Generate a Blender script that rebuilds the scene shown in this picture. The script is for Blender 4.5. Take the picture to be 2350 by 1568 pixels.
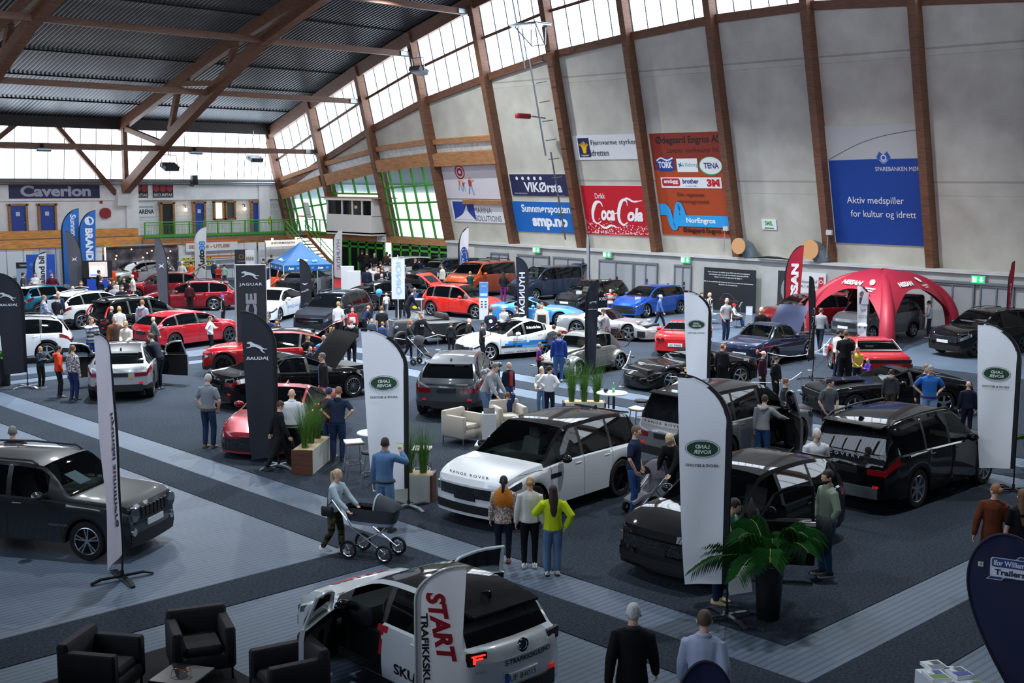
import bpy, bmesh, math, random
import numpy as np
from mathutils import Matrix, Vector, Euler
random.seed(7)
for o in list(bpy.data.objects): bpy.data.objects.remove(o)
SC = bpy.context.scene
COL = SC.collection
R = math.radians
pi = math.pi

# ---------------------------------------------------------------- camera
EYE = 6.6
PITCH, ROLL, YAW, FPX = .132885, .0041375, .800574, 2766.0
def cam_axes():
    c, s = math.cos(YAW), math.sin(YAW)
    X = np.array([s, 0, c]); Y = np.array([-c, 0, s]); Z = np.array([0, 1, 0])
    cp, sp = math.cos(PITCH), math.sin(PITCH)
    Fw = np.array([0, -sp, cp]); U = np.array([0, cp, sp]); Rr = np.array([1, 0, 0])
    cr, sr = math.cos(ROLL), math.sin(ROLL)
    M = np.array([cr*Rr+sr*U, -sr*Rr+cr*U, Fw])
    return np.array([M@X, M@Y, M@Z])
AX = cam_axes()
cam = bpy.data.objects.new('camera', bpy.data.cameras.new('camera'))
COL.objects.link(cam)
m3 = Matrix([[AX[i][0], AX[i][1], -AX[i][2]] for i in range(3)])
cam.matrix_world = Matrix.Translation((0, 0, EYE)) @ m3.to_4x4()
cam.data.sensor_width = 36; cam.data.lens = 36*FPX/2350
cam.data.clip_start = .5; cam.data.clip_end = 600
SC.camera = cam

# ---------------------------------------------------------------- exposure, sky, daylight
SC.view_settings.view_transform = 'Standard'
SC.view_settings.look = 'None'
SC.view_settings.gamma = 1
SC.view_settings.use_curve_mapping = False
SC.view_settings.exposure = 0.45
WINDOW_GLOW = 3.6
BACK_GLOW = 3.6
LEFT_FILL = 3.2  # added fill: strength of the unseen left gable panes
FRONT_GLOW = 10
LAMP_W = 1500
W = bpy.data.worlds.new('sky'); SC.world = W; W.use_nodes = True
LAMPS = [(20, 38), (26, 31), (33, 23), (30, 43), (33, 52), (40, 28), (40, 39), (42, 52), (24, 51)]
NEAR_LAMPS = [(11, 19), (19, 11), (12, 30), (31, 10)]
def high_bay(x, y, z=16.6, k=1.):
    L_ = bpy.data.lights.new('bulb', 'AREA'); L_.shape = 'DISK'; L_.size = .55; L_.energy = LAMP_W*k; L_.spread = R(155 if y > 49 else 115); L_.color = (.88, .95, 1)
    o = bpy.data.objects.new('bulb', L_); COL.objects.link(o); o.location = (x, y, z); return o
BULBS = [high_bay(*p) for p in LAMPS]+[high_bay(*p, 15.5, .22) for p in NEAR_LAMPS]
bgn = W.node_tree.nodes['Background']; bgn.inputs[0].default_value = (.80, .90, 1, 1); bgn.inputs[1].default_value = 1.6
SC.cycles.max_bounces = 6; SC.cycles.diffuse_bounces = 3; SC.cycles.glossy_bounces = 3
SC.cycles.transmission_bounces = 4; SC.cycles.transparent_max_bounces = 12
SC.cycles.sample_clamp_indirect = 4; SC.cycles.caustics_reflective = False; SC.cycles.caustics_refractive = False

def ray(px, py): return AX @ np.array([px-1175, -(py-784), FPX])
def G(px, py, z=0.0):
    w = ray(px, py); t = (z-EYE)/w[2]; return np.array([w[0]*t, w[1]*t])
def PL(px, py, p0, n):
    w = ray(px, py); e = np.array([0, 0, EYE]); n = np.array(n, float)
    return e+w*(((np.array(p0, float)-e)@n)/(w@n))
def HT(px, yf, yt):
    g = G(px, yf); w = ray(px, yt); return EYE+w[2]*np.hypot(*g)/math.hypot(w[0], w[1])
def facing(g, a): # heading whose forward looks at the viewer, turned by a degrees
    return math.atan2(-g[1], -g[0])+R(a)

def lin(c):
    if isinstance(c, str): c = [int(c[i:i+2], 16) for i in (0, 2, 4)]
    return tuple(((v/255)/12.92 if v/255 <= .04045 else ((v/255+.055)/1.055)**2.4) for v in c)
MC = {}
def pm(c, rough=.6, metal=0., coat=0., emit=0., alpha=1., trans=0., noise=0., nscale=8., bump=0., spec=.5, kind=None):
    key = (c, rough, metal, coat, emit, alpha, trans, noise, nscale, bump, spec, kind)
    if key in MC: return MC[key]
    m = bpy.data.materials.new('mat_%03d' % len(MC)); m.use_nodes = True
    nt = m.node_tree; b = nt.nodes['Principled BSDF']; rgb = lin(c)+(1,)
    b.inputs['Base Color'].default_value = rgb; b.inputs['Roughness'].default_value = rough
    b.inputs['Metallic'].default_value = metal; b.inputs['Coat Weight'].default_value = coat
    b.inputs['Coat Roughness'].default_value = .04; b.inputs['Alpha'].default_value = alpha
    b.inputs['Specular IOR Level'].default_value = spec
    if emit: b.inputs['Emission Color'].default_value = rgb; b.inputs['Emission Strength'].default_value = emit
    if noise or bump:
        tc = nt.nodes.new('ShaderNodeTexCoord'); n = nt.nodes.new('ShaderNodeTexNoise')
        n.inputs['Scale'].default_value = nscale; n.inputs['Detail'].default_value = 5
        nt.links.new(tc.outputs['Object'], n.inputs['Vector'])
        if noise:
            mx = nt.nodes.new('ShaderNodeMix'); mx.data_type = 'RGBA'; mx.blend_type = 'MULTIPLY'
            rp = nt.nodes.new('ShaderNodeMapRange'); rp.inputs[1].default_value = .3; rp.inputs[2].default_value = .7
            rp.inputs[3].default_value = 1-noise; rp.inputs[4].default_value = 1+noise*.6
            nt.links.new(n.outputs['Fac'], rp.inputs[0]); mx.inputs[0].default_value = 1
            mx.inputs[6].default_value = rgb; nt.links.new(rp.outputs[0], mx.inputs[7])
            nt.links.new(mx.outputs[2], b.inputs['Base Color'])
        if bump:
            bp = nt.nodes.new('ShaderNodeBump'); bp.inputs['Strength'].default_value = bump; bp.inputs['Distance'].default_value = .02
            nt.links.new(n.outputs['Fac'], bp.inputs['Height']); nt.links.new(bp.outputs[0], b.inputs['Normal'])
    if trans:   # thin cloth: part of the light goes through
        t = nt.nodes.new('ShaderNodeBsdfTranslucent'); t.inputs[0].default_value = rgb
        mix = nt.nodes.new('ShaderNodeMixShader'); mix.inputs[0].default_value = trans
        nt.links.new(b.outputs[0], mix.inputs[1]); nt.links.new(t.outputs[0], mix.inputs[2])
        nt.links.new(mix.outputs[0], nt.nodes['Material Output'].inputs[0])
    if kind: MATKIND[kind](nt, b, rgb)
    MC[key] = m
    return m
def _texn(nt, typ, src='Object', scale=None):
    tc = nt.nodes.new('ShaderNodeTexCoord'); mp = nt.nodes.new('ShaderNodeMapping'); n = nt.nodes.new(typ)
    nt.links.new(tc.outputs[src], mp.inputs[0]); nt.links.new(mp.outputs[0], n.inputs['Vector'])
    if scale: mp.inputs['Scale'].default_value = scale
    return n, mp
def _ramp(nt, fac, stops, to):
    r = nt.nodes.new('ShaderNodeValToRGB'); r.color_ramp.interpolation = 'LINEAR'
    while len(r.color_ramp.elements) < len(stops): r.color_ramp.elements.new(.5)
    for e, (p, c) in zip(r.color_ramp.elements, stops): e.position = p; e.color = tuple(c)+(1,)
    nt.links.new(fac, r.inputs[0]); nt.links.new(r.outputs[0], to); return r
def k_wood(nt, b, rgb):
    n, mp = _texn(nt, 'ShaderNodeTexNoise', scale=(1.2, 1.2, 14)); n.inputs['Scale'].default_value = 1.6; n.inputs['Detail'].default_value = 6
    d = [v*.62 for v in rgb[:3]]; l = [min(1, v*1.3) for v in rgb[:3]]
    _ramp(nt, n.outputs['Fac'], [(.32, d), (.5, rgb[:3]), (.7, l)], b.inputs['Base Color'])
def k_woodh(nt, b, rgb):
    n, mp = _texn(nt, 'ShaderNodeTexNoise', scale=(1, 1, 9)); n.inputs['Scale'].default_value = 2; n.inputs['Detail'].default_value = 7
    d = [v*.65 for v in rgb[:3]]; l = [min(1, v*1.3) for v in rgb[:3]]
    _ramp(nt, n.outputs['Fac'], [(.32, d), (.5, rgb[:3]), (.7, l)], b.inputs['Base Color'])
def k_ribs(nt, b, rgb):   # ribbed plastic floor tiles
    n, mp = _texn(nt, 'ShaderNodeTexWave', scale=(1, 1, 1)); n.bands_direction = 'Y'; n.inputs['Scale'].default_value = 2.6
    n.inputs['Distortion'].default_value = .15
    d = [v*.60 for v in rgb[:3]]
    r = _ramp(nt, n.outputs['Fac'], [(.0, d), (.28, rgb[:3]), (1., [v*1.06 for v in rgb[:3]])], b.inputs['Base Color'])
    t, mp2 = _texn(nt, 'ShaderNodeTexNoise'); t.inputs['Scale'].default_value = .35; t.inputs['Detail'].default_value = 6
    mx = nt.nodes.new('ShaderNodeMix'); mx.data_type = 'RGBA'; mx.blend_type = 'MULTIPLY'; mx.inputs[0].default_value = .5
    nt.links.new(r.outputs[0], mx.inputs[6]); nt.links.new(t.outputs['Fac'], mx.inputs[7])
    br, mp3 = _texn(nt, 'ShaderNodeTexBrick'); br.inputs['Scale'].default_value = 1; br.offset = 0
    br.inputs['Color1'].default_value = (1, 1, 1, 1); br.inputs['Color2'].default_value = (.93, .93, .93, 1); br.inputs['Mortar'].default_value = (.75, .75, .75, 1)
    br.inputs['Mortar Size'].default_value = .008; br.inputs['Brick Width'].default_value = .9; br.inputs['Row Height'].default_value = .9
    m2 = nt.nodes.new('ShaderNodeMix'); m2.data_type = 'RGBA'; m2.blend_type = 'MULTIPLY'; m2.inputs[0].default_value = 1
    nt.links.new(mx.outputs[2], m2.inputs[6]); nt.links.new(br.outputs[0], m2.inputs[7]); nt.links.new(m2.outputs[2], b.inputs['Base Color'])
def k_carpet(nt, b, rgb):
    n, mp = _texn(nt, 'ShaderNodeTexNoise'); n.inputs['Scale'].default_value = 22; n.inputs['Detail'].default_value = 3
    r = _ramp(nt, n.outputs['Fac'], [(.3, [v*.55 for v in rgb[:3]]), (.7, [v*1.45 for v in rgb[:3]])], b.inputs['Base Color'])
    t, mp2 = _texn(nt, 'ShaderNodeTexNoise'); t.inputs['Scale'].default_value = .5; t.inputs['Detail'].default_value = 5
    mx = nt.nodes.new('ShaderNodeMix'); mx.data_type = 'RGBA'; mx.blend_type = 'MULTIPLY'; mx.inputs[0].default_value = .45
    nt.links.new(r.outputs[0], mx.inputs[6]); nt.links.new(t.outputs['Fac'], mx.inputs[7]); nt.links.new(mx.outputs[2], b.inputs['Base Color'])
def _brick(w, h, ms, dark):
    def k(nt, b, rgb):
        n, mp = _texn(nt, 'ShaderNodeTexBrick'); mp.inputs['Rotation'].default_value = (R(90), 0, 0) if w > 0 else (R(90), R(0), R(90))
        n.inputs['Scale'].default_value = 1; n.inputs['Brick Width'].default_value = abs(w); n.inputs['Row Height'].default_value = h
        n.inputs['Mortar Size'].default_value = ms
        n.inputs['Color1'].default_value = rgb; n.inputs['Color2'].default_value = tuple(v*.92 for v in rgb[:3])+(1,)
        n.inputs['Mortar'].default_value = tuple(v*dark for v in rgb[:3])+(1,)
        t, mp2 = _texn(nt, 'ShaderNodeTexNoise'); t.inputs['Scale'].default_value = .8; t.inputs['Detail'].default_value = 8
        mx = nt.nodes.new('ShaderNodeMix'); mx.data_type = 'RGBA'; mx.blend_type = 'OVERLAY'; mx.inputs[0].default_value = .35
        nt.links.new(n.outputs[0], mx.inputs[6]); nt.links.new(t.outputs['Fac'], mx.inputs[7]); nt.links.new(mx.outputs[2], b.inputs['Base Color'])
    return k
def k_stripes(nt, b, rgb):   # horizontal knitted stripes
    n, mp = _texn(nt, 'ShaderNodeTexWave'); n.bands_direction = 'Z'; n.inputs['Scale'].default_value = 2.2
    _ramp(nt, n.outputs['Fac'], [(.45, rgb[:3]), (.55, lin('b9b7ac'))], b.inputs['Base Color'])
def k_vstripes(nt, b, rgb):
    n, mp = _texn(nt, 'ShaderNodeTexWave'); n.bands_direction = 'Y'; n.inputs['Scale'].default_value = 3
    _ramp(nt, n.outputs['Fac'], [(.45, rgb[:3]), (.55, lin('d8d4cc'))], b.inputs['Base Color'])
def k_barca(nt, b, rgb):
    n, mp = _texn(nt, 'ShaderNodeTexWave'); n.bands_direction = 'Y'; n.inputs['Scale'].default_value = 3
    _ramp(nt, n.outputs['Fac'], [(.45, lin('a01830')), (.55, lin('1c3c8c'))], b.inputs['Base Color'])
def k_multi(nt, b, rgb):
    n, mp = _texn(nt, 'ShaderNodeTexWave'); n.bands_direction = 'Z'; n.inputs['Scale'].default_value = 1.3
    _ramp(nt, n.outputs['Fac'], [(.2, lin('b03a2c')), (.4, lin('e8d49a')), (.6, lin('2c5a9c')), (.8, lin('e0d8c8'))], b.inputs['Base Color'])
def k_camo(nt, b, rgb):
    n, mp = _texn(nt, 'ShaderNodeTexNoise', scale=(1, 1, 1.8)); n.inputs['Scale'].default_value = 5
    r = _ramp(nt, n.outputs['Fac'], [(.4, lin('23251d')), (.47, lin('4a4a32')), (.55, lin('6b6545')), (.62, lin('2c2e22'))], b.inputs['Base Color'])
    r.color_ramp.interpolation = 'CONSTANT'
def k_pattern(nt, b, rgb):
    n, mp = _texn(nt, 'ShaderNodeTexVoronoi'); n.inputs['Scale'].default_value = 26
    _ramp(nt, n.outputs['Distance'], [(.2, lin('e9ded2')), (.6, rgb[:3])], b.inputs['Base Color'])
def k_gmesh(nt, b, rgb):   # open mesh of a radiator grille
    n, mp = _texn(nt, 'ShaderNodeTexVoronoi', scale=(1, 1, 1.5)); n.feature = 'DISTANCE_TO_EDGE'; n.inputs['Scale'].default_value = 24
    _ramp(nt, n.outputs['Distance'], [(.05, lin('4a5056')), (.11, lin('090a0b'))], b.inputs['Base Color'])
MATKIND = dict(gmesh=k_gmesh, wood=k_wood, woodh=k_woodh, ribs=k_ribs, carpet=k_carpet, block=_brick(.6, .25, .012, .72), blocky=_brick(-.6, .25, .012, .72),
               panel=_brick(-12, 1.42, .012, .66), stripes=k_stripes, vstripes=k_vstripes, barca=k_barca, multi=k_multi, camo=k_camo, pattern=k_pattern)
def glassm(tint='0a0d10', see=.3):
    key = ('glass', tint, see)
    if key in MC: return MC[key]
    m = bpy.data.materials.new('glass_%d' % len(MC)); m.use_nodes = True; nt = m.node_tree
    b = nt.nodes['Principled BSDF']; b.inputs['Base Color'].default_value = lin(tint)+(1,); b.inputs['Roughness'].default_value = .02
    b.inputs['Specular IOR Level'].default_value = .6
    t = nt.nodes.new('ShaderNodeBsdfTransparent'); t.inputs[0].default_value = (.80, .90, .88, 1)
    mix = nt.nodes.new('ShaderNodeMixShader'); fr = nt.nodes.new('ShaderNodeFresnel'); fr.inputs[0].default_value = 1.5
    mr = nt.nodes.new('ShaderNodeMapRange'); mr.inputs[1].default_value = 0.04; mr.inputs[2].default_value = .6
    mr.inputs[3].default_value = see; mr.inputs[4].default_value = 0
    nt.links.new(fr.outputs[0], mr.inputs[0]); nt.links.new(mr.outputs[0], mix.inputs[0])
    nt.links.new(b.outputs[0], mix.inputs[1]); nt.links.new(t.outputs[0], mix.inputs[2])
    nt.links.new(mix.outputs[0], nt.nodes['Material Output'].inputs[0])
    MC[key] = m; return m
BLACK = pm('0b0c0e', .5); RUBBER = pm('101114', .75); CHROME = pm('d8dadc', .12, 1.); STEEL = pm('8f969c', .35, .9); WHITE = pm('e9eaec', .5)
PLASTIC = pm('15171a', .55); DARKIN = pm('17181a', .8)

class MB:
    def __init__(s): s.v = []; s.f = []; s.m = []
    def add(s, vs, fs, mi=0):
        o = len(s.v); s.v += [tuple(map(float, p)) for p in vs]; s.f += [tuple(i+o for i in f) for f in fs]; s.m += [mi]*len(fs); return s
    def quad(s, a, b, c, d, mi=0): return s.add([a, b, c, d], [(0, 1, 2, 3)], mi)
    def box(s, c, d, mi=0, M=None):
        x, y, z = d[0]/2, d[1]/2, d[2]/2
        vs = [(-x, -y, -z), (x, -y, -z), (x, y, -z), (-x, y, -z), (-x, -y, z), (x, -y, z), (x, y, z), (-x, y, z)]
        if M is not None: vs = [M @ Vector(p) for p in vs]
        return s.add([(p[0]+c[0], p[1]+c[1], p[2]+c[2]) for p in vs], [(0, 3, 2, 1), (4, 5, 6, 7), (0, 1, 5, 4), (1, 2, 6, 5), (2, 3, 7, 6), (3, 0, 4, 7)], mi)
    def bbox(s, c, d, r=.03, mi=0):   # box with chamfered vertical and top edges
        x, y, z = d[0]/2, d[1]/2, d[2]/2
        def ring(k, zz): return [(-x+k, -y+r, zz), (-x+r, -y+k, zz), (x-r, -y+k, zz), (x-k, -y+r, zz), (x-k, y-r, zz), (x-r, y-k, zz), (-x+r, y-k, zz), (-x+k, y-r, zz)]
        rows = [ring(r*.6, -z), ring(0, -z+r), ring(0, z-r), ring(r*.7, z)]
        s.rings([[(p[0]+c[0], p[1]+c[1], p[2]+c[2]) for p in q] for q in rows], mi, True); return s
    def rings(s, rows, mi=0, caps=True, closed=True):
        n = len(rows[0]); o = len(s.v)
        for r_ in rows: s.v += [tuple(map(float, p)) for p in r_]
        for i in range(len(rows)-1):
            for j in range(n if closed else n-1):
                k = (j+1) % n
                s.f.append((o+i*n+j, o+i*n+k, o+(i+1)*n+k, o+(i+1)*n+j)); s.m.append(mi)
        if caps and closed:
            s.f.append(tuple(o+j for j in reversed(range(n)))); s.m.append(mi)
            e = o+(len(rows)-1)*n; s.f.append(tuple(e+j for j in range(n))); s.m.append(mi)
        return s
    def tube(s, pts, r, n=8, mi=0, caps=True, flat=1.0):
        pts = [Vector(p) for p in pts]; rs = r if isinstance(r, (list, tuple)) else [r]*len(pts)
        rows = []; up = None
        for i, p in enumerate(pts):
            d = (pts[min(i+1, len(pts)-1)]-pts[max(i-1, 0)]).normalized()
            if up is None: up = Vector((0, 0, 1)) if abs(d.z) < .9 else Vector((1, 0, 0))
            a = d.cross(up)
            if a.length < 1e-4: a = d.orthogonal()
            a.normalize(); b = a.cross(d).normalized(); up = b
            rows.append([p+(a*math.cos(2*pi*k/n)+b*math.sin(2*pi*k/n)*flat)*rs[i] for k in range(n)])
        return s.rings(rows, mi, caps)
    def lathe(s, prof, n=24, axis='z', c=(0, 0, 0), mi=0, caps=False):
        rows = []
        for r_, h in prof:
            row = []
            for k in range(n):
                a = 2*pi*k/n; x, y = r_*math.cos(a), r_*math.sin(a)
                q = {'z': (x, y, h), 'y': (x, h, -y), 'x': (h, x, y)}[axis]
                row.append((q[0]+c[0], q[1]+c[1], q[2]+c[2]))
            rows.append(row)
        return s.rings(rows, mi, caps)
    def prism(s, poly, h0, h1, mi=0, axis='z'):
        def q(p, h): return {'z': (p[0], p[1], h), 'y': (p[0], h, p[1]), 'x': (h, p[0], p[1])}[axis]
        return s.rings([[q(p, h0) for p in poly], [q(p, h1) for p in poly]], mi, True)
    def grid(s, P, mi=0, flip=False):
        n = len(P[0]); o = len(s.v)
        for r_ in P: s.v += [tuple(map(float, p)) for p in r_]
        for i in range(len(P)-1):
            for j in range(n-1):
                f = (o+i*n+j, o+i*n+j+1, o+(i+1)*n+j+1, o+(i+1)*n+j)
                s.f.append(f[::-1] if flip else f); s.m.append(mi)
        return s
    def ball(s, c, r, n=12, m=8, mi=0):
        r = (r, r, r) if isinstance(r, (int, float)) else r
        rows = [[(c[0]+r[0]*math.sin(pi*i/m)*math.cos(2*pi*k/n), c[1]+r[1]*math.sin(pi*i/m)*math.sin(2*pi*k/n), c[2]-r[2]*math.cos(pi*i/m)) for k in range(n)] for i in range(m+1)]
        return s.rings(rows, mi, False)
    def mesh(s, mats, smooth=True, ang=38):
        me = bpy.data.meshes.new('m'); me.from_pydata(s.v, [], s.f)
        for m_ in mats: me.materials.append(m_)
        if len(mats) > 1: me.polygons.foreach_set('material_index', s.m)
        if smooth and len(me.polygons):
            me.shade_smooth(); me.set_sharp_from_angle(angle=R(ang))
        me.update(); return me
    def build(s, name, mats, parent=None, loc=(0, 0, 0), rz=0, smooth=True, ang=38):
        if not isinstance(mats, (list, tuple)): mats = [mats]
        return link(name, s.mesh(mats, smooth, ang), parent, loc, rz)
def link(name, me, parent=None, loc=(0, 0, 0), rz=0):
    o = bpy.data.objects.new(name, me); COL.objects.link(o); o.location = loc; o.rotation_euler = (0, 0, rz)
    if parent is not None: o.parent = parent
    return o
def tag(o, label, cat, group=None, kind=None):
    if label: o['label'] = label
    if cat: o['category'] = cat
    if group: o['group'] = group
    if kind: o['kind'] = kind
    return o
def thing(name, label, cat, loc=(0, 0, 0), rz=0, group=None):
    return tag(link(name, None, None, loc, rz), label, cat, group)
def struct(name, mb, mats, parent=None, smooth=False, **k):
    o = mb.build(name, mats, parent, smooth=smooth, **k)
    if parent is None: o['kind'] = 'structure'
    return o
TXT = {}
def text_geo(body, size=1., bold=0., shear=0., space=1., align='CENTER'):
    key = (body, bold, shear, space, align)
    if key not in TXT:
        cu = bpy.data.curves.new('t', 'FONT'); cu.body = body; cu.size = 1; cu.align_x = align; cu.align_y = 'CENTER'
        cu.offset = bold; cu.shear = shear; cu.space_character = space; cu.resolution_u = 3
        o = bpy.data.objects.new('t', cu); COL.objects.link(o); bpy.context.view_layer.update()
        me = bpy.data.meshes.new_from_object(o.evaluated_get(bpy.context.evaluated_depsgraph_get()))
        TXT[key] = ([tuple(v.co) for v in me.vertices], [tuple(p.vertices) for p in me.polygons])
        bpy.data.objects.remove(o); bpy.data.curves.remove(cu); bpy.data.meshes.remove(me)
    v, f = TXT[key]
    return [(a*size, b*size) for a, b, c in v], f
def text_fit(body, w, h, **k):   # text scaled to a given width and letter height
    v, f = text_geo(body, 1., **k)
    xs = [p[0] for p in v]; ys = [p[1] for p in v]
    cx, cy = (max(xs)+min(xs))/2, (max(ys)+min(ys))/2; sx = w/(max(xs)-min(xs)); sy = h/(max(ys)-min(ys))
    return [((p[0]-cx)*sx, (p[1]-cy)*sy) for p in v], f
def ell(rx, ry, n=28, cx=0, cy=0): return [(cx+rx*math.cos(2*pi*k/n), cy+ry*math.sin(2*pi*k/n)) for k in range(n)]
def rrect(w, h, r, cx=0, cy=0, n=5):
    out = []
    for sx, sy, a0 in ((1, 1, 0), (-1, 1, 90), (-1, -1, 180), (1, -1, 270)):
        for k in range(n+1):
            a = R(a0+90*k/n); out.append((cx+sx*(w/2-r)+r*math.cos(a), cy+sy*(h/2-r)+r*math.sin(a)))
    return out
def rect(w, h, cx=0, cy=0): return [(cx-w/2, cy-h/2), (cx+w/2, cy-h/2), (cx+w/2, cy+h/2), (cx-w/2, cy+h/2)]
class Art:
    """Flat printed artwork: layers of polygons and lettering lifted a millimetre apart; colours per layer."""
    def __init__(s): s.mb = MB(); s.mats = []; s.n = 0
    def _mi(s, col):
        m = col if not isinstance(col, str) else pm(col, .55)
        if m not in s.mats: s.mats.append(m)
        return s.mats.index(m)
    def poly(s, pts, col, up=True):
        if up: s.n += 1
        s.mb.add([(p[0], p[1], .002*s.n) for p in pts], [tuple(range(len(pts)))], s._mi(col)); return s
    def text(s, body, x, y, w, h, col, rot=0, mirror=False, **k):
        s.n += 1; v, f = text_fit(body, w, h, **k); c, sn = math.cos(R(rot)), math.sin(R(rot)); q = -1 if mirror else 1
        s.mb.add([(x+q*(a*c-b*sn), y+a*sn+b*c, .002*s.n) for a, b in v], [t[::-1] for t in f] if mirror else f, s._mi(col)); return s
    def stroke(s, pts, w, col, n=10):   # brush stroke along a polyline, widths per point
        s.n += 1; ws = w if isinstance(w, (list, tuple)) else [w]*len(pts)
        P = []
        for i in range(len(pts)):
            a = Vector(pts[max(i-1, 0)]); b = Vector(pts[min(i+1, len(pts)-1)]); d = (b-a).normalized(); q = Vector((-d.y, d.x))*ws[i]/2
            P.append((Vector(pts[i])+q, Vector(pts[i])-q))
        for i in range(len(P)-1):
            s.mb.add([(t[0], t[1], .002*s.n) for t in (P[i][1], P[i+1][1], P[i+1][0], P[i][0])], [(0, 1, 2, 3)], s._mi(col))
        return s
def smooth_path(pts, n=8):
    out = []; P = [Vector(p) for p in pts]
    for i in range(len(P)-1):
        p0, p1, p2, p3 = P[max(i-1, 0)], P[i], P[i+1], P[min(i+2, len(P)-1)]
        for k in range(n):
            t = k/n; out.append(.5*((2*p1)+(p2-p0)*t+(2*p0-5*p1+4*p2-p3)*t*t+(3*p1-p0-3*p2+p3)*t**3))
    out.append(P[-1]); return out
CAT = [(-1., -.05), (-.86, .0), (-.66, -.02), (-.5, .06), (-.3, .2), (0, .3), (.3, .36), (.52, .46), (.7, .48), (.92, .40), (1., .3), (.9, .22), (.78, .26), (.66, .2), (.62, .06), (.8, -.06),
       (.98, -.12), (.96, -.18), (.7, -.12), (.5, .02), (.2, .06), (-.1, -.02), (-.3, -.1), (-.36, -.24), (-.52, -.36), (-.72, -.44), (-.78, -.38), (-.6, -.28), (-.5, -.14), (-.62, -.1), (-.82, -.1)]
def cat_poly(w, cx, cy, mirror=False): return [(cx+(-1 if mirror else 1)*p[0]*w/2, cy+p[1]*w/2) for p in CAT]
T14 = math.tan(R(14)); C14 = math.cos(R(14)); S14 = math.sin(R(14))
XW = 51.48; YB = 78.0; XL = 51.25
def rw(y, z, off=0.): return (XW+off-(z-2.75)*T14, y, z)
RAKE = [(-16, 9.5), (-7.4, 12.2), (-1.8, 13.9), (3.5, 15.4), (10, 17.0), (16, 18.2), (24, 19.2), (32, 19.6), (40, 19.2), (48, 18.2), (54, 17.0), (60.5, 15.4), (65.8, 13.9), (71.4, 12.2), (78.6, 9.95)]
def rake(y): return float(np.interp(y, [a for a, b in RAKE], [b for a, b in RAKE]))
SILL = [(-14, 6.2), (-7.5, 8.1), (-1, 10), (5, 11.6), (11, 12.7), (16.5, 13.6), (22, 14.1), (31, 14.6), (36.5, 14.5), (42, 14.1), (47.5, 13.6), (53.2, 12.7), (59.2, 11.6), (65.3, 10.0), (71.5, 8.05), (77.6, 5.95)]
def sill(y): return float(np.interp(y, [a for a, b in SILL], [b for a, b in SILL]))
COLY = [-13.6, -7.6, -1.5, 4.4, 9.9, 15.2, 20.6, 25.97, 31.2, 36.56, 41.97, 47.5, 53.2, 59.25, 65.3, 71.5, 77.6]
WOOD = pm('6e4832', .55, kind='wood'); WOODH = pm('a57449', .5, kind='woodh'); WOODD = pm('5d3d2c', .6, kind='wood'); BENCH = pm('d8964e', .45, kind='woodh')
FLOORM = pm('647488', .55, kind='ribs', spec=.35)
CARP = pm('363e49', .95, kind='carpet', spec=.1); CARPM = pm('505966', .95, kind='carpet', spec=.15)
GREEN = pm('3f9a2a', .45); WALLP = pm('c3bfb3', .7, kind='panel'); BLOCK = pm('e6e6e4', .8, kind='block'); BLOCKY = pm('cbcbc8', .8, kind='blocky'); PLASTER = pm('ececec', .8, noise=.08, nscale=1.5)
PANE = pm('e9f4ff', .5, emit=WINDOW_GLOW); PANEB = pm('f0f6ff', .5, emit=BACK_GLOW); PANE_FILL = pm('dceaff', .5, emit=LEFT_FILL); PANEF = pm('dceaff', .5, emit=FRONT_GLOW)
MULL = pm('56636e', .4, .6)

struct('floor', MB().box((18.6, 31, -.112), (80, 95, .2)), FLOORM)
def carpet(x0, x1, y0, y1, label, m=CARP, group=None, t=0.):
    o = MB().box(((x0+x1)/2, (y0+y1)/2, t-.006), (x1-x0, y1-y0, .012)).build('carpet', m, smooth=False)
    tag(o, label, 'carpet', group)
carpet(14.37, 25.7, 9.15, 38.85, 'big dark grey carpet under the pale sofas and the off-road cars')
carpet(12.45, 13.44, 7.2, 42, 'long dark carpet strip running under the pram wheels')
carpet(13.44, 28.7, 7.2, 8.22, 'dark carpet strip in front of the palm tub and the navy teardrop banner')
carpet(-4, 12.44, 16.05, 17.1, 'dark carpet strip crossing the floor below the white flag by the dark jeep')
carpet(26.7, 27.75, 8.22, 39.6, 'narrow dark carpet strip between the two pale aisle lines by the round bar table')
carpet(14.4, 27.75, 39.6, 40.5, 'narrow dark carpet strip behind the silver car with open doors')
carpet(28.7, 40.5, -8, 42, 'wide dark carpet under the classic cars')
carpet(-4, 49.0, 42, 70.0, 'mid grey carpet under the rows of cars near the benches', CARPM, None, -.006)
carpet(1.2, 8.2, 10.2, 15.2, 'black square rug under the dark lounge chairs', pm('15171b', .95, kind='carpet'))
RED = MB().box((46.3, 63.6, -.003), (5, 6, .006)).build('carpet', pm('c01f2c', .9, noise=.1), smooth=False)
tag(RED, 'bright red carpet beside the blue canopy tent', 'carpet')

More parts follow.
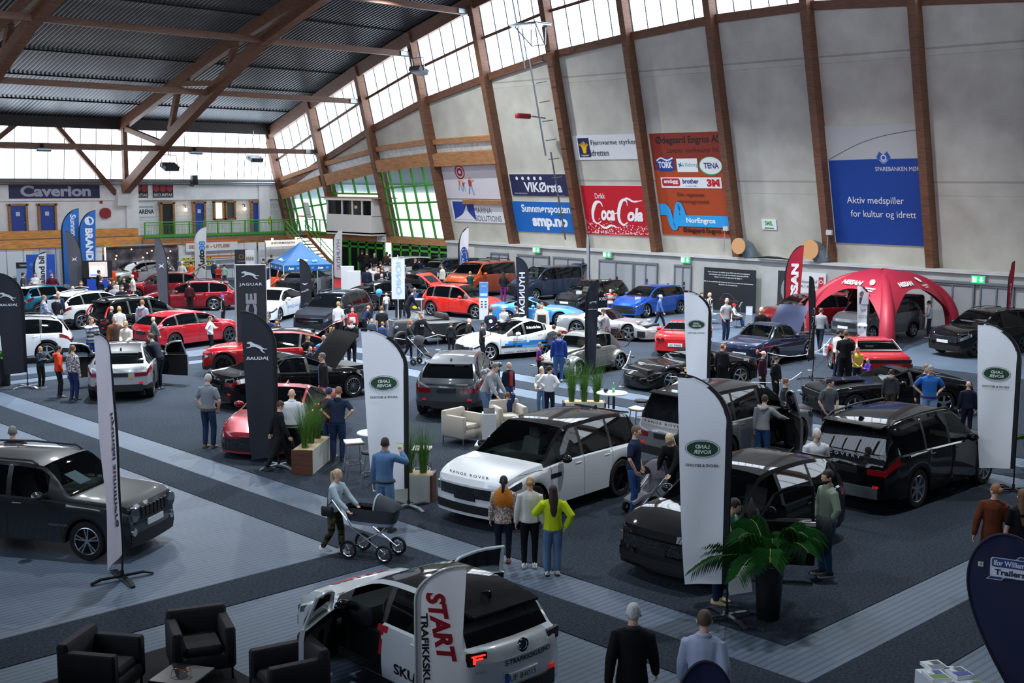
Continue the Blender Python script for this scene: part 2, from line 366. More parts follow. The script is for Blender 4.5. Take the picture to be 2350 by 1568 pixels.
struct('wall_right_base', MB().box((XL+.8, 22.2, 1.31), (1.6, 73.4, 2.62)).box((XL+.75, 22.2, 2.68), (1.8, 73.4, .12)), BLOCKY)
mb = MB()
for a, b in zip(COLY[:-1], COLY[1:]):
    if a > 58: continue
    mb.add([rw(a, 2.7, .6), rw(b, 2.7, .6), rw(b, sill(b), .6), rw(a, sill(a), .6)], [(0, 3, 2, 1)])
for a, b, z0 in ((59.25, 65.3, 9.0), (65.3, 71.5, 8.0), (71.5, 77.6, 5.6)):
    za, zb = (8.1, 8.0) if a < 60 else ((7.9, 7.2) if a < 66 else (6.9, 5.5))
    mb.add([rw(a, za, .6), rw(b, zb, .6), rw(b, sill(b), .6), rw(a, sill(a), .6)], [(0, 3, 2, 1)])
struct('wall_right', mb, WALLP)
def bar(mb, a, b, w, d, nrm=(-C14, 0, -S14), mi=0):
    """beam of width w (in the wall plane) and depth d (along nrm) between two points"""
    a, b, n = Vector(a), Vector(b), Vector(nrm); t = (b-a).normalized(); s_ = n.cross(t).normalized()*w/2; n2 = n*d
    mb.rings([[p-s_, p+s_, p+s_+n2, p-s_+n2] for p in (a, b)], mi, True)
trim = [0]
def T(): trim[0] += 1; return 'trim_%d' % trim[0]
for y in COLY:
    mb = MB(); z1 = rake(y)-.1
    mb.rings([[rw(y-.19, z, 0), rw(y-.19, z, .85), rw(y+.19, z, .85), rw(y+.19, z, 0)] for z in (2.74, z1)], 0, True)
    struct(T(), mb, WOOD)
for a, b in zip(COLY[:-1], COLY[1:]):
    mb = MB(); bar(mb, rw(a, rake(a)-.25, .7), rw(b, rake(b)-.25, .7), .75, .55); struct(T(), mb, WOOD)
    mb = MB(); bar(mb, rw(a+.19, sill(a+.19), .7), rw(b-.19, sill(b-.19), .7), .42, .3); struct(T(), mb, WOOD)
    if 40 < a:
        f = lambda y: sill(y)+(rake(y)-sill(y))*.5
        mb = MB(); bar(mb, rw(a+.19, f(a+.19)-.1, .6), rw(b-.19, f(b-.19)-.1, .6), .16, .18); struct(T(), mb, WOODD)
nwin = 0
def window(poly_pts, mull, mat, name=None):
    global nwin; nwin += 1
    o = struct('window_%d' % nwin, MB().add(poly_pts, [tuple(range(len(poly_pts)))]), mat)
    if mull is not None: mull.build('window_frame', MULL, o, smooth=False)
    return o
for a, b in zip(COLY[:-1], COLY[1:]):
    mb = MB(); n = 5
    for k in range(0, n+1):
        y = a+.2+(b-a-.4)*k/n; mb.tube([rw(y, sill(y), .62), rw(y, rake(y)-.3, .62)], .035, 6)
    window([rw(a, sill(a), .66), rw(b, sill(b), .66), rw(b, rake(b), .66), rw(a, rake(a), .66)][::-1], mb, PANE)
for (ya, za), (yb, zb) in (((77.3, 5.35), (71.9, 6.35)), ((71.2, 6.45), (65.5, 7.25)), ((65.0, 7.35), (59.4, 7.75)), ((59.0, 7.7), (53.3, 7.85))):
    mb = MB(); bar(mb, rw(ya, za+.25, .5), rw(yb, zb+.25, .5), .8, .5); struct(T(), mb, WOODH)
    mb = MB(); bar(mb, rw(ya, za+1.35, .6), rw(yb, zb+1.35, .6), .3, .35); struct(T(), mb, WOODH)
    mb = MB(); bar(mb, rw(ya, za+.92, .56), rw(yb, zb+.92, .56), .55, .1); struct(T(), mb, pm('c9cbca', .45, .3, noise=.2, nscale=4))
mb = MB(); bar(mb, rw(57.3, 5.28, .5), rw(53.5, 5.28, .5), .26, .2); struct(T(), mb, WOODH)
def gframe(mb, ys, z0f, z1f, rows, off=.5, r=.05):
    for y in ys: bar(mb, rw(y, z0f(y), off), rw(y, z1f(y), off), .11, .12)
    for t in rows:
        f = lambda y: z0f(y)+(z1f(y)-z0f(y))*t
        bar(mb, rw(ys[0], f(ys[0]), off), rw(ys[-1], f(ys[-1]), off), .11, .12)
GL = glassm('20262c', .9); OUTSIDE = pm('dfeaf2', .6, emit=1.5, noise=.3, nscale=.5);
mb = MB(); gframe(mb, [59.5, 60.75, 61.95, 63.15, 64.3, 65.1], lambda y: 2.75, lambda y: 7.7-(y-59.3)*.07, (0, .26, .5, .73, 1))
g = window([rw(59.4, 2.75, .58), rw(65.2, 2.75, .58), rw(65.2, 7.3, .58), rw(59.4, 7.75, .58)][::-1], None, GL)
mb.build('window_frame', GREEN, g, smooth=False)
mb = MB(); gframe(mb, [65.5, 67, 68.5, 70, 71.3], lambda y: 5.65, lambda y: 7.2-(y-65.5)*.13, (0, 1))
g = window([rw(65.4, 5.65, .58), rw(71.4, 5.65, .58), rw(71.4, 6.45, .58), rw(65.4, 7.25, .58)][::-1], None, GL); mb.build('window_frame', GREEN, g, smooth=False)
mb = MB(); gframe(mb, [71.7, 73, 74.2, 75.3, 76.4, 77.4], lambda y: 2.75, lambda y: 6.3-(y-71.7)*.17, (0, .62, 1))
bar(mb, rw(74.2, 3.9, .45), rw(76.4, 3.9, .45), .08, .06, mi=1)
g = window([rw(71.6, 2.75, .58), rw(77.5, 2.75, .58), rw(77.5, 5.35, .58), rw(71.6, 6.35, .58)][::-1], None, GL); mb.build('window_frame', [GREEN, pm('d08c1e', .5)], g, smooth=False)
struct('wall_foyer', MB().quad((61, 52, 0), (61, 84, 0), (61, 84, 7), (61, 52, 7)).quad((52.8, 84, 0), (61, 84, 0), (61, 84, 7), (52.8, 84, 7)), pm('dfe6ea', .7, noise=.2, nscale=.4))
FOY = struct('window_90', MB().quad((60.8, 53, .03), (60.8, 83.8, .03), (60.8, 83.8, 5.6), (60.8, 53, 5.6)).quad((52.9, 83.9, .03), (60.8, 83.9, .03), (60.8, 83.9, 5.0), (52.9, 83.9, 5.0)), OUTSIDE)
struct('ceiling_foyer', MB().quad((52.6, 52, 7.9), (61, 52, 6.2), (61, 84, 6.2), (52.6, 84, 7.9)), pm('4a5157', .6))
struct('floor_foyer', MB().box((57, 68, -.08), (9, 34, .1)), pm('8d9296', .5))
ndoor = 0
def door(mb, mats, name=None):
    global ndoor; ndoor += 1
    o = mb.build('door_%d' % ndoor, mats, smooth=False); o['kind'] = 'structure'; return o
mb = MB(); mb.box((XL+.5, 68.5, 2.55), (.35, 19, .45)); struct(T(), mb, WOODH)
for k, y in enumerate((60.2, 62.2, 64.2, 67, 69, 71)):
    mb = MB()
    for dy in (-.95, 0, .95): mb.box((XL+.5, y+dy, 1.15), (.12, .12, 2.3))
    for z in (.1, 2.25, 1.9): mb.box((XL+.5, y, z), (.12, 2, .14))
    d = door(mb, [GREEN])
    MB().box((XL+.52, y, 1.1), (.02, 1.8, 2.2)).build('door_glass', glassm('1a2226', .55), d, smooth=False)
cab = thing('cabin', 'white panelled control cabin with dark windows under green glazing', 'cabin', (51.2, 68.4, 0))
mb = MB().box((.0, 0, 2.9), (1.5, 5.2, .2)).box((0, 0, 3.55), (1.5, 5.2, 1.3)).box((0, 0, 5.25), (1.7, 5.5, .14))
for y in (-2.6, -1.5, -.4, .8, 2.55): mb.box((0, y, 4.7), (1.45, .12, 1.1))
mb.build('cabin_wall', pm('d8d6cf', .6), cab, smooth=False)
MB().box((0, 0, 4.7), (1.3, 5.1, 1.0)).build('cabin_window', glassm('12161a', .2), cab, smooth=False)
MB().box((.1, 0, 5.36), (1.9, 6.4, .08)).build('roof', WOODH, cab, smooth=False)
SHUT = pm('9c9ea2', .5, noise=.06, nscale=2); SHUTF = pm('6f747b', .5)
for y0, y1 in ((22.0, 23.35), (23.75, 25.6), (39.2, 40.2), (41.5, 43.0), (43.2, 45.6), (47.0, 49.2), (49.7, 52.2), (16, 18), (53.2, 54.6)):
    mb = MB(); c, w = (y0+y1)/2, y1-y0
    mb.box((XL-.03, c, 1.05), (.1, w, 2.1), 0).box((XL-.09, c, 2.13), (.1, w+.16, .1), 1)
    for y in (y0-.04, y1+.04, c): mb.box((XL-.09, y, 1.05), (.08, .07, 2.1), 1)
    for z in (.95, 1.2): mb.box((XL-.12, c-.12, z), (.05, .05, .18), 2)
    door(mb, [SHUT, SHUTF, DARKIN])
struct(T(), MB().box((XL-.1, 23.6, 2.22), (.16, 5.2, .1)), SHUTF)
for y, z in ((23.49, 2.4), (39.47, 2.46), (45, 2.48), (50.6, 2.5)):
    e = thing('exit_sign', {23.49: 'green exit lamp above the grey doors right of the red tent', 39.47: 'green exit lamp on the block wall just left of the black board',
              45: 'green exit lamp above the blue hatchback', 50.6: 'green exit lamp above the blue van'}[y], 'exit sign', (XL-.12, y, z), 0, 'green exit lamps on the wall')
    MB().box((0, 0, 0), (.16, .62, .34)).build('housing', pm('b8bcbc', .5), e, smooth=False)
    a = Art(); a.poly(rect(.56, .28), pm('12a552', .5, emit=1.5)); WL = pm('f4fff8', .5, emit=2.)
    a.poly([(.15, -.11), (.25, 0), (.19, 0), (.19, .11), (.11, .11), (.11, 0), (.05, 0)], WL)
    a.poly(rect(.18, .22, -.15, 0), WL); a.poly(ell(.03, .03, 8, -.13, .06), '12a552'); a.stroke([(-.13, .03), (-.15, -.03), (-.11, -.09)], .03, '12a552')
    o = link('lit_face', a.mb.mesh(a.mats, False), e); o.matrix_local = Matrix(((0, 0, -1, -.085), (-1, 0, 0, 0), (0, 1, 0, 0), (0, 0, 0, 1)))

struct('wall_back', MB().box((20.5, YB+.2, 3.3), (64, .4, 6.6)).box((20.5, YB-.05, 5.8), (64, .3, 1.35)), [BLOCK])
struct('wall_back_plaster', MB().box((18, YB-.06, 4.0), (42, .14, 2.4)).box((20.5, YB-.22, 5.8), (64, .1, 1.3)), PLASTER)
for x in (39.1, 49.6, 12.5, 25.8):
    struct(T(), MB().box((x, YB-.2, 3.8), (.9, .35, 5.0)), PLASTER)
def bw(x, z): return (x, YB-.05-max(0, z-6.55)*math.tan(R(7)), z)
x = -11.0; k = 0
while x < 51:
    x2 = min(x+6.5, 51.0); mb = MB(); n = 6
    for q in range(n+1):
        xx = x+(x2-x)*q/n; mb.tube([bw(xx, 6.6), bw(xx, 9.95)], .03, 6)
    mb.tube([bw(x, 8.5), bw(x2, 8.5)], .04, 6)
    window([bw(x, 6.6), bw(x2, 6.6), bw(x2, 10.1), bw(x, 10.1)][::-1], mb, PANEB); x = x2
struct(T(), MB().box((20, YB-.65, 10.25), (64, .5, .75)), pm('2a2522', .6))
struct(T(), MB().box((20, YB-.2, 6.52), (64, .5, .16)), pm('8d8f90', .6))
struct(T(), MB().tube([(-10, YB-.5, 6.35), (50.5, YB-.5, 6.35)], .05, 6).tube([(-10, YB-.45, 6.22), (50.5, YB-.45, 6.22)], .04, 6), STEEL)
BLUE = pm('2647a0', .5);
def bdoor(x, w, z0, z1, col, txt=None):
    mb = MB().box((x, YB-.14, (z0+z1)/2), (w, .1, z1-z0), 0)
    for s in (-1, 1): mb.box((x+s*w/2, YB-.2, (z0+z1)/2), (.14, .2, z1-z0+.1), 1)
    mb.box((x, YB-.2, z1+.03), (w+.28, .2, .14), 1); mb.box((x+w*.36, YB-.22, z0+1.0), (.12, .06, .05), 2)
    if txt: mb.box((x, YB-.2, z0+1.55), (.26, .02, .26), 3)
    return door(mb, [col, WOODH, STEEL, pm('cfd4dc', .5)])
bdoor(31.3, 1.1, 2.78, 4.9, BLUE, 1); bdoor(33.2, 1.1, 2.78, 4.9, BLUE, 1)
bdoor(41.75, .95, 2.78, 4.92, pm('1b1d22', .6)); bdoor(44.25, .85, 2.78, 4.92, BLUE, 1); bdoor(49.0, .85, 2.78, 4.92, BLUE)
for x in (45.85, 46.8):
    nwin += 1; mb = MB()
    for s in (-1, 1): mb.box((x+s*.36, YB-.15, 4.35), (.12, .22, 1.3))
    for z in (3.72, 4.98): mb.box((x, YB-.15, z), (.84, .22, .12))
    g = struct('window_%d' % nwin, MB().box((x, YB-.1, 4.35), (.62, .05, 1.2)), pm('e8ecdc', .4, emit=.8) if x < 46 else pm('50585c', .2))
    mb.build('window_frame', WOODH, g, smooth=False)
struct('floor_balcony', MB().box((45.2, 76.6, 2.66), (13.0, 2.9, .18)).box((44.6, 75.2, 2.2), (12.2, .14, .75), 1), [pm('8a8d90', .7), WOODH])
rl = thing('railing', 'bright green metal railing with thin bars along the balcony', 'railing', (38.6, 75.05, 2.75))
for k in range(12): MB().box((k*1.1, 0, .4), (.07, .07, 1.1)).build('post', GREEN, rl, smooth=False)
MB().tube([(0, 0, .95), (12.1, 0, .95)], .035, 8).tube([(0, 0, .78), (12.1, 0, .78)], .022, 6).box((6.05, 0, .02), (12.2, .1, .14)).build('rail', GREEN, rl)
mb = MB()
for k in range(110): mb.box((.05+k*.11, 0, .42), (.014, .014, .74))
mb.build('bars', GREEN, rl, smooth=False)
rl = thing('railing', 'short green railing beside the stairs below the glass corner', 'railing', (51.25, 74.9, 2.75))
for k in range(5): MB().box((.1, -k*.9, .4), (.07, .07, 1.1)).build('post', GREEN, rl, smooth=False)
MB().tube([(.1, 0, .95), (.1, -3.6, .95)], .035, 8).box((.1, -1.8, .05), (.1, 3.7, .12)).build('rail', GREEN, rl)
st = thing('staircase', 'wooden stairs with green handrails leading down from the balcony', 'stairs', (50.1, 74.2, 0))
mb = MB()
for k in range(12): mb.box((0, -k*.34, 2.6-k*.22), (1.5, .36, .06))
mb.build('step', WOODH, st, smooth=False)
for s in (-.8, .8):
    MB().rings([[(s-.03, .2, 2.6), (s+.03, .2, 2.6), (s+.03, .2, 2.9), (s-.03, .2, 2.9)], [(s-.03, -4.0, -.0), (s+.03, -4.0, -.0), (s+.03, -4.0, .3), (s-.03, -4.0, .3)]]).build('side_panel', WOODH, st, smooth=False)
    MB().tube([(s, .2, 3.6), (s, -4, 1.0)], .035, 6).tube([(s, .2, 3.25), (s, -4, .65)], .03, 6).tube([(s, -4, 0), (s, -4, 1.0)], .035, 6).tube([(s, -1.8, 1.4), (s, -1.8, 2.35)], .03, 6).build('handrail', GREEN, st)
bt = thing('bench_tiers', 'three long wooden spectator bench tiers under the blue doors', 'bench', (20, 75, 0))
for k, (y, z, x1) in enumerate(((76.6, 3.25, 38.9), (75.4, 2.72, 39.6), (74.2, 2.2, 40.4))):
    MB().box((x1/2-21, y-75, z-.22), (x1+2, .08, .5)).box((x1/2-21, y-75+.35, z), (x1+2, .75, .06)).build('bench_tier', BENCH, bt, smooth=False)
P = []; ys = [78.7, 75, 71.4, 68.5, 65.8, 63, 60.5, 57, 54, 48, 40, 32, 20, 8, -4, -16]
xs = np.arange(-12, 51.6, .065); wv = np.array([0, .07, .07, 0])
for y in ys: P.append([(xx-(.0), y, rake(y)+.12+wv[i % 4]) for i, xx in enumerate(xs)])
P = [[(min(p[0], rw(0, rake(y), .75)[0]), p[1], p[2]) for p in row] for row, y in zip(P, ys)]
CEIL = pm('4e555b', .36, .8)
struct('ceiling', MB().grid(P), CEIL)
mb = MB()
for y in (74.2, 70.5, 67, 63.3, 59.6, 55.8):
    xr = rw(0, rake(y), .6)[0]
    mb.tube([(-12, y, rake(y)+.09), (xr, y, rake(y)+.09)], .045, 5)
struct(T(), mb, DARKIN)
mb = MB()
for a, b in zip(COLY[:-1], COLY[1:]):
    mb.add([(-12, a, 0), (-12, b, 0), (-12, b, sill(b)-2.2), (-12, a, sill(a)-2.2)], [(0, 1, 2, 3)])
struct('wall_left', mb, pm('8a8780', .8))
for a, b in zip(COLY[:-1], COLY[1:]):
    mb = MB()
    for k in range(6): y = a+.2+(b-a-.4)*k/5; mb.tube([(-11.95, y, sill(y)-2.2), (-11.95, y, rake(y))], .035, 5)
    window([(-12, a, sill(a)-2.2), (-12, b, sill(b)-2.2), (-12, b, rake(b)), (-12, a, rake(a))], mb, PANE_FILL)  # out of view; glow added to brighten surfaces facing the camera
    struct(T(), MB().box((-11.8, b, 9), (.5, .4, 18)), WOOD)
mb = MB().quad((-12, -16, 0), (52.5, -16, 0), (52.5, -16, 6), (-12, -16, 6)); struct('wall_front', mb, pm('8a8780', .8))
x = -12.0
while x < 51:
    x2 = min(x+6.5, 52.0); mb = MB()
    for q in range(7): xx = x+(x2-x)*q/6; mb.tube([(xx, -15.85, 6.2), (xx, -15.85, 10)], .035, 5)
    mb.tube([(x, -15.85, 8.2), (x2, -15.85, 8.2)], .05, 5)
    window([(x, -15.9, 6.2), (x2, -15.9, 6.2), (x2, -15.9, 10), (x, -15.9, 10)], mb, PANEF); x = x2
    struct(T(), MB().box((x, -15.6, 7), (.5, .5, 6)), WOOD)
struct('floor_gallery_shade', MB().box((-5.9, 31, 4.6), (12.2, 94, .25)).box((26.1, -7.9, 4.6), (51.8, 16.2, .25)), pm('7a7c7e', .8))  # unseen gallery slab, added to keep light off the near floor
struct('wall_parapet_shade', MB().box((.15, 39.4, 4.95), (.1, 78.5, .55)).box((26, .15, 4.95), (51.5, .1, .55)), pm('8d8e90', .8))  # unseen parapet, added to lengthen the shade on the foreground floor
def beam(a, b, w, d, m, up=(0, 0, 1)):
    mb = MB(); a, b = Vector(a), Vector(b); t = (b-a).normalized(); s_ = t.cross(Vector(up if abs(t.z) < .98 else (0, 1, 0))).normalized(); u = s_.cross(t)
    mb.rings([[p-s_*w/2-u*d/2, p+s_*w/2-u*d/2, p+s_*w/2+u*d/2, p-s_*w/2+u*d/2] for p in (a, b)]); struct(T(), mb, m)
for X in (38.3, 25.3, 12.3):
    low = [(77.0, 5.9), (70.1, 9.5), (64.7, 12.1), (59.9, 14.3), (54, 16.2), (44, 18.2), (34, 18.9)]
    for (y0, z0), (y1, z1) in zip(low[:-1], low[1:]): beam((X, y0, z0), (X, y1, z1), .55, .62, WOOD)
    top = [(77.4, 10.25), (71.4, 12.15), (65.8, 13.85), (60.5, 15.35), (54, 16.95), (46, 18.4)]
    for (y0, z0), (y1, z1) in zip(top[:-1], top[1:]): beam((X, y0, z0-.12), (X, y1, z1-.12), .4, .75, WOOD)
    for a, b in (((76.9, 6.2), (76.9, 10)), ((76.5, 9.9), (71.9, 8.9)), ((70.6, 9.7), (69.2, 12.6)), ((70, 12.5), (65.5, 12.3)), ((63.6, 12.9), (62.4, 14.7))):
        beam((X, a[0], a[1]), (X, b[0], b[1]), .3, .34, WOOD)
    bk = MB().prism([(-.6, 0), (.6, 0), (.45, -1.1), (-.35, -1.1)], -.45, .45, axis='x'); o = struct(T(), bk, PLASTER); o.location = (X, 77.6, 5.9)
for y, z in ((72.0, 8.55), (65.6, 11.75), (59.5, 14.35), (53.6, 16.3), (47, 17.7)):
    xe = rw(0, z, 0)[0]; beam((-12, y, z), (xe, y, z), .32, .34, WOODD)
    mb = MB().box((xe-.25, y-.2, z), (.9, .06, .26)).box((xe+.1, y-.2, z), (.16, .1, .5)); struct(T(), mb, STEEL)
for a, b in (((37.9, 77.6, 5.6), (33.0, 77.3, 11.0)), ((32.6, 77.3, 11.1), (25.9, 77.5, 5.7)), ((20.0, 77.3, 11.0), (24.9, 77.5, 5.7))): beam(a, b, .26, .3, WOOD)
def place(o, c, X, Y, Z): o.matrix_world = Matrix(((X[0], Y[0], Z[0], c[0]), (X[1], Y[1], Z[1], c[1]), (X[2], Y[2], Z[2], c[2]), (0, 0, 0, 1)))
def sign(name, label, art, w, h, c, fr, cat='sign', group=None, back='e4e4e2'):
    o = MB().box((0, 0, -.02), (w, h, .04)).build(name, pm(back, .6), smooth=False)
    {'R': lambda: place(o, c, (0, -1, 0), (-S14, 0, C14), (-C14, 0, -S14)), 'B': lambda: place(o, c, (1, 0, 0), (0, 0, 1), (0, -1, 0)),
     'L': lambda: place(o, c, (0, -1, 0), (0, 0, 1), (-1, 0, 0))}[fr]()
    link('print', art.mb.mesh(art.mats, False), o); tag(o, label, cat, group); return o
def rsign(y0, y1, z0, z1): return (y0-y1), (z1-z0)/C14, rw((y0+y1)/2, (z0+z1)/2, .54)
NAVY = '232a5a'
w, h, c = rsign(52.85, 48.2, 5.7, 6.97); a = Art(); a.poly(rect(w, h), '26294f')
for k in range(5): a.poly(ell(.11, .11, 14, -w/2+.6+k*.5, h/2-.25), 'e6e6ea')
a.text('VIKØrsta', .35, -.12, 3.1, .62, 'e9e9ee', bold=.03).text('www.vikorsta.no', -w/2+.75, -h/2+.16, 1.1, .12, 'c0c4d8')
sign('wall_sign', 'dark blue wall sign lettered VIKØrsta with a row of white dots', a, w, h, c, 'R')
w, h, c = rsign(53.05, 48.2, 3.52, 5.36); a = Art(); a.poly(rect(w, h), '1766b8')
a.text('Sunnmørsposten', .35, .45, 4.0, .62, 'f0f2f6', bold=.025).text('smp.no', .55, -.42, 2.9, .72, 'f0f2f6', bold=.05)
sign('wall_sign', 'bright blue wall sign reading Sunnmørsposten and smp.no', a, w, h, c, 'R')
w, h, c = rsign(47.2, 42.3, 7.77, 9.11); a = Art(); a.poly(rect(w, h), 'd9dadb').poly(rect(.85, 1.1, -w/2+.8, 0), '15204a')
for k in range(-3, 4): a.stroke(smooth_path([(-w/2+.8+k*.03, -.32), (-w/2+.8+k*.06, .05), (-w/2+.8+k*.12, .38-abs(k)*.06)], 4), [.05]*8+[.02], 'e8b21e')
a.text('TAFJORD', -w/2+.8, -.45, .6, .11, 'e8e8e8', bold=.02).text('Fjernvarme styrker', .55, .24, 3.3, .36, '33363c').text('Idretten', -.55, -.3, 1.35, .36, '33363c')
sign('wall_sign', 'pale wall sign with gold fountain emblem reading Fjernvarme styrker Idretten', a, w, h, c, 'R')
w, h, c = rsign(47.15, 42.5, 3.55, 6.33); a = Art(); a.poly(rect(w, h), 'c31526')
random.seed(3)
for k in range(170):
    t = random.random(); x = -w/2+t*w; y = -h/2+.1+random.random()**2*1.0*(1-t*.6); r_ = random.uniform(.012, .05); a.poly(ell(r_, r_, 6, x, y), 'efe9ea', up=(k == 0))
a.stroke(smooth_path([(-w/2, -.55), (-1.6, -1.15), (0, -1.38), (1.4, -1.2), (w/2, -.75)], 8), [.02]*33, 'e7b9bd')
a.text('Drikk', -.95, .84, .75, .3, 'f4f4f4')
Wt = 'f6f4f3'
a.stroke(smooth_path([(-.85, .22), (-1.0, .48), (-1.35, .42), (-1.65, -.05), (-1.7, -.55), (-1.45, -.78), (-1.1, -.62)], 6), [.04, .05, .07, .09, .1, .1, .1, .12, .14, .16, .18, .2, .22, .23, .24, .24, .24, .23, .22, .2, .19, .18, .17, .16, .15, .14, .13, .12, .11, .1, .09, .08, .07, .06, .06, .05, .04], Wt)
a.text('oca', -.55, -.28, 1.05, .62, Wt, shear=.35, bold=.045).stroke([(-.02, -.18), (.16, -.12)], .07, Wt)
a.stroke(smooth_path([(1.0, .3), (.95, .6), (.65, .58), (.35, .1), (.25, -.5), (.5, -.8), (.85, -.65)], 6), [.05]*4+[.1]*4+[.16]*5+[.22]*8+[.2]*6+[.14]*5+[.08]*5, Wt)
a.stroke(smooth_path([(.55, .45), (1.0, .72), (1.5, .55), (2.1, .62)], 6), [.05]*3+[.12]*8+[.1]*4+[.05]*4, Wt)
a.text('ola', 1.45, -.2, 1.15, .78, Wt, shear=.35, bold=.045)
a.stroke(smooth_path([(-1.45, -.72), (-.9, -1.02), (-.4, -.86), (.05, -.98)], 6), [.06]*4+[.14]*8+[.1]*4+[.04]*3, Wt)
sign('wall_sign', 'red wall sign with white flowing script and Drikk above it', a, w, h, c, 'R')
w, h, c = rsign(41.6, 36.85, 3.72, 9.1); a = Art(); a.poly(rect(w, h), 'b3481f').poly(rect(w, h*.36, 0, h*.32), '8c2f1e')
a.text('Ødegaard Engros AS', .1, h/2-.42, 4.2, .5, '231a17', bold=.03).text('Leverer merkevarer fra', .35, h/2-.92, 3.3, .28, '2c1a16')
a.poly(rrect(1.15, .72, .25, -1.55, 1.08), '1f3f8c').text('TORK', -1.55, 1.08, .95, .36, 'f2f2f4', bold=.04).stroke(smooth_path([(-2.1, 1.3), (-1.8, 1.45), (-1.4, 1.32), (-1., 1.45)], 4), .08, 'f2f2f4')
a.poly(rect(1.35, .72, -.1, 1.05), 'f0f0ee').text('Lilleborg', .1, 1.05, .95, .26, '2e7f86').stroke([(-.62, .95), (-.5, 1.2)], .08, '39a06a').stroke([(-.68, 1.12), (-.42, 1.02)], .08, '2f6fb5')
a.poly(ell(.75, .5, 24, 1.4, 1.0), '3b9a4c').poly(ell(.7, .45, 24, 1.42, 1.02), 'f0f0ee').text('TENA', 1.45, 1.02, .95, .3, '263a6e', bold=.03)
a.poly(rect(3.95, .58, .0, .12), 'f1efee').poly(rrect(1.2, .42, .12, -1.3, .14), 'c01a34').text('snögg', -1.3, .16, .95, .26, 'f4f0f0', bold=.03).text('brother', .0, .2, 1.05, .26, '1c2c78', bold=.03).text('at your side', 0, -.06, .7, .1, '444444').text('3M', 1.45, .12, .8, .4, 'd0182a', bold=.06)
a.text('Din regionale', -.1, -.55, 1.75, .26, '33201a').text('servicegrossist', 0, -.92, 2.1, .26, '33201a')
a.poly(rect(w*.78, .62, w*.11, -1.95), '2ea3e6').poly(rect(.5, .62, -w/2+.3, -1.35), '2ea3e6')
a.stroke(smooth_path([(-2.0, -1.2), (-1.75, -1.4), (-1.62, -2.1), (-1.4, -2.3), (-1.2, -1.6), (-1.0, -1.1), (-.85, -1.3), (-.72, -1.8)], 6), .36, '2ea3e6')
a.text('NorEngros', .35, -1.95, 1.9, .36, 'f4f6f8', bold=.03).text('Ødegaard Engros AS', .6, -2.48, 3.0, .34, '221512', bold=.03)
sign('wall_sign', 'tall rust orange wall sign listing supplier logos above a blue NorEngros bar', a, w, h, c, 'R')
w, h, c = rsign(31.0, 26.3, 3.7, 9.18); a = Art(); a.poly(rect(w, h), 'b9bab8'); zb_ = h/2-1.63
a.poly([(-w/2+.05, -h/2)] + [(w/2, -h/2), (w/2, zb_+.06), (0, zb_+.04), (-w/2+.05, zb_)], '0f3f94')
a.stroke(smooth_path([(-w/2+.05, zb_+.02), (-.8, zb_+.7), (.6, zb_+1.1), (w/2, zb_+1.35)], 6), .03, '4a4d55')
def crest(a, x, y, r_, col='2c56a8', bg='e8eaee'):
    a.poly([(x-r_*.55, y+r_*.75), (x, y+r_*.3), (x+r_*.55, y+r_*.75), (x+r_*1.0, y), (x, y-r_), (x-r_*1.0, y)], col).poly(ell(r_*.4, r_*.4, 16, x, y-.05*r_), bg).poly(ell(r_*.26, r_*.26, 16, x, y-.05*r_), col)
    for k in (.35, .55, .72): a.stroke([(x-r_*(1-k), y-r_*k), (x+r_*(1-k), y-r_*k)], r_*.06, bg)
crest(a, .55, zb_+.12, .36); a.text('SPAREBANKEN MØRE', 1.25, zb_-.42, 2.3, .2, 'dfe3ea').text('Aktiv medspiller', -.05, -.75, 2.9, .42, 'e8eaee').text('for kultur og idrett', .3, -1.4, 3.3, .42, 'e8eaee')
sign('wall_sign', 'large blue and grey wall sign reading Aktiv medspiller for kultur og idrett', a, w, h, c, 'R')
w, h, c = rsign(35.1, 34.25, 4.2, 4.72); a = Art(); a.poly(rect(w, h), 'eceeec').text('SMIL', .0, .06, .5, .24, '2fae32', bold=.04).poly(rect(.55, .05, 0, -.19), '444444')
sign('wall_sign', 'small white sign with green lettering SMIL', a, w, h, c, 'R')
w, h, c = rsign(59.0, 53.8, 5.45, 7.6); a = Art(); a.poly(rect(w, h), 'd4ced4')
a.poly(ell(.46, .46, 24, -.9, .6), 'a02438').poly(ell(.36, .36, 24, -.9, .6), 'e2dada').poly(ell(.28, .28, 20, -.9, .6), 'a02438').poly(ell(.13, .13, 6, -.9, .6), 'e2dada')
for x, y, s, col in ((-1.1, -.15, .55, 'd07a3a'), (-.75, -.25, .5, 'a8323c'), (-.1, -.2, .8, 'a8323c')):
    a.poly(ell(.12*s, .13*s, 10, x, y+.5*s), 'd8a888').poly(rect(.34*s, .5*s, x, y+.12*s), col).stroke([(x-.1*s, y-.1*s), (x-.3*s, y-.75*s)], .13*s, '7aa4c8').stroke([(x+.1*s, y-.1*s), (x+.25*s, y-.8*s)], .13*s, '7aa4c8').stroke([(x+.15*s, y+.3*s), (x+.5*s, y+.4*s)], .1*s, 'd8a888')
sign('wall_sign', 'pale mural board with a round red crest and small painted footballers', a, w, h, c, 'R')
w, h, c = rsign(58.7, 53.6, 3.97, 5.31); a = Art(); a.poly(rect(w, h), 'e2e2e6').poly(rect(2.0, 1.2, -w/2+1.15, .04), '22409a')
a.poly([(-w/2+.2, -.54)]+[tuple(p) for p in smooth_path([(-w/2+.2, -.5), (-w/2+1.0, -.15), (-w/2+1.45, .42), (-w/2+1.52, .0), (-w/2+2.1, -.55)], 5)], 'e2e2e6')
a.text('MARINA', .35, .1, 1.6, .36, '4a5266').text('SOLUTIONS', .75, -.42, 2.4, .36, '4a5266')
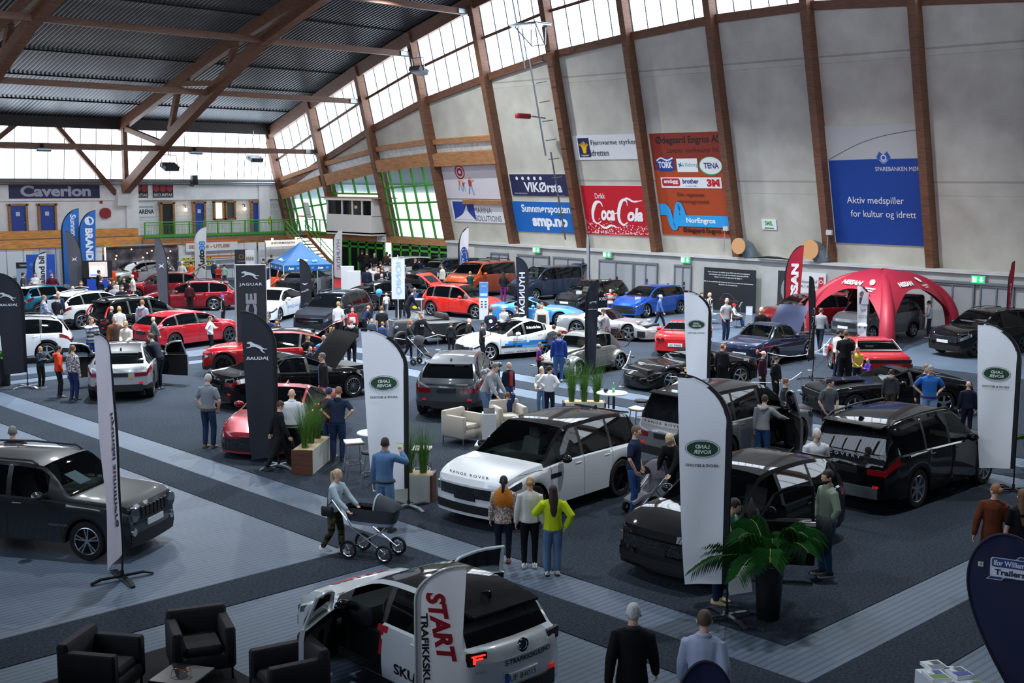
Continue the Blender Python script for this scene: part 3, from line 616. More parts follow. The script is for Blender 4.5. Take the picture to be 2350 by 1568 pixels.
sign('wall_sign', 'white wall sign with a dark blue shark fin reading MARINA SOLUTIONS', a, w, h, c, 'R')
def bsign(x0, x1, z0, z1): return x1-x0, z1-z0, ((x0+x1)/2, YB-.32, (z0+z1)/2)
w, h, c = bsign(30.75, 36.8, 5.32, 6.27); a = Art(); a.poly(rect(w, h), '23244e').text('Caverion', .05, 0, 4.7, .72, 'a9adc0', bold=.04)
sign('wall_sign', 'wide dark blue sign lettered Caverion above the blue doors', a, w, h, c, 'B')
for x0, lab in ((38.75, 'black sign with three red dots over the arena sign, left of its twin'), (40.65, 'black sign with three red dots nearer the loudspeaker')):
    w, h, c = bsign(x0, x0+1.55, 5.32, 6.27); a = Art(); a.poly(rect(w, h), '17161a')
    for k in (-1, 0, 1): a.poly(ell(.23, .24, 18, k*.51, .16), 'a02236')
    a.text('SECURITAS', 0, -.3, 1.42, .2, 'd8d8dc', bold=.02)
    sign('wall_sign', lab, a, w, h, c, 'B')
w, h, c = bsign(39.0, 40.85, 4.0, 4.95); c = (c[0], YB-.1, c[2]); a = Art(); a.poly(rect(w, h), 'e6e8ec'); crest(a, -.6, 0, .3); a.text('SPAREBANKEN MØRE', .28, .2, 1.15, .12, '555a66').text('ARENA', .3, -.12, 1.15, .32, '23262c', bold=.03)
sign('wall_sign', 'white arena sign with a small blue crest beside the dark doorway', a, w, h, c, 'B')
hr = thing('fire_hose_reel', 'round dark red fire hose reel on the back wall', 'hose reel', (37.15, YB-.3, 4.3))
MB().lathe([(.0, -.12), (.36, -.12), (.36, .12), (0, .12)], 24, 'y').build('drum', pm('8e1f2c', .4), hr); MB().box((.3, 0, -.2), (.1, .2, .12)).build('valve', STEEL, hr)
a = Art(); a.poly(rect(.24, .24), 'c8552c').poly(ell(.07, .07, 8), '222222'); sign('fire_sign', 'tiny orange square fire sign over the hose reel', a, .26, .26, (36.95, YB-.16, 5.05), 'B', 'sign')
for x, lab in ((43.1, 'glowing round lamp beside the dark doorway'), (47.9, 'glowing round lamp between brown window and right blue door')):
    l = thing('wall_lamp', lab, 'lamp', (x, YB-.35, 4.45), 0, 'round wall lamps on the back wall')
    MB().ball((0, 0, 0), .13).build('globe', pm('ffe0b0', .5, emit=4.), l); MB().tube([(0, .3, .35), (0, 0, .3), (0, 0, .1)], .03).build('bracket', BLACK, l)
sp = thing('loudspeaker', 'black box loudspeaker hanging under the high windows', 'loudspeaker', (43.45, YB-1.05, 6.55))
MB().bbox((0, 0, 0), (.42, .4, .66), .04).build('cabinet', BLACK, sp); MB().tube([(0, .62, -.4), (0, .2, -.45), (0, 0, -.3)], .04).build('bracket', BLACK, sp)
def flood(c, label, tilt=25, rz=0):
    f = thing('floodlight', label, 'floodlight', c, R(rz))
    M_ = Matrix.Rotation(R(tilt), 3, 'X')
    MB().box((0, 0, 0), (1.0, .75, .3), 0, M_).build('housing', pm('3a4047', .4, .4), f, smooth=False)
    MB().box((0, -.02, -.17), (.9, .62, .03), 0, M_).build('lens', pm('cfdbe4', .15), f, smooth=False)
    MB().tube([(-.55, 0, 0), (-.55, .1, .75), (.55, .1, .75), (.55, 0, 0)], .035).tube([(0, .1, .75), (0, .1, 1.0)], .04).build('bracket', STEEL, f)
flood((39.2, 72.5, 7.4), 'big grey floodlight on the lower end of the wooden truss')
flood(rw(57.7, 13.2, -.9), 'grey floodlight in front of the high windows near a column', 20, 90)
flood((48.2, 76.6, 8.1), 'small floodlight hung from the wall rail near the far corner', 20)
struct(T(), MB().tube([(48.2, 76.7, 9.0), (48.2, 76.7, 10.1)], .03, 5), STEEL)
for x, y, lab in ((30.5, 71.6, 'work lamp hung on the lowest roof beam at far left'), (40.6, 71.6, 'work lamp hung on the lowest roof beam right of the truss')):
    l = thing('beam_lamp', lab, 'lamp', (x, y, 8.3)); MB().bbox((0, 0, 0), (.9, .4, .22), .05).build('housing', STEEL, l); MB().box((0, .1, .2), (.1, .3, .3)).build('clamp', DARKIN, l)
ld = thing('service_ladder', 'thin grey rung ladder climbing beside the third brown column', 'ladder', (0, 0, 0))
mb = MB(); mb.tube([rw(48.4, 3.2, -.1), rw(48.2, 8.2, -.35)], .05, 6).tube([rw(48.5, 8.0, -.5), rw(48.5, 13.3, -.55)], .05, 6).tube([rw(48.9, 12.8, -.6), rw(49.0, 16.5, -.6)], .05, 6); mb.build('pole', STEEL, ld)
mb = MB()
for z in np.arange(3.6, 13.4, 1.05): mb.tube([rw(48.45, z, -.35), rw(47.6, z+.06, -.4)], .03, 5)
mb.build('rung', STEEL, ld)['kind'] = 'stuff'
pf = thing('service_platform', 'grey metal shelf platform sticking out from the column near the high windows', 'platform', rw(47.6, 14.75, -.5))
MB().box((-.5, 0, .2), (1.2, 2.0, .07)).box((-.5, 0, .28), (1.25, 2.05, .03)).build('deck', STEEL, pf, smooth=False)
MB().tube([(-.9, .8, .15), (.1, .5, -.8)], .035).tube([(-.9, -.8, .15), (.1, -.5, -.8)], .035).tube([(.1, .55, .1), (.1, .55, -.8), (.1, -.55, -.8), (.1, -.55, .1)], .035).build('bracket', STEEL, pf)
rd = thing('covered_arm', 'folded arm wrapped in a red cover on the ladder column', 'arm', rw(48.9, 10.2, -.9))
MB().bbox((-.3, .2, 0), (1.1, .35, .28), .08).build('cover', pm('a01e2c', .5), rd); MB().tube([(.2, 0, 0), (.9, -.4, -.1)], .04).build('pole', STEEL, rd)
for y, r_, lab in ((35.9, .40, 'ribbed grey duct elbow with tan lid by the column'), (31.75, .46, 'larger duct elbow with tan lid behind the red feather flag')):
    d = thing('duct', lab, 'duct', (51.42, y, 2.75))
    MB().tube([(0, -.3, .0), (0, -.28, .2), (-.04, -.15, .42), (-.2, .0, .56), (-.42, .05, .6), (-.55, .05, .6)], [r_*.86, r_*.92, r_*.98, r_, r_, r_], 18).build('pipe', pm('6d7a82', .45, .3), d)
    MB().lathe([(0, -.60), (r_*1.03, -.60), (r_*1.03, -.54), (0, -.54)], 24, 'x', (0, .05, .6)).build('lid', pm('cf9a66', .6), d)
tag(MB().tube([(0, .9, .05), (0, .3, .1), (0, -.3, .09), (0, -.9, .05)], [.08, .13, .12, .06], 10, flat=.5).build('folded_cloth', pm('1b1d20', .8), None, (51.0, 34.0, 2.76)), 'dark folded cloth lying on the ledge between the ducts', 'cloth')
for y, lab in ((36.9, 'small grey switch box on the column above the first duct'), (30.9, 'small grey switch box on the column above the red tent')):
    b = thing('switch_box', lab, 'switch box', rw(y, 4.2, -.06)); MB().box((0, 0, 0), (.14, .3, .24)).build('housing', pm('b9bdb9', .5), b, smooth=False); MB().tube([(.02, .1, -.1), (.05, .12, -1.2)], .02, 5).build('cable', pm('9a9c98', .6), b)
a = Art(); w, h = 3.2, 2.15; a.poly(rrect(w, h, .1), '1b1d22')
for k, t in enumerate(('Fred vil lansere 16 elbiler innen 2022. Ett Mustang-inspirert,', 'SUV kommer snart, og den får hele 600 KM rekkevidde (WLTP)', 'Dette har du ikke lyst til å gå glipp av.', '', 'Nå har du muligheten til å være en steg foran og sikre deg fortrinnsrett,', 'Registrer din interesse her.')):
    if t: a.text(t, -.05, .85-k*.125, len(t)*.042, .08, 'e6e6ea', bold=.02)
a.stroke(smooth_path([(-.6, -.62), (-.45, -.4), (-.3, -.22), (.1, -.24), (.4, -.5), (.6, -.55)], 5), .02, '5a5d66').stroke([(-.62, -.5), (-.3, -.52)], .03, 'a02432').stroke([(.1, -.56), (.6, -.6)], .025, 'a02432')
sign('backdrop_board', 'tall black fabric board with white text and a dim car outline', a, w, h, (XL-.35, 36.5, 1.09), 'L', 'banner', back='1b1d22')
a = Art(); w, h = 2.7, 1.75; a.poly(rect(w, h), 'd7d8da').poly(rect(1.1, h, -w/2+.55, 0), '2c2c32')
a.poly(ell(.4, .6, 20, -w/2+.6, -.05), '8d8c90').poly(ell(.16, .05, 10, -w/2+.5, .15), '26262a').poly(ell(.16, .05, 10, -w/2+.82, .15), '26262a').stroke(smooth_path([(-w/2+.45, -.35), (-w/2+.65, -.42), (-w/2+.88, -.33)], 4), .09, 'f0f0f0').poly(ell(.06, .16, 10, -w/2+.7, -.06), '77767a')
a.text('Nissan LEAF', .42, .42, .95, .16, '5d5f66').text('SIMPLY AMAZING', .38, .18, 1.15, .13, '5d5f66').poly(rect(.26, .55, 1.1, .4), 'b81f30').poly(ell(.1, .1, 14, 1.1, .45), 'e6e2e2').poly(ell(.07, .07, 14, 1.1, .45), 'b81f30')
sign('wall_poster', 'grey poster with a smiling face and a red corner mark', a, w, h, (XL-.1, 32.4, 1.35), 'L', 'poster')
a = Art();
for x, y, w_, h_, col in ((-.5, .1, .45, 1.3, 'c4562a'), (0, .25, .5, .7, 'e0a03a'), (.0, -.35, .9, .4, '8e2c22'), (-.4, -.3, .3, .3, 'd87a2e')): a.poly(rect(w_, h_, x, y), col)
sign('wall_mural', 'patchwork of orange and rust squares on the pale block wall', a, 1.5, 1.5, (XL-.02, 57.0, 1.7), 'L', 'mural', back='c9c9c6')
def pchip(xs, ys):
    xs = np.array(xs, float); ys = np.array(ys, float); h = np.diff(xs); d = np.diff(ys)/h; m = np.zeros(len(xs))
    m[0], m[-1] = d[0], d[-1]
    for i in range(1, len(xs)-1):
        if d[i-1]*d[i] > 0:
            w1, w2 = 2*h[i]+h[i-1], h[i]+2*h[i-1]; m[i] = (w1+w2)/(w1/d[i-1]+w2/d[i])
    def f(x):
        i = int(min(max(np.searchsorted(xs, x)-1, 0), len(h)-1)); t = min(max((x-xs[i])/h[i], 0), 1)
        return ys[i]*(1+2*t)*(1-t)**2+m[i]*h[i]*t*(1-t)**2+ys[i+1]*t*t*(3-2*t)+m[i+1]*h[i]*t*t*(t-1)
    return f
SH = dict(  # per shape: sill, nose, hood, cowl, roof front, roof rear(-L), rear glass foot(-L), roof rear height(-H), deck, tail, roof half width off W/2
    suv=dict(zs=.30, nose=.95, hood=1.10, cow=1.25, rf=2.1, rr=.46, rb=.13, rz=.10, deck=1.12, tail=1.02, tum=.30, bow=.16, rbow=.10, clad=1, gq=.30),
    hatch=dict(zs=.22, nose=.76, hood=.98, cow=1.12, rf=2.0, rr=.55, rb=.14, rz=.10, deck=1.0, tail=.94, tum=.28, bow=.22, rbow=.14, clad=0, gq=.42),
    wagon=dict(zs=.22, nose=.74, hood=.96, cow=1.35, rf=2.3, rr=.62, rb=.16, rz=.10, deck=1.0, tail=.95, tum=.29, bow=.24, rbow=.14, clad=0, gq=.42),
    saloon=dict(zs=.22, nose=.72, hood=.95, cow=1.45, rf=2.45, rr=1.75, rb=.78, rz=.07, deck=1.05, tail=1.0, tum=.31, bow=.26, rbow=.16, clad=0, gq=1.32),
    van=dict(zs=.28, nose=.98, hood=1.16, cow=.95, rf=1.75, rr=.12, rb=.05, rz=.05, deck=1.2, tail=1.1, tum=.17, bow=.2, rbow=.03, clad=0, gq=.22),
    fastback=dict(zs=.24, nose=.78, hood=.95, cow=1.75, rf=2.45, rr=1.75, rb=.32, rz=.05, deck=.98, tail=.93, tum=.30, bow=.05, rbow=.04, clad=0, gq=1.2),
    coupe=dict(zs=.2, nose=.66, hood=.88, cow=1.7, rf=2.45, rr=1.7, rb=.75, rz=.04, deck=.95, tail=.9, tum=.32, bow=.2, rbow=.1, clad=0, gq=1.25),
    sport=dict(zs=.16, nose=.52, hood=.84, cow=1.55, rf=2.3, rr=1.75, rb=.65, rz=.04, deck=.92, tail=.86, tum=.38, bow=.42, rbow=.18, clad=0, gq=1.3),
    vette=dict(zs=.18, nose=.56, hood=.82, cow=1.95, rf=2.55, rr=1.7, rb=1.05, rz=.03, deck=.9, tail=.84, tum=.36, bow=.5, rbow=.14, clad=0, gq=1.5),
    boxy=dict(zs=.24, nose=.82, hood=.96, cow=1.35, rf=2.05, rr=1.55, rb=.95, rz=.05, deck=1.02, tail=.98, tum=.24, bow=.06, rbow=.05, clad=0, gq=1.25),
    round50=dict(zs=.26, nose=.82, hood=.98, cow=1.4, rf=2.0, rr=1.55, rb=.98, rz=.08, deck=1.02, tail=.86, tum=.26, bow=.2, rbow=.16, clad=0, gq=1.3),
    beetle=dict(zs=.26, nose=.62, hood=.95, cow=1.2, rf=1.62, rr=1.5, rb=.85, rz=.08, deck=1.12, tail=.55, tum=.2, bow=.3, rbow=.25, clad=0, gq=1.25),
    pickup=dict(zs=.38, nose=1.05, hood=1.18, cow=1.3, rf=2.0, rr=.3, rb=.12, rz=.06, deck=1.2, tail=1.1, tum=.24, bow=.12, rbow=.05, clad=1, gq=.3),
)
WH = {}
def wheel_mesh(r, w, style):
    key = (round(r, 3), w, style)
    if key in WH: return WH[key]
    rim_c, n, kind = {'silver5': ('c4c8cc', 5, 0), 'silver10': ('c4c8cc', 5, 1), 'multi': ('c8ccd0', 15, 2), 'black5': ('17181b', 5, 0), 'black10': ('1a1b1f', 5, 1),
                      'chrome5': ('d8dadc', 5, 3), 'dark10': ('5a5e64', 5, 1), 'silver7': ('b9bdc2', 7, 0), 'steel': ('2b2c30', 8, 2), 'white5': ('e6e6e8', 5, 0)}[style]
    q = .70 if r > .3 else .66
    t = MB().lathe([(r*q, -w/2), (r*.93, -w/2), (r*.985, -w/2+.025), (r, -w/2+.06), (r, w/2-.06), (r*.985, w/2-.025), (r*.93, w/2), (r*(q+.02), w/2-.004), (r*q, w/2-.02)], 28, 'y').mesh([RUBBER])
    m = MB(); R_ = r*q
    m.lathe([(R_*1.02, w/2-.012), (R_*.97, w/2-.004), (R_*.92, w/2-.018), (R_*.90, -.02)], 28, 'y', mi=0)
    m.lathe([(R_*.91, .0), (.0, .0)], 28, 'y', mi=1); m.lathe([(0, w/2-.02), (R_*.17, w/2-.022), (R_*.19, w/2-.045), (R_*.19, .0)], 14, 'y', mi=0)
    def spoke(a, r0, r1, w0, w1):
        c, s = math.cos(a), math.sin(a); d = Vector((c, 0, s)); e = Vector((-s, 0, c)); Y = Vector((0, 1, 0))
        rows = [[d*rr+e*ww/2*k+Y*(yy+dy) for k, dy in ((-1, 0), (1, 0), (1, -.03), (-1, -.03))] for rr, ww, yy in ((r0, w0, w/2-.03), ((r0+r1)/2, (w0+w1)/2*.85, w/2-.022), (r1, w1, w/2-.014))]
        m.rings(rows, 0, True)
    for k in range(n):
        a = 2*pi*k/n+.3
        if kind == 0: spoke(a, R_*.12, R_*.93, R_*.26, R_*.2)
        elif kind == 1:
            for da in (-.16, .16): spoke(a+da, R_*.14, R_*.93, R_*.10, R_*.12)
        elif kind == 2: spoke(a, R_*.14, R_*.93, R_*.05, R_*.07)
        else: spoke(a, R_*.1, R_*.93, R_*.36, R_*.26)
    rm = pm(rim_c, .18 if 'chrome' in style else .28, 1. if rim_c[0] in 'cd' else .7)
    WH[key] = (t, m.mesh([rm, pm('0a0a0b', .6)], ang=30)); return WH[key]
LAMPG = pm('5c646c', .1, .7, coat=1.); TAILG = pm('6a0a10', .12, coat=1., emit=.1); CHROMED = pm('b9bdc1', .16, 1.)
SEATC = {}
def paint(c, metal=.35):
    dark = max(lin(c)) < .03
    return pm(c, .5 if dark else .36, 0. if dark else metal, coat=.75 if dark else 1., spec=.04 if dark else .4)
CARBOX = []
def slab(y0, y1, z0, z1, x, th, dz, ny=8, fn=None):
    """thin panel across the car, following the bowed nose or tail"""
    m = MB(); rows = []
    for k in range(ny+1):
        y = y0+(y1-y0)*k/ny; za, zb_ = (z0, z1) if fn is None else fn(y)
        X = dz(x, y); s_ = 1 if x > 0 else -1
        rows.append([(X-s_*.05, y, za), (X+s_*th, y, za), (X+s_*th, y, zb_), (X-s_*.05, y, zb_)])
    return m.rings(rows, 0, True)
def car(name, label, pos, shape, L, W, H, wb, fo, r, col, metal=.3, rim='silver5', roof=None, far=False, doors=4, openings={}, lift=None, seat='2a2a2d', see=.3, cat='car', group=None,
        plate=None, plate_col='1a1b1e', rails=False, handle=None, over=None, grille='0c0d0f', chrome=False, frontlamp=None, width=None, darkcab=False, tailface=True):
    S = dict(SH[shape]); S.update(over or {})
    x, y, hd = pos; root = thing(name, label, cat, (x, y, 0), R(hd), group)
    P_ = paint(col, metal); PR = paint(roof) if roof else P_; GLS = glassm('0a0d10', .15 if far else min(see+.3, .85)); GLD = glassm('0a0d10', .12)
    cow, rf, zs = S['cow'], S['rf'], S['zs']; rr, rb = L-S['rr'], L-S['rb']; hood, deck, tail, nose = S['hood'], S['deck'], S['tail'], S['nose']
    top = S.get('top') or [(0, nose-.16), (.05, nose-.06), (.2, nose), (cow*.6, hood-.035), (cow, hood), ((cow+rf)/2, hood+(H-.05-hood)*.56), (rf, H-.05), (min(rf+.45, (rf+rr)/2-.05), H-.006), ((rf+rr)/2, H), (rr, H-S['rz']), (rb, deck), (L-.07, tail), (L-.02, tail-.06), (L, tail-.16)]
    top = pchip(*zip(*top))
    be = S.get('belt') or [(0, nose-.22), (.35, nose-.08), (cow, hood-.10), (cow+.9, hood-.055), (rb-.35, deck-.05), (L-.08, tail-.08), (L, tail-.22)]
    be = pchip(*zip(*be))
    wd = pchip(*zip(*(width or [(0, .80), (.06, .86), (.2, .93), (.5, .985), (.9, 1), (L-.8, 1), (L-.3, .965), (L-.08, .90), (L, .84)])))
    tum = W/2-S['tum']; Ra = r+.055; ax = (fo, fo+wb)
    d0 = fo+Ra+.06; d1 = d0+(1.08 if doors == 4 else 1.3); d2 = min(d1+.98, fo+wb-.12)
    seams = [d0, d1]+([d2] if doors == 4 else [])
    bp = .05
    wins = [(cow+.42, d1-bp, 0)]
    if doors == 4: wins += [(d1+bp, d2-.03, 1), (d2+.05, L-S['gq'], 2)]
    else: wins += [(d1+bp, max(d1+.3, L-S['gq']), 2)]
    key = {0, .06, .2, cow, rf, rr, rb, L-.07, L-.02, L, .5, L-.42}
    for s_ in seams: key |= {s_-.006, s_+.006}
    for a, b, k in wins: key |= {a, b}
    for a in ax:
        for k in range(0, 13): key.add(round(a-Ra*math.cos(pi*k/12), 4))
        key |= {a-Ra-.003, a+Ra+.003}
    st = sorted(s_ for s_ in key if 0 <= s_ <= L)
    out = [st[0]]
    for s_ in st[1:]:
        if s_-out[-1] < .0025: continue
        n = int((s_-out[-1])/.16)
        for k in range(n): out.append(out[-1]+(s_-out[-1])/(n-k+1))
        out.append(s_)
    st = out
    bow, rbow = S['bow'], S['rbow']
    def dz(X, y):   # plan curvature of nose and tail
        s_ = L/2-X
        if s_ < .9: return X-bow*(abs(y)/(W/2))**2*(1-s_/.9)
        if s_ > L-.6: return X+rbow*(abs(y)/(W/2))**2*(1-(L-s_)/.6)
        return X
    def section(s_):
        w = W/2*wd(s_); zt = top(s_); zb_ = min(be(s_), zt-.03); zl = zs+(.06 if s_ < .3 or s_ > L-.35 else 0)
        if s_ < .25: zl = zs-.06
        inn = .03
        for a in ax:
            if abs(s_-a) <= Ra+.0005: zl = max(zl, r+math.sqrt(max(Ra*Ra-(s_-a)**2, 0))); inn = .28
        D = max(zb_-zl, .05); hg = zt-zb_; t = min(max(hg/max(H-zb_, .1), 0), 1)
        yb = w-.065; yr = yb+(min(tum, yb-.02)-yb)*t**.9; e = min(1, hg/.3)
        return [(w-inn, zl), (w-.015, zl), (w+.0, zl+D*.25), (w-.004, zl+D*.79), (w-.028, zb_-.012), (yb, zb_+.012), (yb+(yr-yb)*.5+.018*e, zb_+hg*.44), (yr, zb_+hg*.86), (yr-.055, zb_+hg*(.955)), (yr*.55, zb_+hg*.99), (0, zt)]
    secs = [section(s_) for s_ in st]
    buckets = {}
    def put(cat_, vs): buckets.setdefault(cat_, []).append(vs)
    hl = S.get('hl', .5); tl = S.get('tl', .42)
    for i in range(len(st)-1):
        a, b = st[i], st[i+1]; mid = (a+b)/2
        gap = any(abs(mid-s_) < .004 for s_ in seams)
        di = 0 if d0 < mid < d1 else (1 if doors == 4 and d1 < mid < d2 else None)
        for k in range(10):
            c = 'body'
            if k == 0: c = 'well'
            elif gap and k <= 4: c = 'gap'
            elif k in (5, 6):
                for q, (u0, u1, w_) in enumerate(wins):
                    if u0-1e-4 <= mid <= u1: c = ('win', q)
                if c == 'body' and cow+.4 < mid < L-S['gq']+.0: c = 'pillar'
                elif c == 'body' and ((di is not None and mid > cow+.2) or (darkcab and cow < mid < rb)): c = 'pillar'
            elif k in (8, 9):
                if cow <= mid <= rf: c = 'windshield'
                elif rr <= mid <= rb: c = 'rear_window'
                elif rf < mid < rr: c = 'roof'
                elif .12 < mid < cow: c = 'hood'
            elif k == 7:
                if cow < mid < rb: c = 'roof' if darkcab else 'rail'
                elif .12 < mid < cow: c = 'hood'
            elif k == 1 and S['clad']: c = 'clad'
            elif k == 3 and mid < hl and not frontlamp and shape not in ('sport', 'vette'): c = 'headlight'
            elif k == 3 and mid > L-tl and tailface and shape not in ('fastback', 'boxy', 'round50', 'beetle', 'vette', 'sport'): c = 'taillight'
            if c == 'body' and k in (5, 6) and .12 < mid < cow: c = 'hood'
            if di is not None and c in ('body', 'clad') and 1 <= k <= 4: c = ('door', di)
            for sd in (1, -1):
                vs = []
                for (ii, kk) in ((i, k), (i+1, k), (i+1, k+1), (i, k+1)):
                    yy, zz = secs[ii][kk]; X = L/2-st[ii]; vs.append((dz(X, yy), sd*yy, zz))
                put((c, sd) if isinstance(c, tuple) or c in ("headlight", "taillight") else c, vs if sd > 0 else vs[::-1])
    for (i, sgn) in ((0, 1), (len(st)-1, -1)):   # nose and tail caps
        X = L/2-st[i]
        for k in range(1, 10):
            (ya, za), (yb, zb_) = secs[i][k], secs[i][k+1]; n = 8
            for q in range(n):
                f0, f1 = -1+2*q/n, -1+2*(q+1)/n
                vs = [(dz(X, ya*f0), ya*f0, za), (dz(X, ya*f1), ya*f1, za), (dz(X, yb*f1), yb*f1, zb_), (dz(X, yb*f0), yb*f0, zb_)]
                put('clad' if (k == 1 and S['clad']) else 'body', vs if sgn > 0 else vs[::-1])
    def mk(keys, mats):
        m = MB(); idx = {}
        for mi, ks in enumerate(keys):
            for k in ks:
                for vs in buckets.get(k, []):
                    f = []
                    for p in vs:
                        q = tuple(round(c_, 4) for c_ in p)
                        if q not in idx: idx[q] = len(m.v); m.v.append(q)
                        f.append(idx[q])
                    f2 = [v for j, v in enumerate(f) if v != f[j-1]]
                    if len(f2) > 2: m.f.append(tuple(f2)); m.m.append(mi)
        return m
    CLAD = pm('16181b', .6)
    mk([['body', 'rail'], ['well', 'gap', 'pillar'], ['clad']], [P_, pm('08090a', .6), CLAD]).build('body_shell', [P_, pm('08090a', .5), CLAD], root, ang=42)
    mk([['hood']], []).build('hood', P_, root, ang=42)
    mk([['roof']], []).build('roof', PR, root, ang=42)
    for nm in ('windshield', 'rear_window'):
        if nm in buckets: mk([[nm]], []).build(nm, GLS if nm == 'windshield' or doors == 2 else GLD, root)
    if frontlamp is None and ('headlight', 1) in buckets:
        for sd in (1, -1): mk([[('headlight', sd)]], []).build('headlight', LAMPG, root)
    if ('taillight', 1) in buckets:
        for sd in (1, -1): mk([[('taillight', sd)]], []).build('taillight', TAILG, root)
    for di in range(2 if doors == 4 else 1):
        for sd in (1, -1):
            m = mk([[(('door', di), sd)]], []); ang = openings.get((di, sd)); hx, hy = L/2-(d0, d1)[di], sd*(W/2-.04)
            if ang:
                o = len(m.v); m.v += [(p[0], p[1]-sd*.07, p[2]) for p in m.v]; nf = len(m.f); ed = {}
                for f in m.f[:nf]:
                    for a_, b_ in zip(f, f[1:]+f[:1]): ed[(a_, b_)] = 1
                m.f += [tuple(v+o for v in f[::-1]) for f in m.f[:nf]]; m.m += [1]*nf
                for (a_, b_) in ed:
                    if (b_, a_) not in ed: m.f.append((b_, a_, a_+o, b_+o)); m.m.append(0)
                u0, u1, _ = wins[di]; sa, sb = section(u0+.12), section(u1)
                fr = [(L/2-u0+.12, sd*sa[5][0], sa[5][1])]+[(L/2-s_, sd*section(s_)[7][0], section(s_)[7][1]) for s_ in np.linspace(u0+.12, u1, 6)]+[(L/2-u1, sd*sb[5][0], sb[5][1])]
                m.tube(fr, .028, 6, 0)
            m.v = [(p[0]-hx, p[1]-hy, p[2]) for p in m.v]
            d = m.build('door', [P_, DARKIN], root, (hx, hy, 0), R(-sd*ang if ang else 0), ang=42)
            if ang: tag(d, 'front door standing open' if di == 0 else 'rear door standing open', None)
            w_ = mk([[(('win', di), sd)]], [])
            if w_.f:
                w_.v = [(p[0]-hx, p[1]-hy, p[2]) for p in w_.v]; w_.build('door_window', GLS if di == 0 else GLD, d)
            if not far:
                sx = (d1, d2)[di] if doors == 4 else d1; s5 = section(sx-.22)
                MB().bbox((L/2-sx+.2-hx, sd*(s5[4][0]+.012)-hy, s5[4][1]-.09), (.2, .035, .035), .012).build('handle', handle or P_, d)
    for q in range(len(wins)):
        if wins[q][2] == 2:
            for sd in (1, -1):
                m = mk([[(('win', q), sd)]], [])
                if m.f: m.build('quarter_window', GLS if doors == 2 else GLD, root)
    MB().box((0, 0, (zs+.5)/2+.05), (L-.7, W-.62, .5-zs+.22)).build('underbody', DARKIN, root, smooth=False)
    if not far:
        sm = pm(seat, .6); zc = zs+.28; kz = min(1, (H-.13-zc)/.93)
        MB().bbox((L/2-cow-.42, 0, hood-.16), (.6, W-.34, .26), .06).build('dashboard', pm('2c2f31', .7), root)
        for sd in (1, -1):
            m = MB().bbox((L/2-d1+.42, sd*.37, zc+.12), (.52, .5, .2), .06).rings([[(L/2-d1+.2-k*.18, sd*.37-.24+.03*k, zc+.1+k*.62), (L/2-d1+.06-k*.18, sd*.37-.24+.03*k, zc+.1+k*.62), (L/2-d1+.06-k*.18, sd*.37+.24-.03*k, zc+.1+k*.62), (L/2-d1+.2-k*.18, sd*.37+.24-.03*k, zc+.1+k*.62)] for k in (0, .5, 1)]).bbox((L/2-d1-.07, sd*.37, zc+.82), (.1, .28, .2), .04)
            m.v = [(p[0], p[1], zc+(p[2]-zc)*kz) for p in m.v]; m.build('seat', sm, root)
        if doors == 4: MB().bbox((L/2-d2+.3, 0, zc+.12), (.5, W-.5, .2), .06).bbox((L/2-d2+.0, 0, zc+.42), (.16, W-.5, .6), .06).build('rear_seat', sm, root)
        c_ = (L/2-cow-.86, .37, hood-.08); ring = [(c_[0]+.08*math.sin(a), c_[1]+.18*math.cos(a), c_[2]+.16*math.sin(a)) for a in np.linspace(0, 2*pi, 17)]
        MB().tube(ring, .016, 6).ball(c_, .05, 8, 5).build('steering_wheel', BLACK, root)
    tw = .235 if r > .33 else .2; t_, m_ = wheel_mesh(r, tw, rim)
    for a in ax:
        for sd in (1, -1):
            wo = link('wheel', t_, root, (L/2-a, sd*(W/2-tw/2-.015), r), 0 if sd > 0 else pi); link('rim', m_, wo)
    gx = L/2; gw = W*.34
    if shape in ('suv', 'hatch', 'wagon', 'saloon', 'van', 'pickup'):
        slab(-gw, gw, nose-.40, nose-.20, gx, .012, dz).build('grille', pm(grille, .3, .4, kind=None if far else 'gmesh'), root)
        slab(-gw*1.15, gw*1.15, zs+.0, zs+.16, gx, .012, dz).build('air_intake', BLACK, root)
        for sd in (1, -1):
            slab(sd*(gw+.03), sd*W*.40, nose-.36, nose-.20, gx, .01, dz, 4).build('headlight_face', LAMPG, root)
            slab(sd*(gw*1.2), sd*W*.40, zs+.05, zs+.2, gx, .01, dz, 4).build('fog_lamp', PLASTIC, root)
        if chrome: slab(-gw, gw, nose-.2, nose-.17, gx, .02, dz).build('chrome_trim', CHROMED, root)
        pz = zs+.30
    else: pz = zs+.22
    pc = pm(plate_col, .4)
    slab(-.26, .26, pz-.055, pz+.055, gx+.015, .015, dz, 4).build('front_plate', pc, root)
    tz = tail-.36 if shape in ('saloon', 'coupe', 'fastback', 'round50', 'sport', 'vette', 'boxy') else tail-.24
    tz = S.get('plate_z', tz)
    pl = slab(-.27, .27, tz-.06, tz+.06, -L/2-.012, .015, dz, 4).build('number_plate', pm('e4e6e8', .4) if plate else pc, root)
    def rear_text(body, w_, h_, z, y=0., c='0b0c0e', par=root, nm='lettering', extra=.004, **k):
        v, f = text_fit(body, w_, h_, **k); m = MB(); m.add([(dz(-L/2, y-a)-extra-.012, y-a, z+b) for a, b in v], [q for q in f])
        return m.build(nm, pm(c, .4), par, smooth=False)
    if plate: rear_text(plate, .44, .075, tz, 0, '1a1b20', pl, 'plate_text', .022)
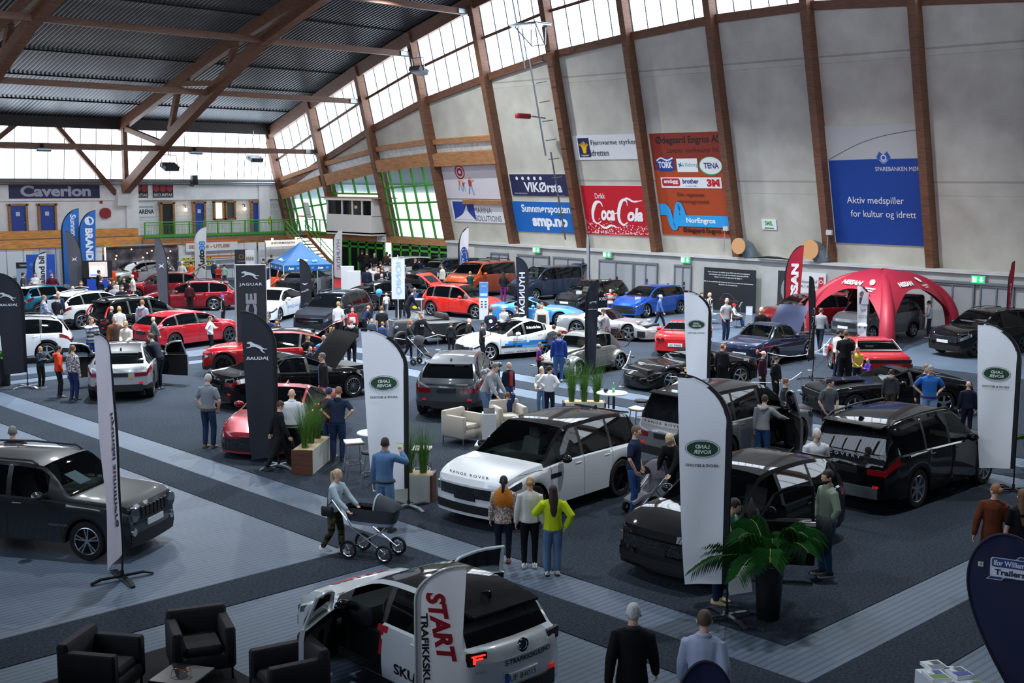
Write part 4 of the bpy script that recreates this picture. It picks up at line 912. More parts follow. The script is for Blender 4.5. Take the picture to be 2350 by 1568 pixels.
    if shape in ('suv', 'hatch', 'wagon', 'saloon', 'van', 'pickup'):
        slab(-W*.36, W*.36, zs+.02, zs+.22, -L/2-.01, .012, dz).build('rear_bumper_trim', CLAD, root)
        for sd in ((1, -1) if tailface else ()): slab(sd*W*.24, sd*W*.41, tail-.30, tail-.18, -L/2-.005, .012, dz, 4).build('taillight_face', TAILG, root)
        for sd in (1, -1): slab(sd*W*.30, sd*W*.36, zs+.24, zs+.29, -L/2-.005, .016, dz, 2).build('reflector', pm('c0161c', .3, emit=.3), root)
    if shape in ('suv', 'hatch', 'wagon'):
        sp = []
        for k in range(9):
            yy = -tum*.92+k*tum*1.84/8; sp.append([(L/2-rr+.06, yy, top(rr)+.0), (L/2-rr-.17, yy*.97, top(rr)-.035), (L/2-rr-.17, yy*.97, top(rr)-.005), (L/2-rr+.02, yy, top(rr)+.03)])
        MB().rings(sp).build('spoiler', PR, root)
    for sd in (1, -1):
        zz = be(cow+.5)+.1
        MB().ball((L/2-cow-.52, sd*(W/2+.1), zz), (.1, .13, .085), 10, 6).tube([(L/2-cow-.55, sd*(W/2-.08), zz-.06), (L/2-cow-.54, sd*(W/2+.05), zz-.02)], .03, 6).build('mirror', P_ if not roof else PR, root)
    if rails:
        for sd in (1, -1):
            pts = [(L/2-s_, sd*(tum-.03), top(s_)-.02+(.0 if e else .055)) for s_, e in ((rf+.1, 1), (rf+.22, 0), ((rf+rr)/2, 0), (rr-.25, 0), (rr-.1, 1))]
            MB().tube(pts, .022, 6).build('roof_rail', CHROMED if rails == 'chrome' else CLAD, root)
    if not far and shape in ('suv', 'hatch', 'wagon', 'saloon'):
        MB().rings([[(L/2-rr+.32, -.03, top(rr-.3)-.01), (L/2-rr+.14, -.03, top(rr-.2)-.01), (L/2-rr+.14, .03, top(rr-.2)-.01), (L/2-rr+.32, .03, top(rr-.3)-.01)], [(L/2-rr+.17, -.008, top(rr-.2)+.07), (L/2-rr+.13, -.008, top(rr-.2)+.07), (L/2-rr+.13, .008, top(rr-.2)+.07), (L/2-rr+.17, .008, top(rr-.2)+.07)]]).build('antenna', PR, root)
    CARBOX.append((x, y, R(hd), L, W))
    info = dict(root=root, dz=dz, top=top, be=be, L=L, W=W, H=H, fo=fo, wb=wb, r=r, rr=rr, rb=rb, cow=cow, rf=rf, tum=tum, P=P_, rear_text=rear_text, section=section, d0=d0, d1=d1, d2=d2, tail=tail, nose=nose, hood=hood, deck=deck, zs=zs)
    if lift: open_lid(info, *lift)
    return info
def side_text(c, body, s_, z, w_, h_, col, sd, nm='lettering', push=.006, tilt=0, **k):
    """lettering along the flank, readable from outside"""
    v, f = text_fit(body, w_, h_, **k); m = MB(); L = c['L']
    def yy(s2, zz):
        se = c['section'](min(max(s2, 0), L)); ks = se[1:6]; zs_ = [q[1] for q in ks]; return float(np.interp(zz, zs_, [q[0] for q in ks]))
    vs = []
    for a, b in v:
        sx = s_+(a if sd > 0 else -a); vs.append((L/2-sx, sd*(yy(sx, z+b)+push), z+b))
    m.add(vs, f); return m.build(nm, pm(col, .4), c['root'], smooth=False)
def side_band(c, s0, s1, z0, z1, mat, sd, nm, th=.006, n=12):
    L = c['L']; rows = []
    for k in range(n+1):
        s_ = s0+(s1-s0)*k/n; row = []
        for z in (z0, (z0+z1)/2, z1):
            se = c['section'](s_)[1:6]; row.append((L/2-s_, sd*(float(np.interp(z, [q[1] for q in se], [q[0] for q in se]))+th), z))
        rows.append(row)
    return MB().grid(rows, 0, sd < 0).build(nm, mat, c['root'])
def top_text(c, body, s_, y, w_, h_, col, rot=0, nm='hood_lettering', **k):
    v, f = text_fit(body, w_, h_, **k); L = c['L']; vs = []; co, si = math.cos(R(rot)), math.sin(R(rot))
    for a, b in v:
        a, b = a*co-b*si, a*si+b*co
        sx, yy = s_-b, y+a; se = c['section'](sx)[5:]; ys = [q[0] for q in se][::-1]; zz = [q[1] for q in se][::-1]
        vs.append((c['dz'](L/2-sx, yy), yy, float(np.interp(abs(yy), ys, zz))+.008))
    return MB().add(vs, f).build(nm, pm(col, .4), c['root'], smooth=False)
def open_lid(c, which, ang):
    """raised tailgate, boot or bonnet: a shaped panel hinged at the roof edge or the cowl"""
    L, W, top = c['L'], c['W'], c['top']; m = MB()
    if which == 'tailgate':
        hx, hz = L/2-c['rr']+.02, top(c['rr'])-.01; n = 8; rows = []
        for t in np.linspace(0, 1, n): rows.append([(-t*1.15, yy*(.62+.1*t)*W/2, .07*math.sin(t*pi)-(.28*max(0, t-.55)) + (0 if abs(yy) < .9 else -.03)) for yy in np.linspace(-1, 1, 9)])
        low = [[(p[0], p[1]*.96, p[2]-.05) for p in row] for row in rows]; a = R(ang)
        f = lambda p: (hx+p[0]*math.cos(a)-p[2]*math.sin(a), p[1], hz-p[0]*math.sin(a)+p[2]*math.cos(a))
        m.grid([[f(p) for p in row] for row in rows], 0); m.grid([[f(p) for p in row] for row in low], 1, True)
        e = m.build('tailgate', [c['P'], DARKIN], c['root']); tag(e, 'tailgate raised open', None)
        g = MB().grid([[f((p[0], p[1]*.8, p[2]+.012)) for p in row] for row in rows[1:5]], 0); g.build('tailgate_glass', glassm('0a0d10', .1), e)
        for sd in (1, -1): MB().tube([(hx-.15, sd*.55, hz-.35), f((-.55, sd*.55, -.05))], .015, 6).build('gas_strut', STEEL, e)
        MB().box((L/2-c['rr']-.14, 0, (c['tail']+top(c['rr']))/2-.12), (.05, W*.62, .55)).build('load_opening', DARKIN, c['root'], smooth=False)
    else:
        cw = c['cow']; hx, hz = L/2-cw+.02, c['hood']+.01; a = R(ang); rows = []
        for t in np.linspace(0, 1, 9): rows.append([(t*(cw-.15), yy*(.84-.06*t)*W/2, .05*math.sin(t*pi*.6)*(1-abs(yy)**3)-.10*max(0, t-.7)) for yy in np.linspace(-1, 1, 9)])
        if which == 'boot': rows = [[(-p[0]*.62, p[1], p[2]) for p in row] for row in rows]; hx = L/2-c['rb']; hz = c['deck']
        sg = 1 if which == 'bonnet' else -1
        f = lambda p: (hx+p[0]*math.cos(a)-sg*p[2]*math.sin(a), p[1], hz+abs(p[0])*math.sin(a)+p[2]*math.cos(a))
        m.grid([[f(p) for p in row] for row in rows], 0, sg > 0); m.grid([[f((p[0], p[1]*.97, p[2]-.03)) for p in row] for row in rows], 1, sg < 0)
        e = m.build('open_bonnet' if which == 'bonnet' else 'boot_lid', [c['P'], DARKIN], c['root']); tag(e, which+' raised open', None)
        MB().box((L/2-cw/2 if which == 'bonnet' else L/2-c['rb']-.35, 0, c['hood']-.1 if which == 'bonnet' else c['deck']-.06), (cw*.7 if which == 'bonnet' else .6, W*.66, .14)).build('engine_bay' if which == 'bonnet' else 'boot_floor', pm('2a2c2f', .5, .4, noise=.6, nscale=9), c['root'], smooth=False)
GREYC = '3a3f45'
c = car('suv', 'dark grey boxy off-road car with slotted grille behind the edge-on white flag', (8.88, 21.26, 302), 'suv', 4.24, 1.8, 1.66, 2.57, .82, .35, '2c3033', .4, 'silver10', rails=True, seat='1c1c1e', chrome=False, grille='2c3033', plate_col='dfe2e4',
        over=dict(nose=1.02, hood=1.1, cow=1.15, rf=1.75, rb=.06, rr=.25, rz=.06, deck=1.12, tail=1.05, tum=.2, bow=.08, gq=.12))
for k in range(7): slab(-.42+k*.125, -.34+k*.125, .70, .90, c['L']/2+.012, .012, c['dz'], 1).build('grille_slot', BLACK, c['root'])
for sd in (1, -1):
    MB().lathe([(.0, .0), (.12, .0), (.135, -.03)], 18, 'x', (c['dz'](2.12, .6)+.03, sd*.6, .8)).build('round_headlight', LAMPG, c['root']); MB().lathe([(.0, .0), (.07, .0), (.08, -.03)], 14, 'x', (c['dz'](2.12, .62)+.02, sd*.62, .5)).build('fog_lamp', CHROMED, c['root'])
    side_text(c, 'RENEGADE', 1.35, .62, .36, .035, '8a8d90', sd)
v, f = text_fit('Jeep', .2, .07, bold=.03); MB().add([(c['dz'](2.12, a)+.02, a, b+.955) for a, b in v], f).build('lettering', CHROMED, c['root'], smooth=False)
MB().rings([[(.72, -.12, 1.14), (.72, .22, 1.14), (.72, .22, 1.15), (.72, -.12, 1.15)], [(.40, -.12, 1.30), (.40, .22, 1.30), (.40, .22, 1.31), (.40, -.12, 1.31)]]).build('price_sheet', pm('b9c8d8', .5), c['root'], smooth=False)
c = car('suv', 'silver electric car seen from behind with both front doors open', (*(G(281, 912)+1.5*np.array([math.cos(R(58)), math.sin(R(58))])), 58), 'suv', 4.68, 1.9, 1.56, 2.99, .85, .37, 'b9bcc0', .6, 'dark10', roof='3a3c40', seat='4a2c1e', openings={(0, 1): 62, (0, -1): 62},
        over=dict(nose=.92, hood=1.02, tail=1.05, deck=1.12, rr=.75, rz=.16, rb=.16, tum=.36, rbow=.2))
for k, (y, cc) in enumerate(((.35, 'c8923a'), (-.25, 'b8a04a'), (-.45, 'e6e6e6'))): slab(-y-.04, -y+.04, .68, .77, -2.35, .012, c['dz'], 2).build('sticker', pm(cc, .5), c['root'])
car('saloon_car', 'metallic red saloon with mesh grille behind the grass planter', (16.83, 25.70, 217), 'saloon', 4.68, 1.85, 1.42, 2.83, .8, .35, '8c0c20', .5, 'black10', seat='1b1b1d')
c = car('saloon_car', 'long black saloon with bonnet raised behind the red saloon', (20.31, 30.49, 356), 'saloon', 4.95, 1.88, 1.46, 2.96, .87, .35, '0c0d10', .3, 'multi', lift=('bonnet', 48), seat='8a8478')
for sd in (1, -1):
    pts = [(c['L']/2-s_, sd*(c['section'](s_)[kk][0]+.012), c['section'](s_)[kk][1]) for s_, kk in ((1.95, 5), (2.6, 5), (3.3, 5), (3.7, 5), (3.45, 6), (3.1, 7), (2.7, 7), (2.4, 7))]
    MB().tube(pts, .014, 6).build('chrome_window_trim', CHROMED, c['root'])
car('suv', 'bright red crossover with black roof and raised tailgate behind the dark feather banner', (22.58, 35.0, 134), 'suv', 4.68, 1.9, 1.56, 2.99, .85, .39, 'b31218', .3, 'black5', roof='111216', lift=('tailgate', 32), over=dict(nose=.92, hood=1.02, deck=1.1, rr=.75, rz=.14, rb=.16, tum=.36))
c = car('suv', 'dark grey crossover seen from behind next to the pale armchairs', (23.42, 26.34, 39), 'suv', 4.73, 1.94, 1.65, 2.87, .9, .39, '50555b', .6, 'dark10', seat='202022', over=dict(rr=.65, rb=.12, rz=.14, deck=1.15, tail=1.06, tum=.34, rbow=.18))
for y in (.5, .58): MB().lathe([(.045, -2.44), (.045, -2.3), (.035, -2.44)], 12, 'x', (.0, y, .36)).build('exhaust_pipe', CHROME, c['root'])
slab(-.6, .6, .98, 1.01, -2.36, .02, c['dz']).build('chrome_trim', CHROMED, c['root'])
c = car('suv', 'large white off-road car with black roof in front of the three women', (17.40, 16.99, 186), 'suv', 4.85, 1.98, 1.78, 2.92, .93, .40, 'e4e7ea', .05, 'black10', roof='0e0f11', darkcab=True, seat='77756f', see=.42, over=dict(clad=0, nose=1.0, hood=1.16, tum=.27), grille='16181b')
v, f = text_fit('RANGE ROVER', 1.0, .055, bold=.02, space=1.5); MB().add([(c['dz'](2.36, a)-.03, a, b+1.01) for a, b in v], f).build('lettering', BLACK, c['root'], smooth=False)
for sd in (1, -1):
    MB().bbox((1.05, sd*.62, 1.115), (.42, .14, .03), .01).build('bonnet_vent', BLACK, c['root']); side_band(c, 1.42, 1.75, .84, .93, BLACK, sd, 'wing_vent')
for sd in (1, -1): side_band(c, .5, 1.2, 1.05, 1.06, BLACK, sd, 'shut_line')
c = car('suv', 'silver grey off-road car with dark roof and front door open behind the tall white banner', (23.86, 16.99, 359), 'suv', 5.0, 1.98, 1.83, 2.92, .93, .40, '8f9092', .6, 'black10', roof='101114', darkcab=True, seat='6c6254', openings={(0, -1): 52}, see=.42, over=dict(clad=0, nose=1.02, hood=1.16, tum=.26, rr=.42))
c['rear_text']('RANGE ROVER', 1.15, .06, 1.085, 0, bold=.02, space=1.4)
c = car('suv', 'glossy black off-road car with open door behind the palm and white banner', (17.39, 12.16, 181), 'suv', 4.8, 1.93, 1.68, 2.87, .88, .40, '08090b', .1, 'silver10', seat='2a2b2c', openings={(0, 1): 55}, see=.42, over=dict(clad=0, nose=.96, hood=1.1, tum=.28, rz=.14))
c = car('suv', 'big glossy black off-road car seen from behind at the right of the stand', (23.95, 12.37, 359), 'suv', 4.97, 2.0, 1.86, 2.92, .87, .40, '08090c', .1, 'silver7', seat='2a2b2c', see=.4, rails=True, over=dict(clad=0, nose=1.04, hood=1.18, tum=.25, rr=.32, rb=.1, rz=.1, deck=1.22, tail=1.1))
c['rear_text']('DISCOVERY', 1.05, .06, 1.14, .2, 'b9bcc0', bold=.02, space=1.8)
slab(-.72, .72, .33, .55, -2.5, .03, c['dz']).build('skid_plate', pm('8d9399', .35, .8), c['root'])
c = car('hatchback', 'white driving-school hatchback with front doors open and plate UF 84015', (10.05, 12.15, 89), 'hatch', 4.05, 1.75, 1.45, 2.55, .8, .33, 'd3d9dc', .05, 'black5', roof='0d0e10', seat='17181a', openings={(0, 1): 58, (0, -1): 58}, see=.4, plate='UF 84015', tailface=False, over=dict(plate_z=.55, rr=.45, rz=.12, rb=.2, deck=.98, tail=.96, tum=.26))
c['rear_text']('S-TRAFIKKSKULENO', .80, .065, .755, -.12, '17181b', bold=.03)
c['rear_text']('POLO', .14, .03, .72, .62, '6a6d70')
MB().lathe([(.085, -2.05), (.085, -2.02), (.06, -2.05)], 20, 'x', (-.005, 0, .93)).lathe([(.0, -2.035), (.062, -2.035)], 20, 'x', (-.005, 0, .93), 1).build('round_badge', [CHROMED, pm('1b2a4a', .4)], c['root'])
slab(.225, .27, .49, .61, -2.045, .012, c['dz'], 1).build('plate_band', pm('2a50b0', .4), c['root'])
top_text(c, 'START', .55, 0, 1.0, .3, 'a01a22', 180, bold=.04, shear=.2)
side_text(c, 'SKULE', 2.95, .42, .7, .14, '17181b', 1, bold=.03); side_text(c, 'T', 2.35, .72, .22, .4, 'b01c26', 1, bold=.04, shear=.25); side_text(c, '00', 3.6, .72, .16, .1, '17181b', 1)
LIT = pm('f03a2a', .3, emit=1.0)
for sd in (1, -1):
    slab(sd*.52, sd*.76, .80, .95, -1.995, .012, c['dz'], 4).build('taillight_housing', pm('2a0a0c', .15, coat=1.), c['root'])
    if sd > 0:
        slab(.55, .73, .915, .932, -2.01, .012, c['dz'], 3).build('lit_strip', LIT, c['root']); slab(.68, .71, .83, .915, -2.01, .012, c['dz'], 1).build('lit_strip', LIT, c['root']); slab(.58, .68, .875, .893, -2.01, .012, c['dz'], 2).build('lit_strip', LIT, c['root'])
MUS = dict(tail=.93, belt=[(0, .62), (.4, .74), (1.75, .86), (2.6, .86), (3.4, .93), (4.2, .86), (4.6, .78), (4.66, .7)])
c = car('sports_car', 'black fastback muscle car with bonnet scoop behind the grey tee man', (31.81, 17.16, 147), 'fastback', 4.66, 1.8, 1.3, 2.74, .9, .34, '0e1013', .3, 'chrome5', doors=2, seat='1a1a1c', see=.4, over=MUS, frontlamp=1)
for sd in (1, -1): MB().lathe([(.0, .0), (.09, .0), (.1, -.05)], 16, 'x', (2.33, sd*.62, .62)).build('round_headlight', LAMPG, c['root'])
MB().bbox((1.3, 0, .97), (.9, .6, .05), .02).build('bonnet_scoop', c['P'], c['root']); slab(-.55, .55, .5, .68, 2.33, .01, c['dz']).build('grille', BLACK, c['root']); slab(-.8, .8, .42, .47, 2.33, .05, c['dz']).build('bumper', c['P'], c['root'])
c = car('sports_car', 'shiny black low sports car with yellow brake calipers behind rope barriers', (31.28, 23.94, 159), 'sport', 4.51, 1.92, 1.21, 2.6, 1.05, .34, '09090b', .2, 'silver5', doors=2, seat='5a1c1c', see=.35, over=dict(belt=[(0, .36), (.5, .62), (1.05, .76), (1.7, .72), (2.6, .74), (3.5, .86), (4.2, .80), (4.51, .66)]))
for sd in (1, -1): side_band(c, .45, 1.0, .58, .64, LAMPG, sd, 'headlight', .01)
for a in (1.205, -1.395):
    for sd in (1, -1): MB().bbox((a-.16, sd*.80, .36), (.1, .06, .2), .02).build('brake_caliper', pm('e8b818', .4), c['root'])
side_band(c, 1.52, 1.64, .6, .74, pm('e8c020', .4), 1, 'shield_badge')
c = car('sports_car', 'red low sports car seen from behind with four round lamps', (37.76, 29.13, 29), 'vette', 4.7, 1.75, 1.22, 2.49, 1.05, .34, 'c01a1e', .1, 'chrome5', doors=2, far=True, plate='UC 94000', plate_col='e4e6e8', over=dict(belt=[(0, .46), (.5, .7), (1.05, .82), (1.9, .7), (2.6, .72), (3.5, .86), (4.2, .82), (4.7, .62)]))
for y in (-.66, -.48, .48, .66): MB().lathe([(.0, -2.36), (.07, -2.36), (.085, -2.3)], 14, 'x', (.03, y, .66)).build('round_taillight', pm('5a0a10', .15, coat=1.), c['root'])
VB = [(0, .42), (.5, .66), (1.05, .80), (1.9, .68), (2.6, .70), (3.5, .84), (4.2, .80), (4.7, .6)]
c = car('sports_car', 'silver and black low sports car with long pointed nose beside the cap man', (38.50, 33.65, 283), 'vette', 4.7, 1.75, 1.22, 2.49, 1.05, .34, 'b4b6b9', .6, 'chrome5', doors=2, far=True, over=dict(belt=VB))
for sd in (1, -1): side_band(c, .3, .66, .2, .46, BLACK, sd, 'side_stripe'); side_band(c, 1.45, 3.1, .2, .5, BLACK, sd, 'side_stripe'); MB().bbox((1.6, sd*.5, .80), (.2, .3, .08), .03).build('raised_headlight', c['P'], c['root'])
car('sports_car', 'light blue classic coupe behind the couple and the dark feather flag', (39.55, 39.08, 304), 'coupe', 4.4, 1.7, 1.24, 2.45, 1.0, .32, '3f92d8', .2, 'chrome5', doors=2, far=True, frontlamp=1)
c = car('saloon_car', 'white racing saloon with blue streaks and film lettering on its windows', (31.54, 32.57, 166), 'saloon', 4.4, 1.69, 1.42, 2.47, .85, .31, 'dfe2e2', .05, 'white5', seat='1a1a1c', over=dict(rr=1.4, rb=.62, hood=.92, gq=1.1))
for k, (a, b, z0, z1, cc) in enumerate(((1.45, 2.9, .50, .60, '2b7fd0'), (1.9, 3.4, .42, .49, '49a0e0'), (2.5, 3.9, .58, .66, '2b7fd0'), (1.3, 2.2, .44, .52, '23272e'), (3.3, 4.2, .45, .55, '2b7fd0'), (1.6, 2.4, .62, .68, '49a0e0'))): side_band(c, a, b, z0, z1, pm(cc, .4), 1, 'racing_streak')
side_text(c, '4', .62, .55, .1, .13, '17181b', 1, bold=.04); side_text(c, 'KONIG   SPARCO   MOMO', 2.2, .27, 1.5, .05, '26282c', 1)
v, f = text_fit('The Fast and the Furious', .62, .1, bold=.03, shear=.3); se = c['section'](2.9)
MB().add([(c['L']/2-2.75-a, se[6][0]+.05-b*.35, se[6][1]+b) for a, b in v], f).build('window_lettering', WHITE, c['root'], smooth=False)
c = car('saloon_car', 'dark navy fifties coupe with boot end toward viewer and plate LH 23262', (37.64, 25.04, 4), 'round50', 4.45, 1.62, 1.48, 2.6, .8, .33, '131c3a', .4, 'chrome5', doors=2, seat='b8ab90', see=.45, plate='LH 23262', lift=('bonnet', 52), over=dict(gq=1.15))
for sd in (1, -1):
    side_band(c, .5, 4.2, .76, .785, CHROMED, sd, 'chrome_trim', .012, 24); MB().ball((-2.1, sd*.66, .62), (.06, .06, .1)).build('round_taillight', pm('c05a1a', .2, coat=1.), c['root'])
for z in (.38,): MB().tube([(-2.15, -.78, z), (-2.27, -.5, z), (-2.3, 0, z), (-2.27, .5, z), (-2.15, .78, z)], .045, 8).build('bumper', CHROMED, c['root'])
pts = [(c['L']/2-s_, yy, z) for s_, yy, z in ((3.5, -.62, 1.03), (2.98, -.52, 1.4), (2.98, .52, 1.4), (3.5, .62, 1.03), (3.5, -.62, 1.03))]
MB().tube([(p[0]-.02, p[1], p[2]+.02) for p in pts], .018, 6).build('chrome_window_trim', CHROMED, c['root'])
c = car('saloon_car', 'bright red angular coupe seen from behind near the red tent leg', (37.32, 20.96, 46), 'boxy', 4.75, 1.73, 1.36, 2.63, .9, .32, 'c21a1c', .1, 'silver7', doors=2, seat='17181a', see=.3)
slab(-.78, .78, .76, .88, -2.37, .012, c['dz']).build('black_band', BLACK, c['root']); slab(-.86, .86, .42, .56, -2.37, .08, c['dz']).build('bumper', CHROMED, c['root'])
for sd in (1, -1): slab(sd*.5, sd*.82, .62, .74, -2.37, .014, c['dz'], 3).build('taillight', TAILG, c['root'])
pts = [(c['L']/2-s_, yy, z) for s_, yy, z in ((3.8, -.72, 1.04), (3.2, -.6, 1.33), (3.2, .6, 1.33), (3.8, .72, 1.04), (3.8, -.72, 1.04))]
MB().tube([(p[0]-.02, p[1], p[2]+.015) for p in pts], .022, 6).build('chrome_window_trim', CHROMED, c['root'])
c = car('classic_car', 'grey rounded classic car with bulging wings and bicycle on its tail', (30.73, 28.09, 185), 'beetle', 4.07, 1.5, 1.42, 2.4, .78, .32, '6d6e6a', .3, 'chrome5', doors=2, seat='b9ab90', see=.45, frontlamp=1,
        over=dict(top=[(0, .45), (.1, .62), (.4, .82), (.9, .93), (1.3, .98), (1.5, 1.18), (1.75, 1.36), (2.2, 1.42), (2.7, 1.38), (3.2, 1.14), (3.6, .84), (3.9, .6), (4.07, .42)], belt=[(0, .4), (.5, .7), (1.2, .88), (2, .9), (2.8, .9), (3.3, .78), (3.8, .5), (4.07, .34)], rr=1.35, rb=.95),
        width=[(0, .35), (.3, .52), (.8, .7), (1.3, .86), (2.2, .9), (3., .84), (3.6, .66), (4.07, .35)])
for a in (4.07/2-.78, 4.07/2-.78-2.4):
    for sd in (1, -1):
        rows = []
        for t in np.linspace(-.12, 1.1, 15):
            th = pi*t; rad = .46; row = []
            for u in np.linspace(0, 1, 7):
                yy = .42+.36*math.sin(u*pi/2); k = rad*(.72+.28*math.cos(u*pi/2)); row.append((a+math.cos(th)*(k if a > 0 else k*1.08), sd*yy, .30+math.sin(th)*k*(1.0 if t < .5 or a > 0 else 1.)))
            rows.append(row)
        MB().grid(rows, 0, sd > 0).build('wing', c['P'], c['root'])
        if a > 0: MB().lathe([(.0, .0), (.09, .0), (.1, -.06)], 16, 'x', (a+.42, sd*.56, .62)).build('round_headlight', CHROME, c['root'])
for sd in (1, -1): MB().box((.05, sd*.66, .26), (1.5, .22, .04)).build('running_board', DARKIN, c['root'])
for X in (2.1, -2.1): MB().tube([(X-.1*np.sign(X), -.72, .36), (X, -.4, .38), (X, .4, .38), (X-.1*np.sign(X), .72, .36)], .04, 8).build('bumper', CHROMED, c['root'])
bk = thing('bicycle', 'old bicycle hung on the tail of the grey rounded car', 'bicycle', (30.73+1.95*math.cos(R(5)), 28.09+.35, .75), R(95))
for xx in (-.45, .45): MB().tube([(xx+.3*math.cos(a), 0, .25+.3*math.sin(a)) for a in np.linspace(0, 2*pi, 21)], .018, 6).build('bicycle_wheel', pm('3a322a', .6), bk)
MB().tube([(-.45, 0, .25), (-.2, 0, .62), (.3, 0, .62), (.45, 0, .25)], .018).tube([(-.2, 0, .62), (0, 0, .2), (.3, 0, .62)], .018).tube([(0, 0, .2), (-.45, 0, .25)], .015).build('frame', pm('6a2a24', .4), bk)
hr = thing('hot_rod', 'matt dark open hot rod with exposed front wheels behind the man in black hoodie', 'car', (31.36, 37.37, 0), R(167))
PD = pm('24262a', .45, .2)
def hsec(x, w, z0, z1): return [(x, -w, z0), (x, -w, z1-.12), (x, -w*.8, z1-.02), (x, 0, z1), (x, w*.8, z1-.02), (x, w, z1-.12), (x, w, z0)]
MB().rings([hsec(1.55, .3, .42, 1.02), hsec(1.2, .33, .4, 1.03), hsec(.55, .44, .34, 1.05), hsec(.5, .45, .34, 1.05)]).build('hood', PD, hr)
MB().rings([hsec(.5, .5, .32, 1.03), hsec(.1, .62, .3, 1.0), hsec(-.8, .70, .3, .98), hsec(-1.3, .66, .34, 1.0), hsec(-1.75, .5, .4, .86), hsec(-1.95, .3, .46, .6)]).build('body', PD, hr)
MB().box((1.58, 0, .72), (.1, .6, .66)).build('radiator', STEEL, hr); MB().box((-.35, 0, 1.0), (1.0, .95, .05)).bbox((-.72, 0, 1.05), (.25, 1.0, .35), .08).build('seat', pm('1a1614', .5), hr)
MB().tube([(.45, -.5, 1.0), (.35, -.5, 1.28), (.35, .5, 1.28), (.45, .5, 1.0)], .015).build('windshield_frame', CHROME, hr); MB().quad((.45, -.5, 1.0), (.45, .5, 1.0), (.35, .5, 1.28), (.35, -.5, 1.28)).build('windshield', glassm('0a0d10', .5), hr)
MB().ball((1.5, .42, .78), .09, 10, 6).ball((1.5, -.42, .78), .09, 10, 6).tube([(1.5, -.42, .7), (1.5, .42, .7)], .02).build('headlamp', CHROME, hr)
for X, r_ in ((1.45, .34), (-1.3, .38)):
    MB().tube([(X, -.7, r_), (X, .7, r_)], .035).build('axle', BLACK, hr)
    t_, m_ = wheel_mesh(r_, .2, 'steel')
    for sd in (1, -1): w_ = link('wheel', t_, hr, (X, sd*.75, r_), 0 if sd > 0 else pi); link('rim', m_, w_)
    if X < 0:
        for sd in (1, -1): MB().grid([[(X+.5*math.cos(a), sd*(.6+.28*u), .36+.5*math.sin(a)) for u in (0, .5, 1)] for a in np.linspace(0, pi, 12)], 0, sd > 0).build('mudguard', PD, hr)
FB = dict(far=True)
car('suv', 'black off-road car with chrome bumper to the right of the red tent', (45.82, 20.73, 166), 'suv', 4.69, 1.82, 1.7, 2.7, .9, .36, '0c0b0d', .2, 'dark10', rails='chrome', seat='2a2a2c', chrome=True, plate_col='d8dadc', over=dict(nose=.98, hood=1.1, tum=.27))
car('van', 'grey passenger van with green side lettering parked under the red tent', (46.94, 25.89, 171), 'van', 4.56, 1.76, 1.85, 2.72, .85, .32, '5d5f63', .4, 'silver7', see=.35, plate_col='d8dadc')
car('hatchback', 'dark red hatchback beside the tall red feather flag', (47.79, 30.02, 155), 'hatch', 4.49, 1.79, 1.55, 2.7, .9, .33, '7c0f1c', .4, 'dark10', lift=('tailgate', 30), far=True)
car('hatchback', 'bright orange red small crossover with its rear hatch raised', (39.28, 43.94, 285), 'hatch', 4.18, 1.8, 1.55, 2.6, .83, .34, 'd8261a', .15, 'silver5', lift=('tailgate', 35), over=dict(clad=1, zs=.26), seat='1a1a1c')
car('hatchback', 'black sloping hatchback behind the white-shirted toddler', (38.81, 49.01, 340), 'hatch', 4.47, 1.82, 1.45, 2.7, .88, .32, '0d0d10', .3, 'silver5', far=True, over=dict(rr=1.1, rz=.18, rb=.2, deck=1.02))
c = car('hatchback', 'white hatchback with blue side lettering left of the thin dark banner', (31.81, 49.20, 214), 'hatch', 4.47, 1.82, 1.45, 2.7, .88, .32, 'e6e9ec', .05, 'silver5', far=True, over=dict(rr=1.1, rz=.18, rb=.2, deck=1.02))
side_text(c, 'IONIQ electric', 2.6, .6, 1.6, .16, '4a9ad8', 1); MB().rings([[(1.0, -.5, .985), (1.0, .1, .985), (1.0, .1, 1.0), (1.0, -.5, 1.0)], [(.72, -.5, 1.1), (.72, .1, 1.1), (.72, .1, 1.115), (.72, -.5, 1.115)]]).build('red_board', pm('c8303a', .5), c['root'], smooth=False)
c = car('suv', 'dark blue grey off-road car facing viewer near the white tee man', (31.34, 43.63, 207), 'suv', 4.77, 1.89, 1.68, 2.76, .92, .37, '22262f', .4, 'silver10', far=True, chrome=True, rails='chrome', over=dict(clad=0))
side_text(c, 'Hybrid', 1.75, .72, .9, .22, 'dfe3e8', 1, bold=.03); slab(-.45, .45, .62, .65, 2.41, .02, c['dz']).build('chrome_bar', CHROMED, c['root'])
car('suv', 'dark grey crossover parked under the blue canopy tent', (40.01, 58.12, 35), 'suv', 4.4, 1.8, 1.52, 2.65, .9, .36, '3c4046', .5, 'dark10', far=True, over=dict(rr=.8, rz=.16, tum=.34))
car('estate_car', 'deep red estate car behind the grey edge-on feather flag', (30.87, 55.52, 146), 'wagon', 4.8, 1.84, 1.48, 2.75, .92, .34, '900c1c', .4, 'silver10', far=True, rails=True)
c = car('hatchback', 'bright red hatchback seen from the side behind the silver car', (24.09, 43.49, 9), 'hatch', 4.52, 1.8, 1.43, 2.7, .88, .33, 'b60f20', .3, 'dark10', seat='1a1a1c', over=dict(rr=.8, rz=.12, rb=.2))
c = car('suv', 'black off-road car with upright red tail lamps beside the grey hoodie man', (24.20, 47.38, 4), 'suv', 4.6, 1.85, 1.68, 2.66, .9, .36, '0e0f12', .3, 'silver10', rails='chrome', over=dict(clad=1, rr=.4))
side_text(c, 'NYE', 1.3, .75, .3, .12, 'd8dade', -1, bold=.03)
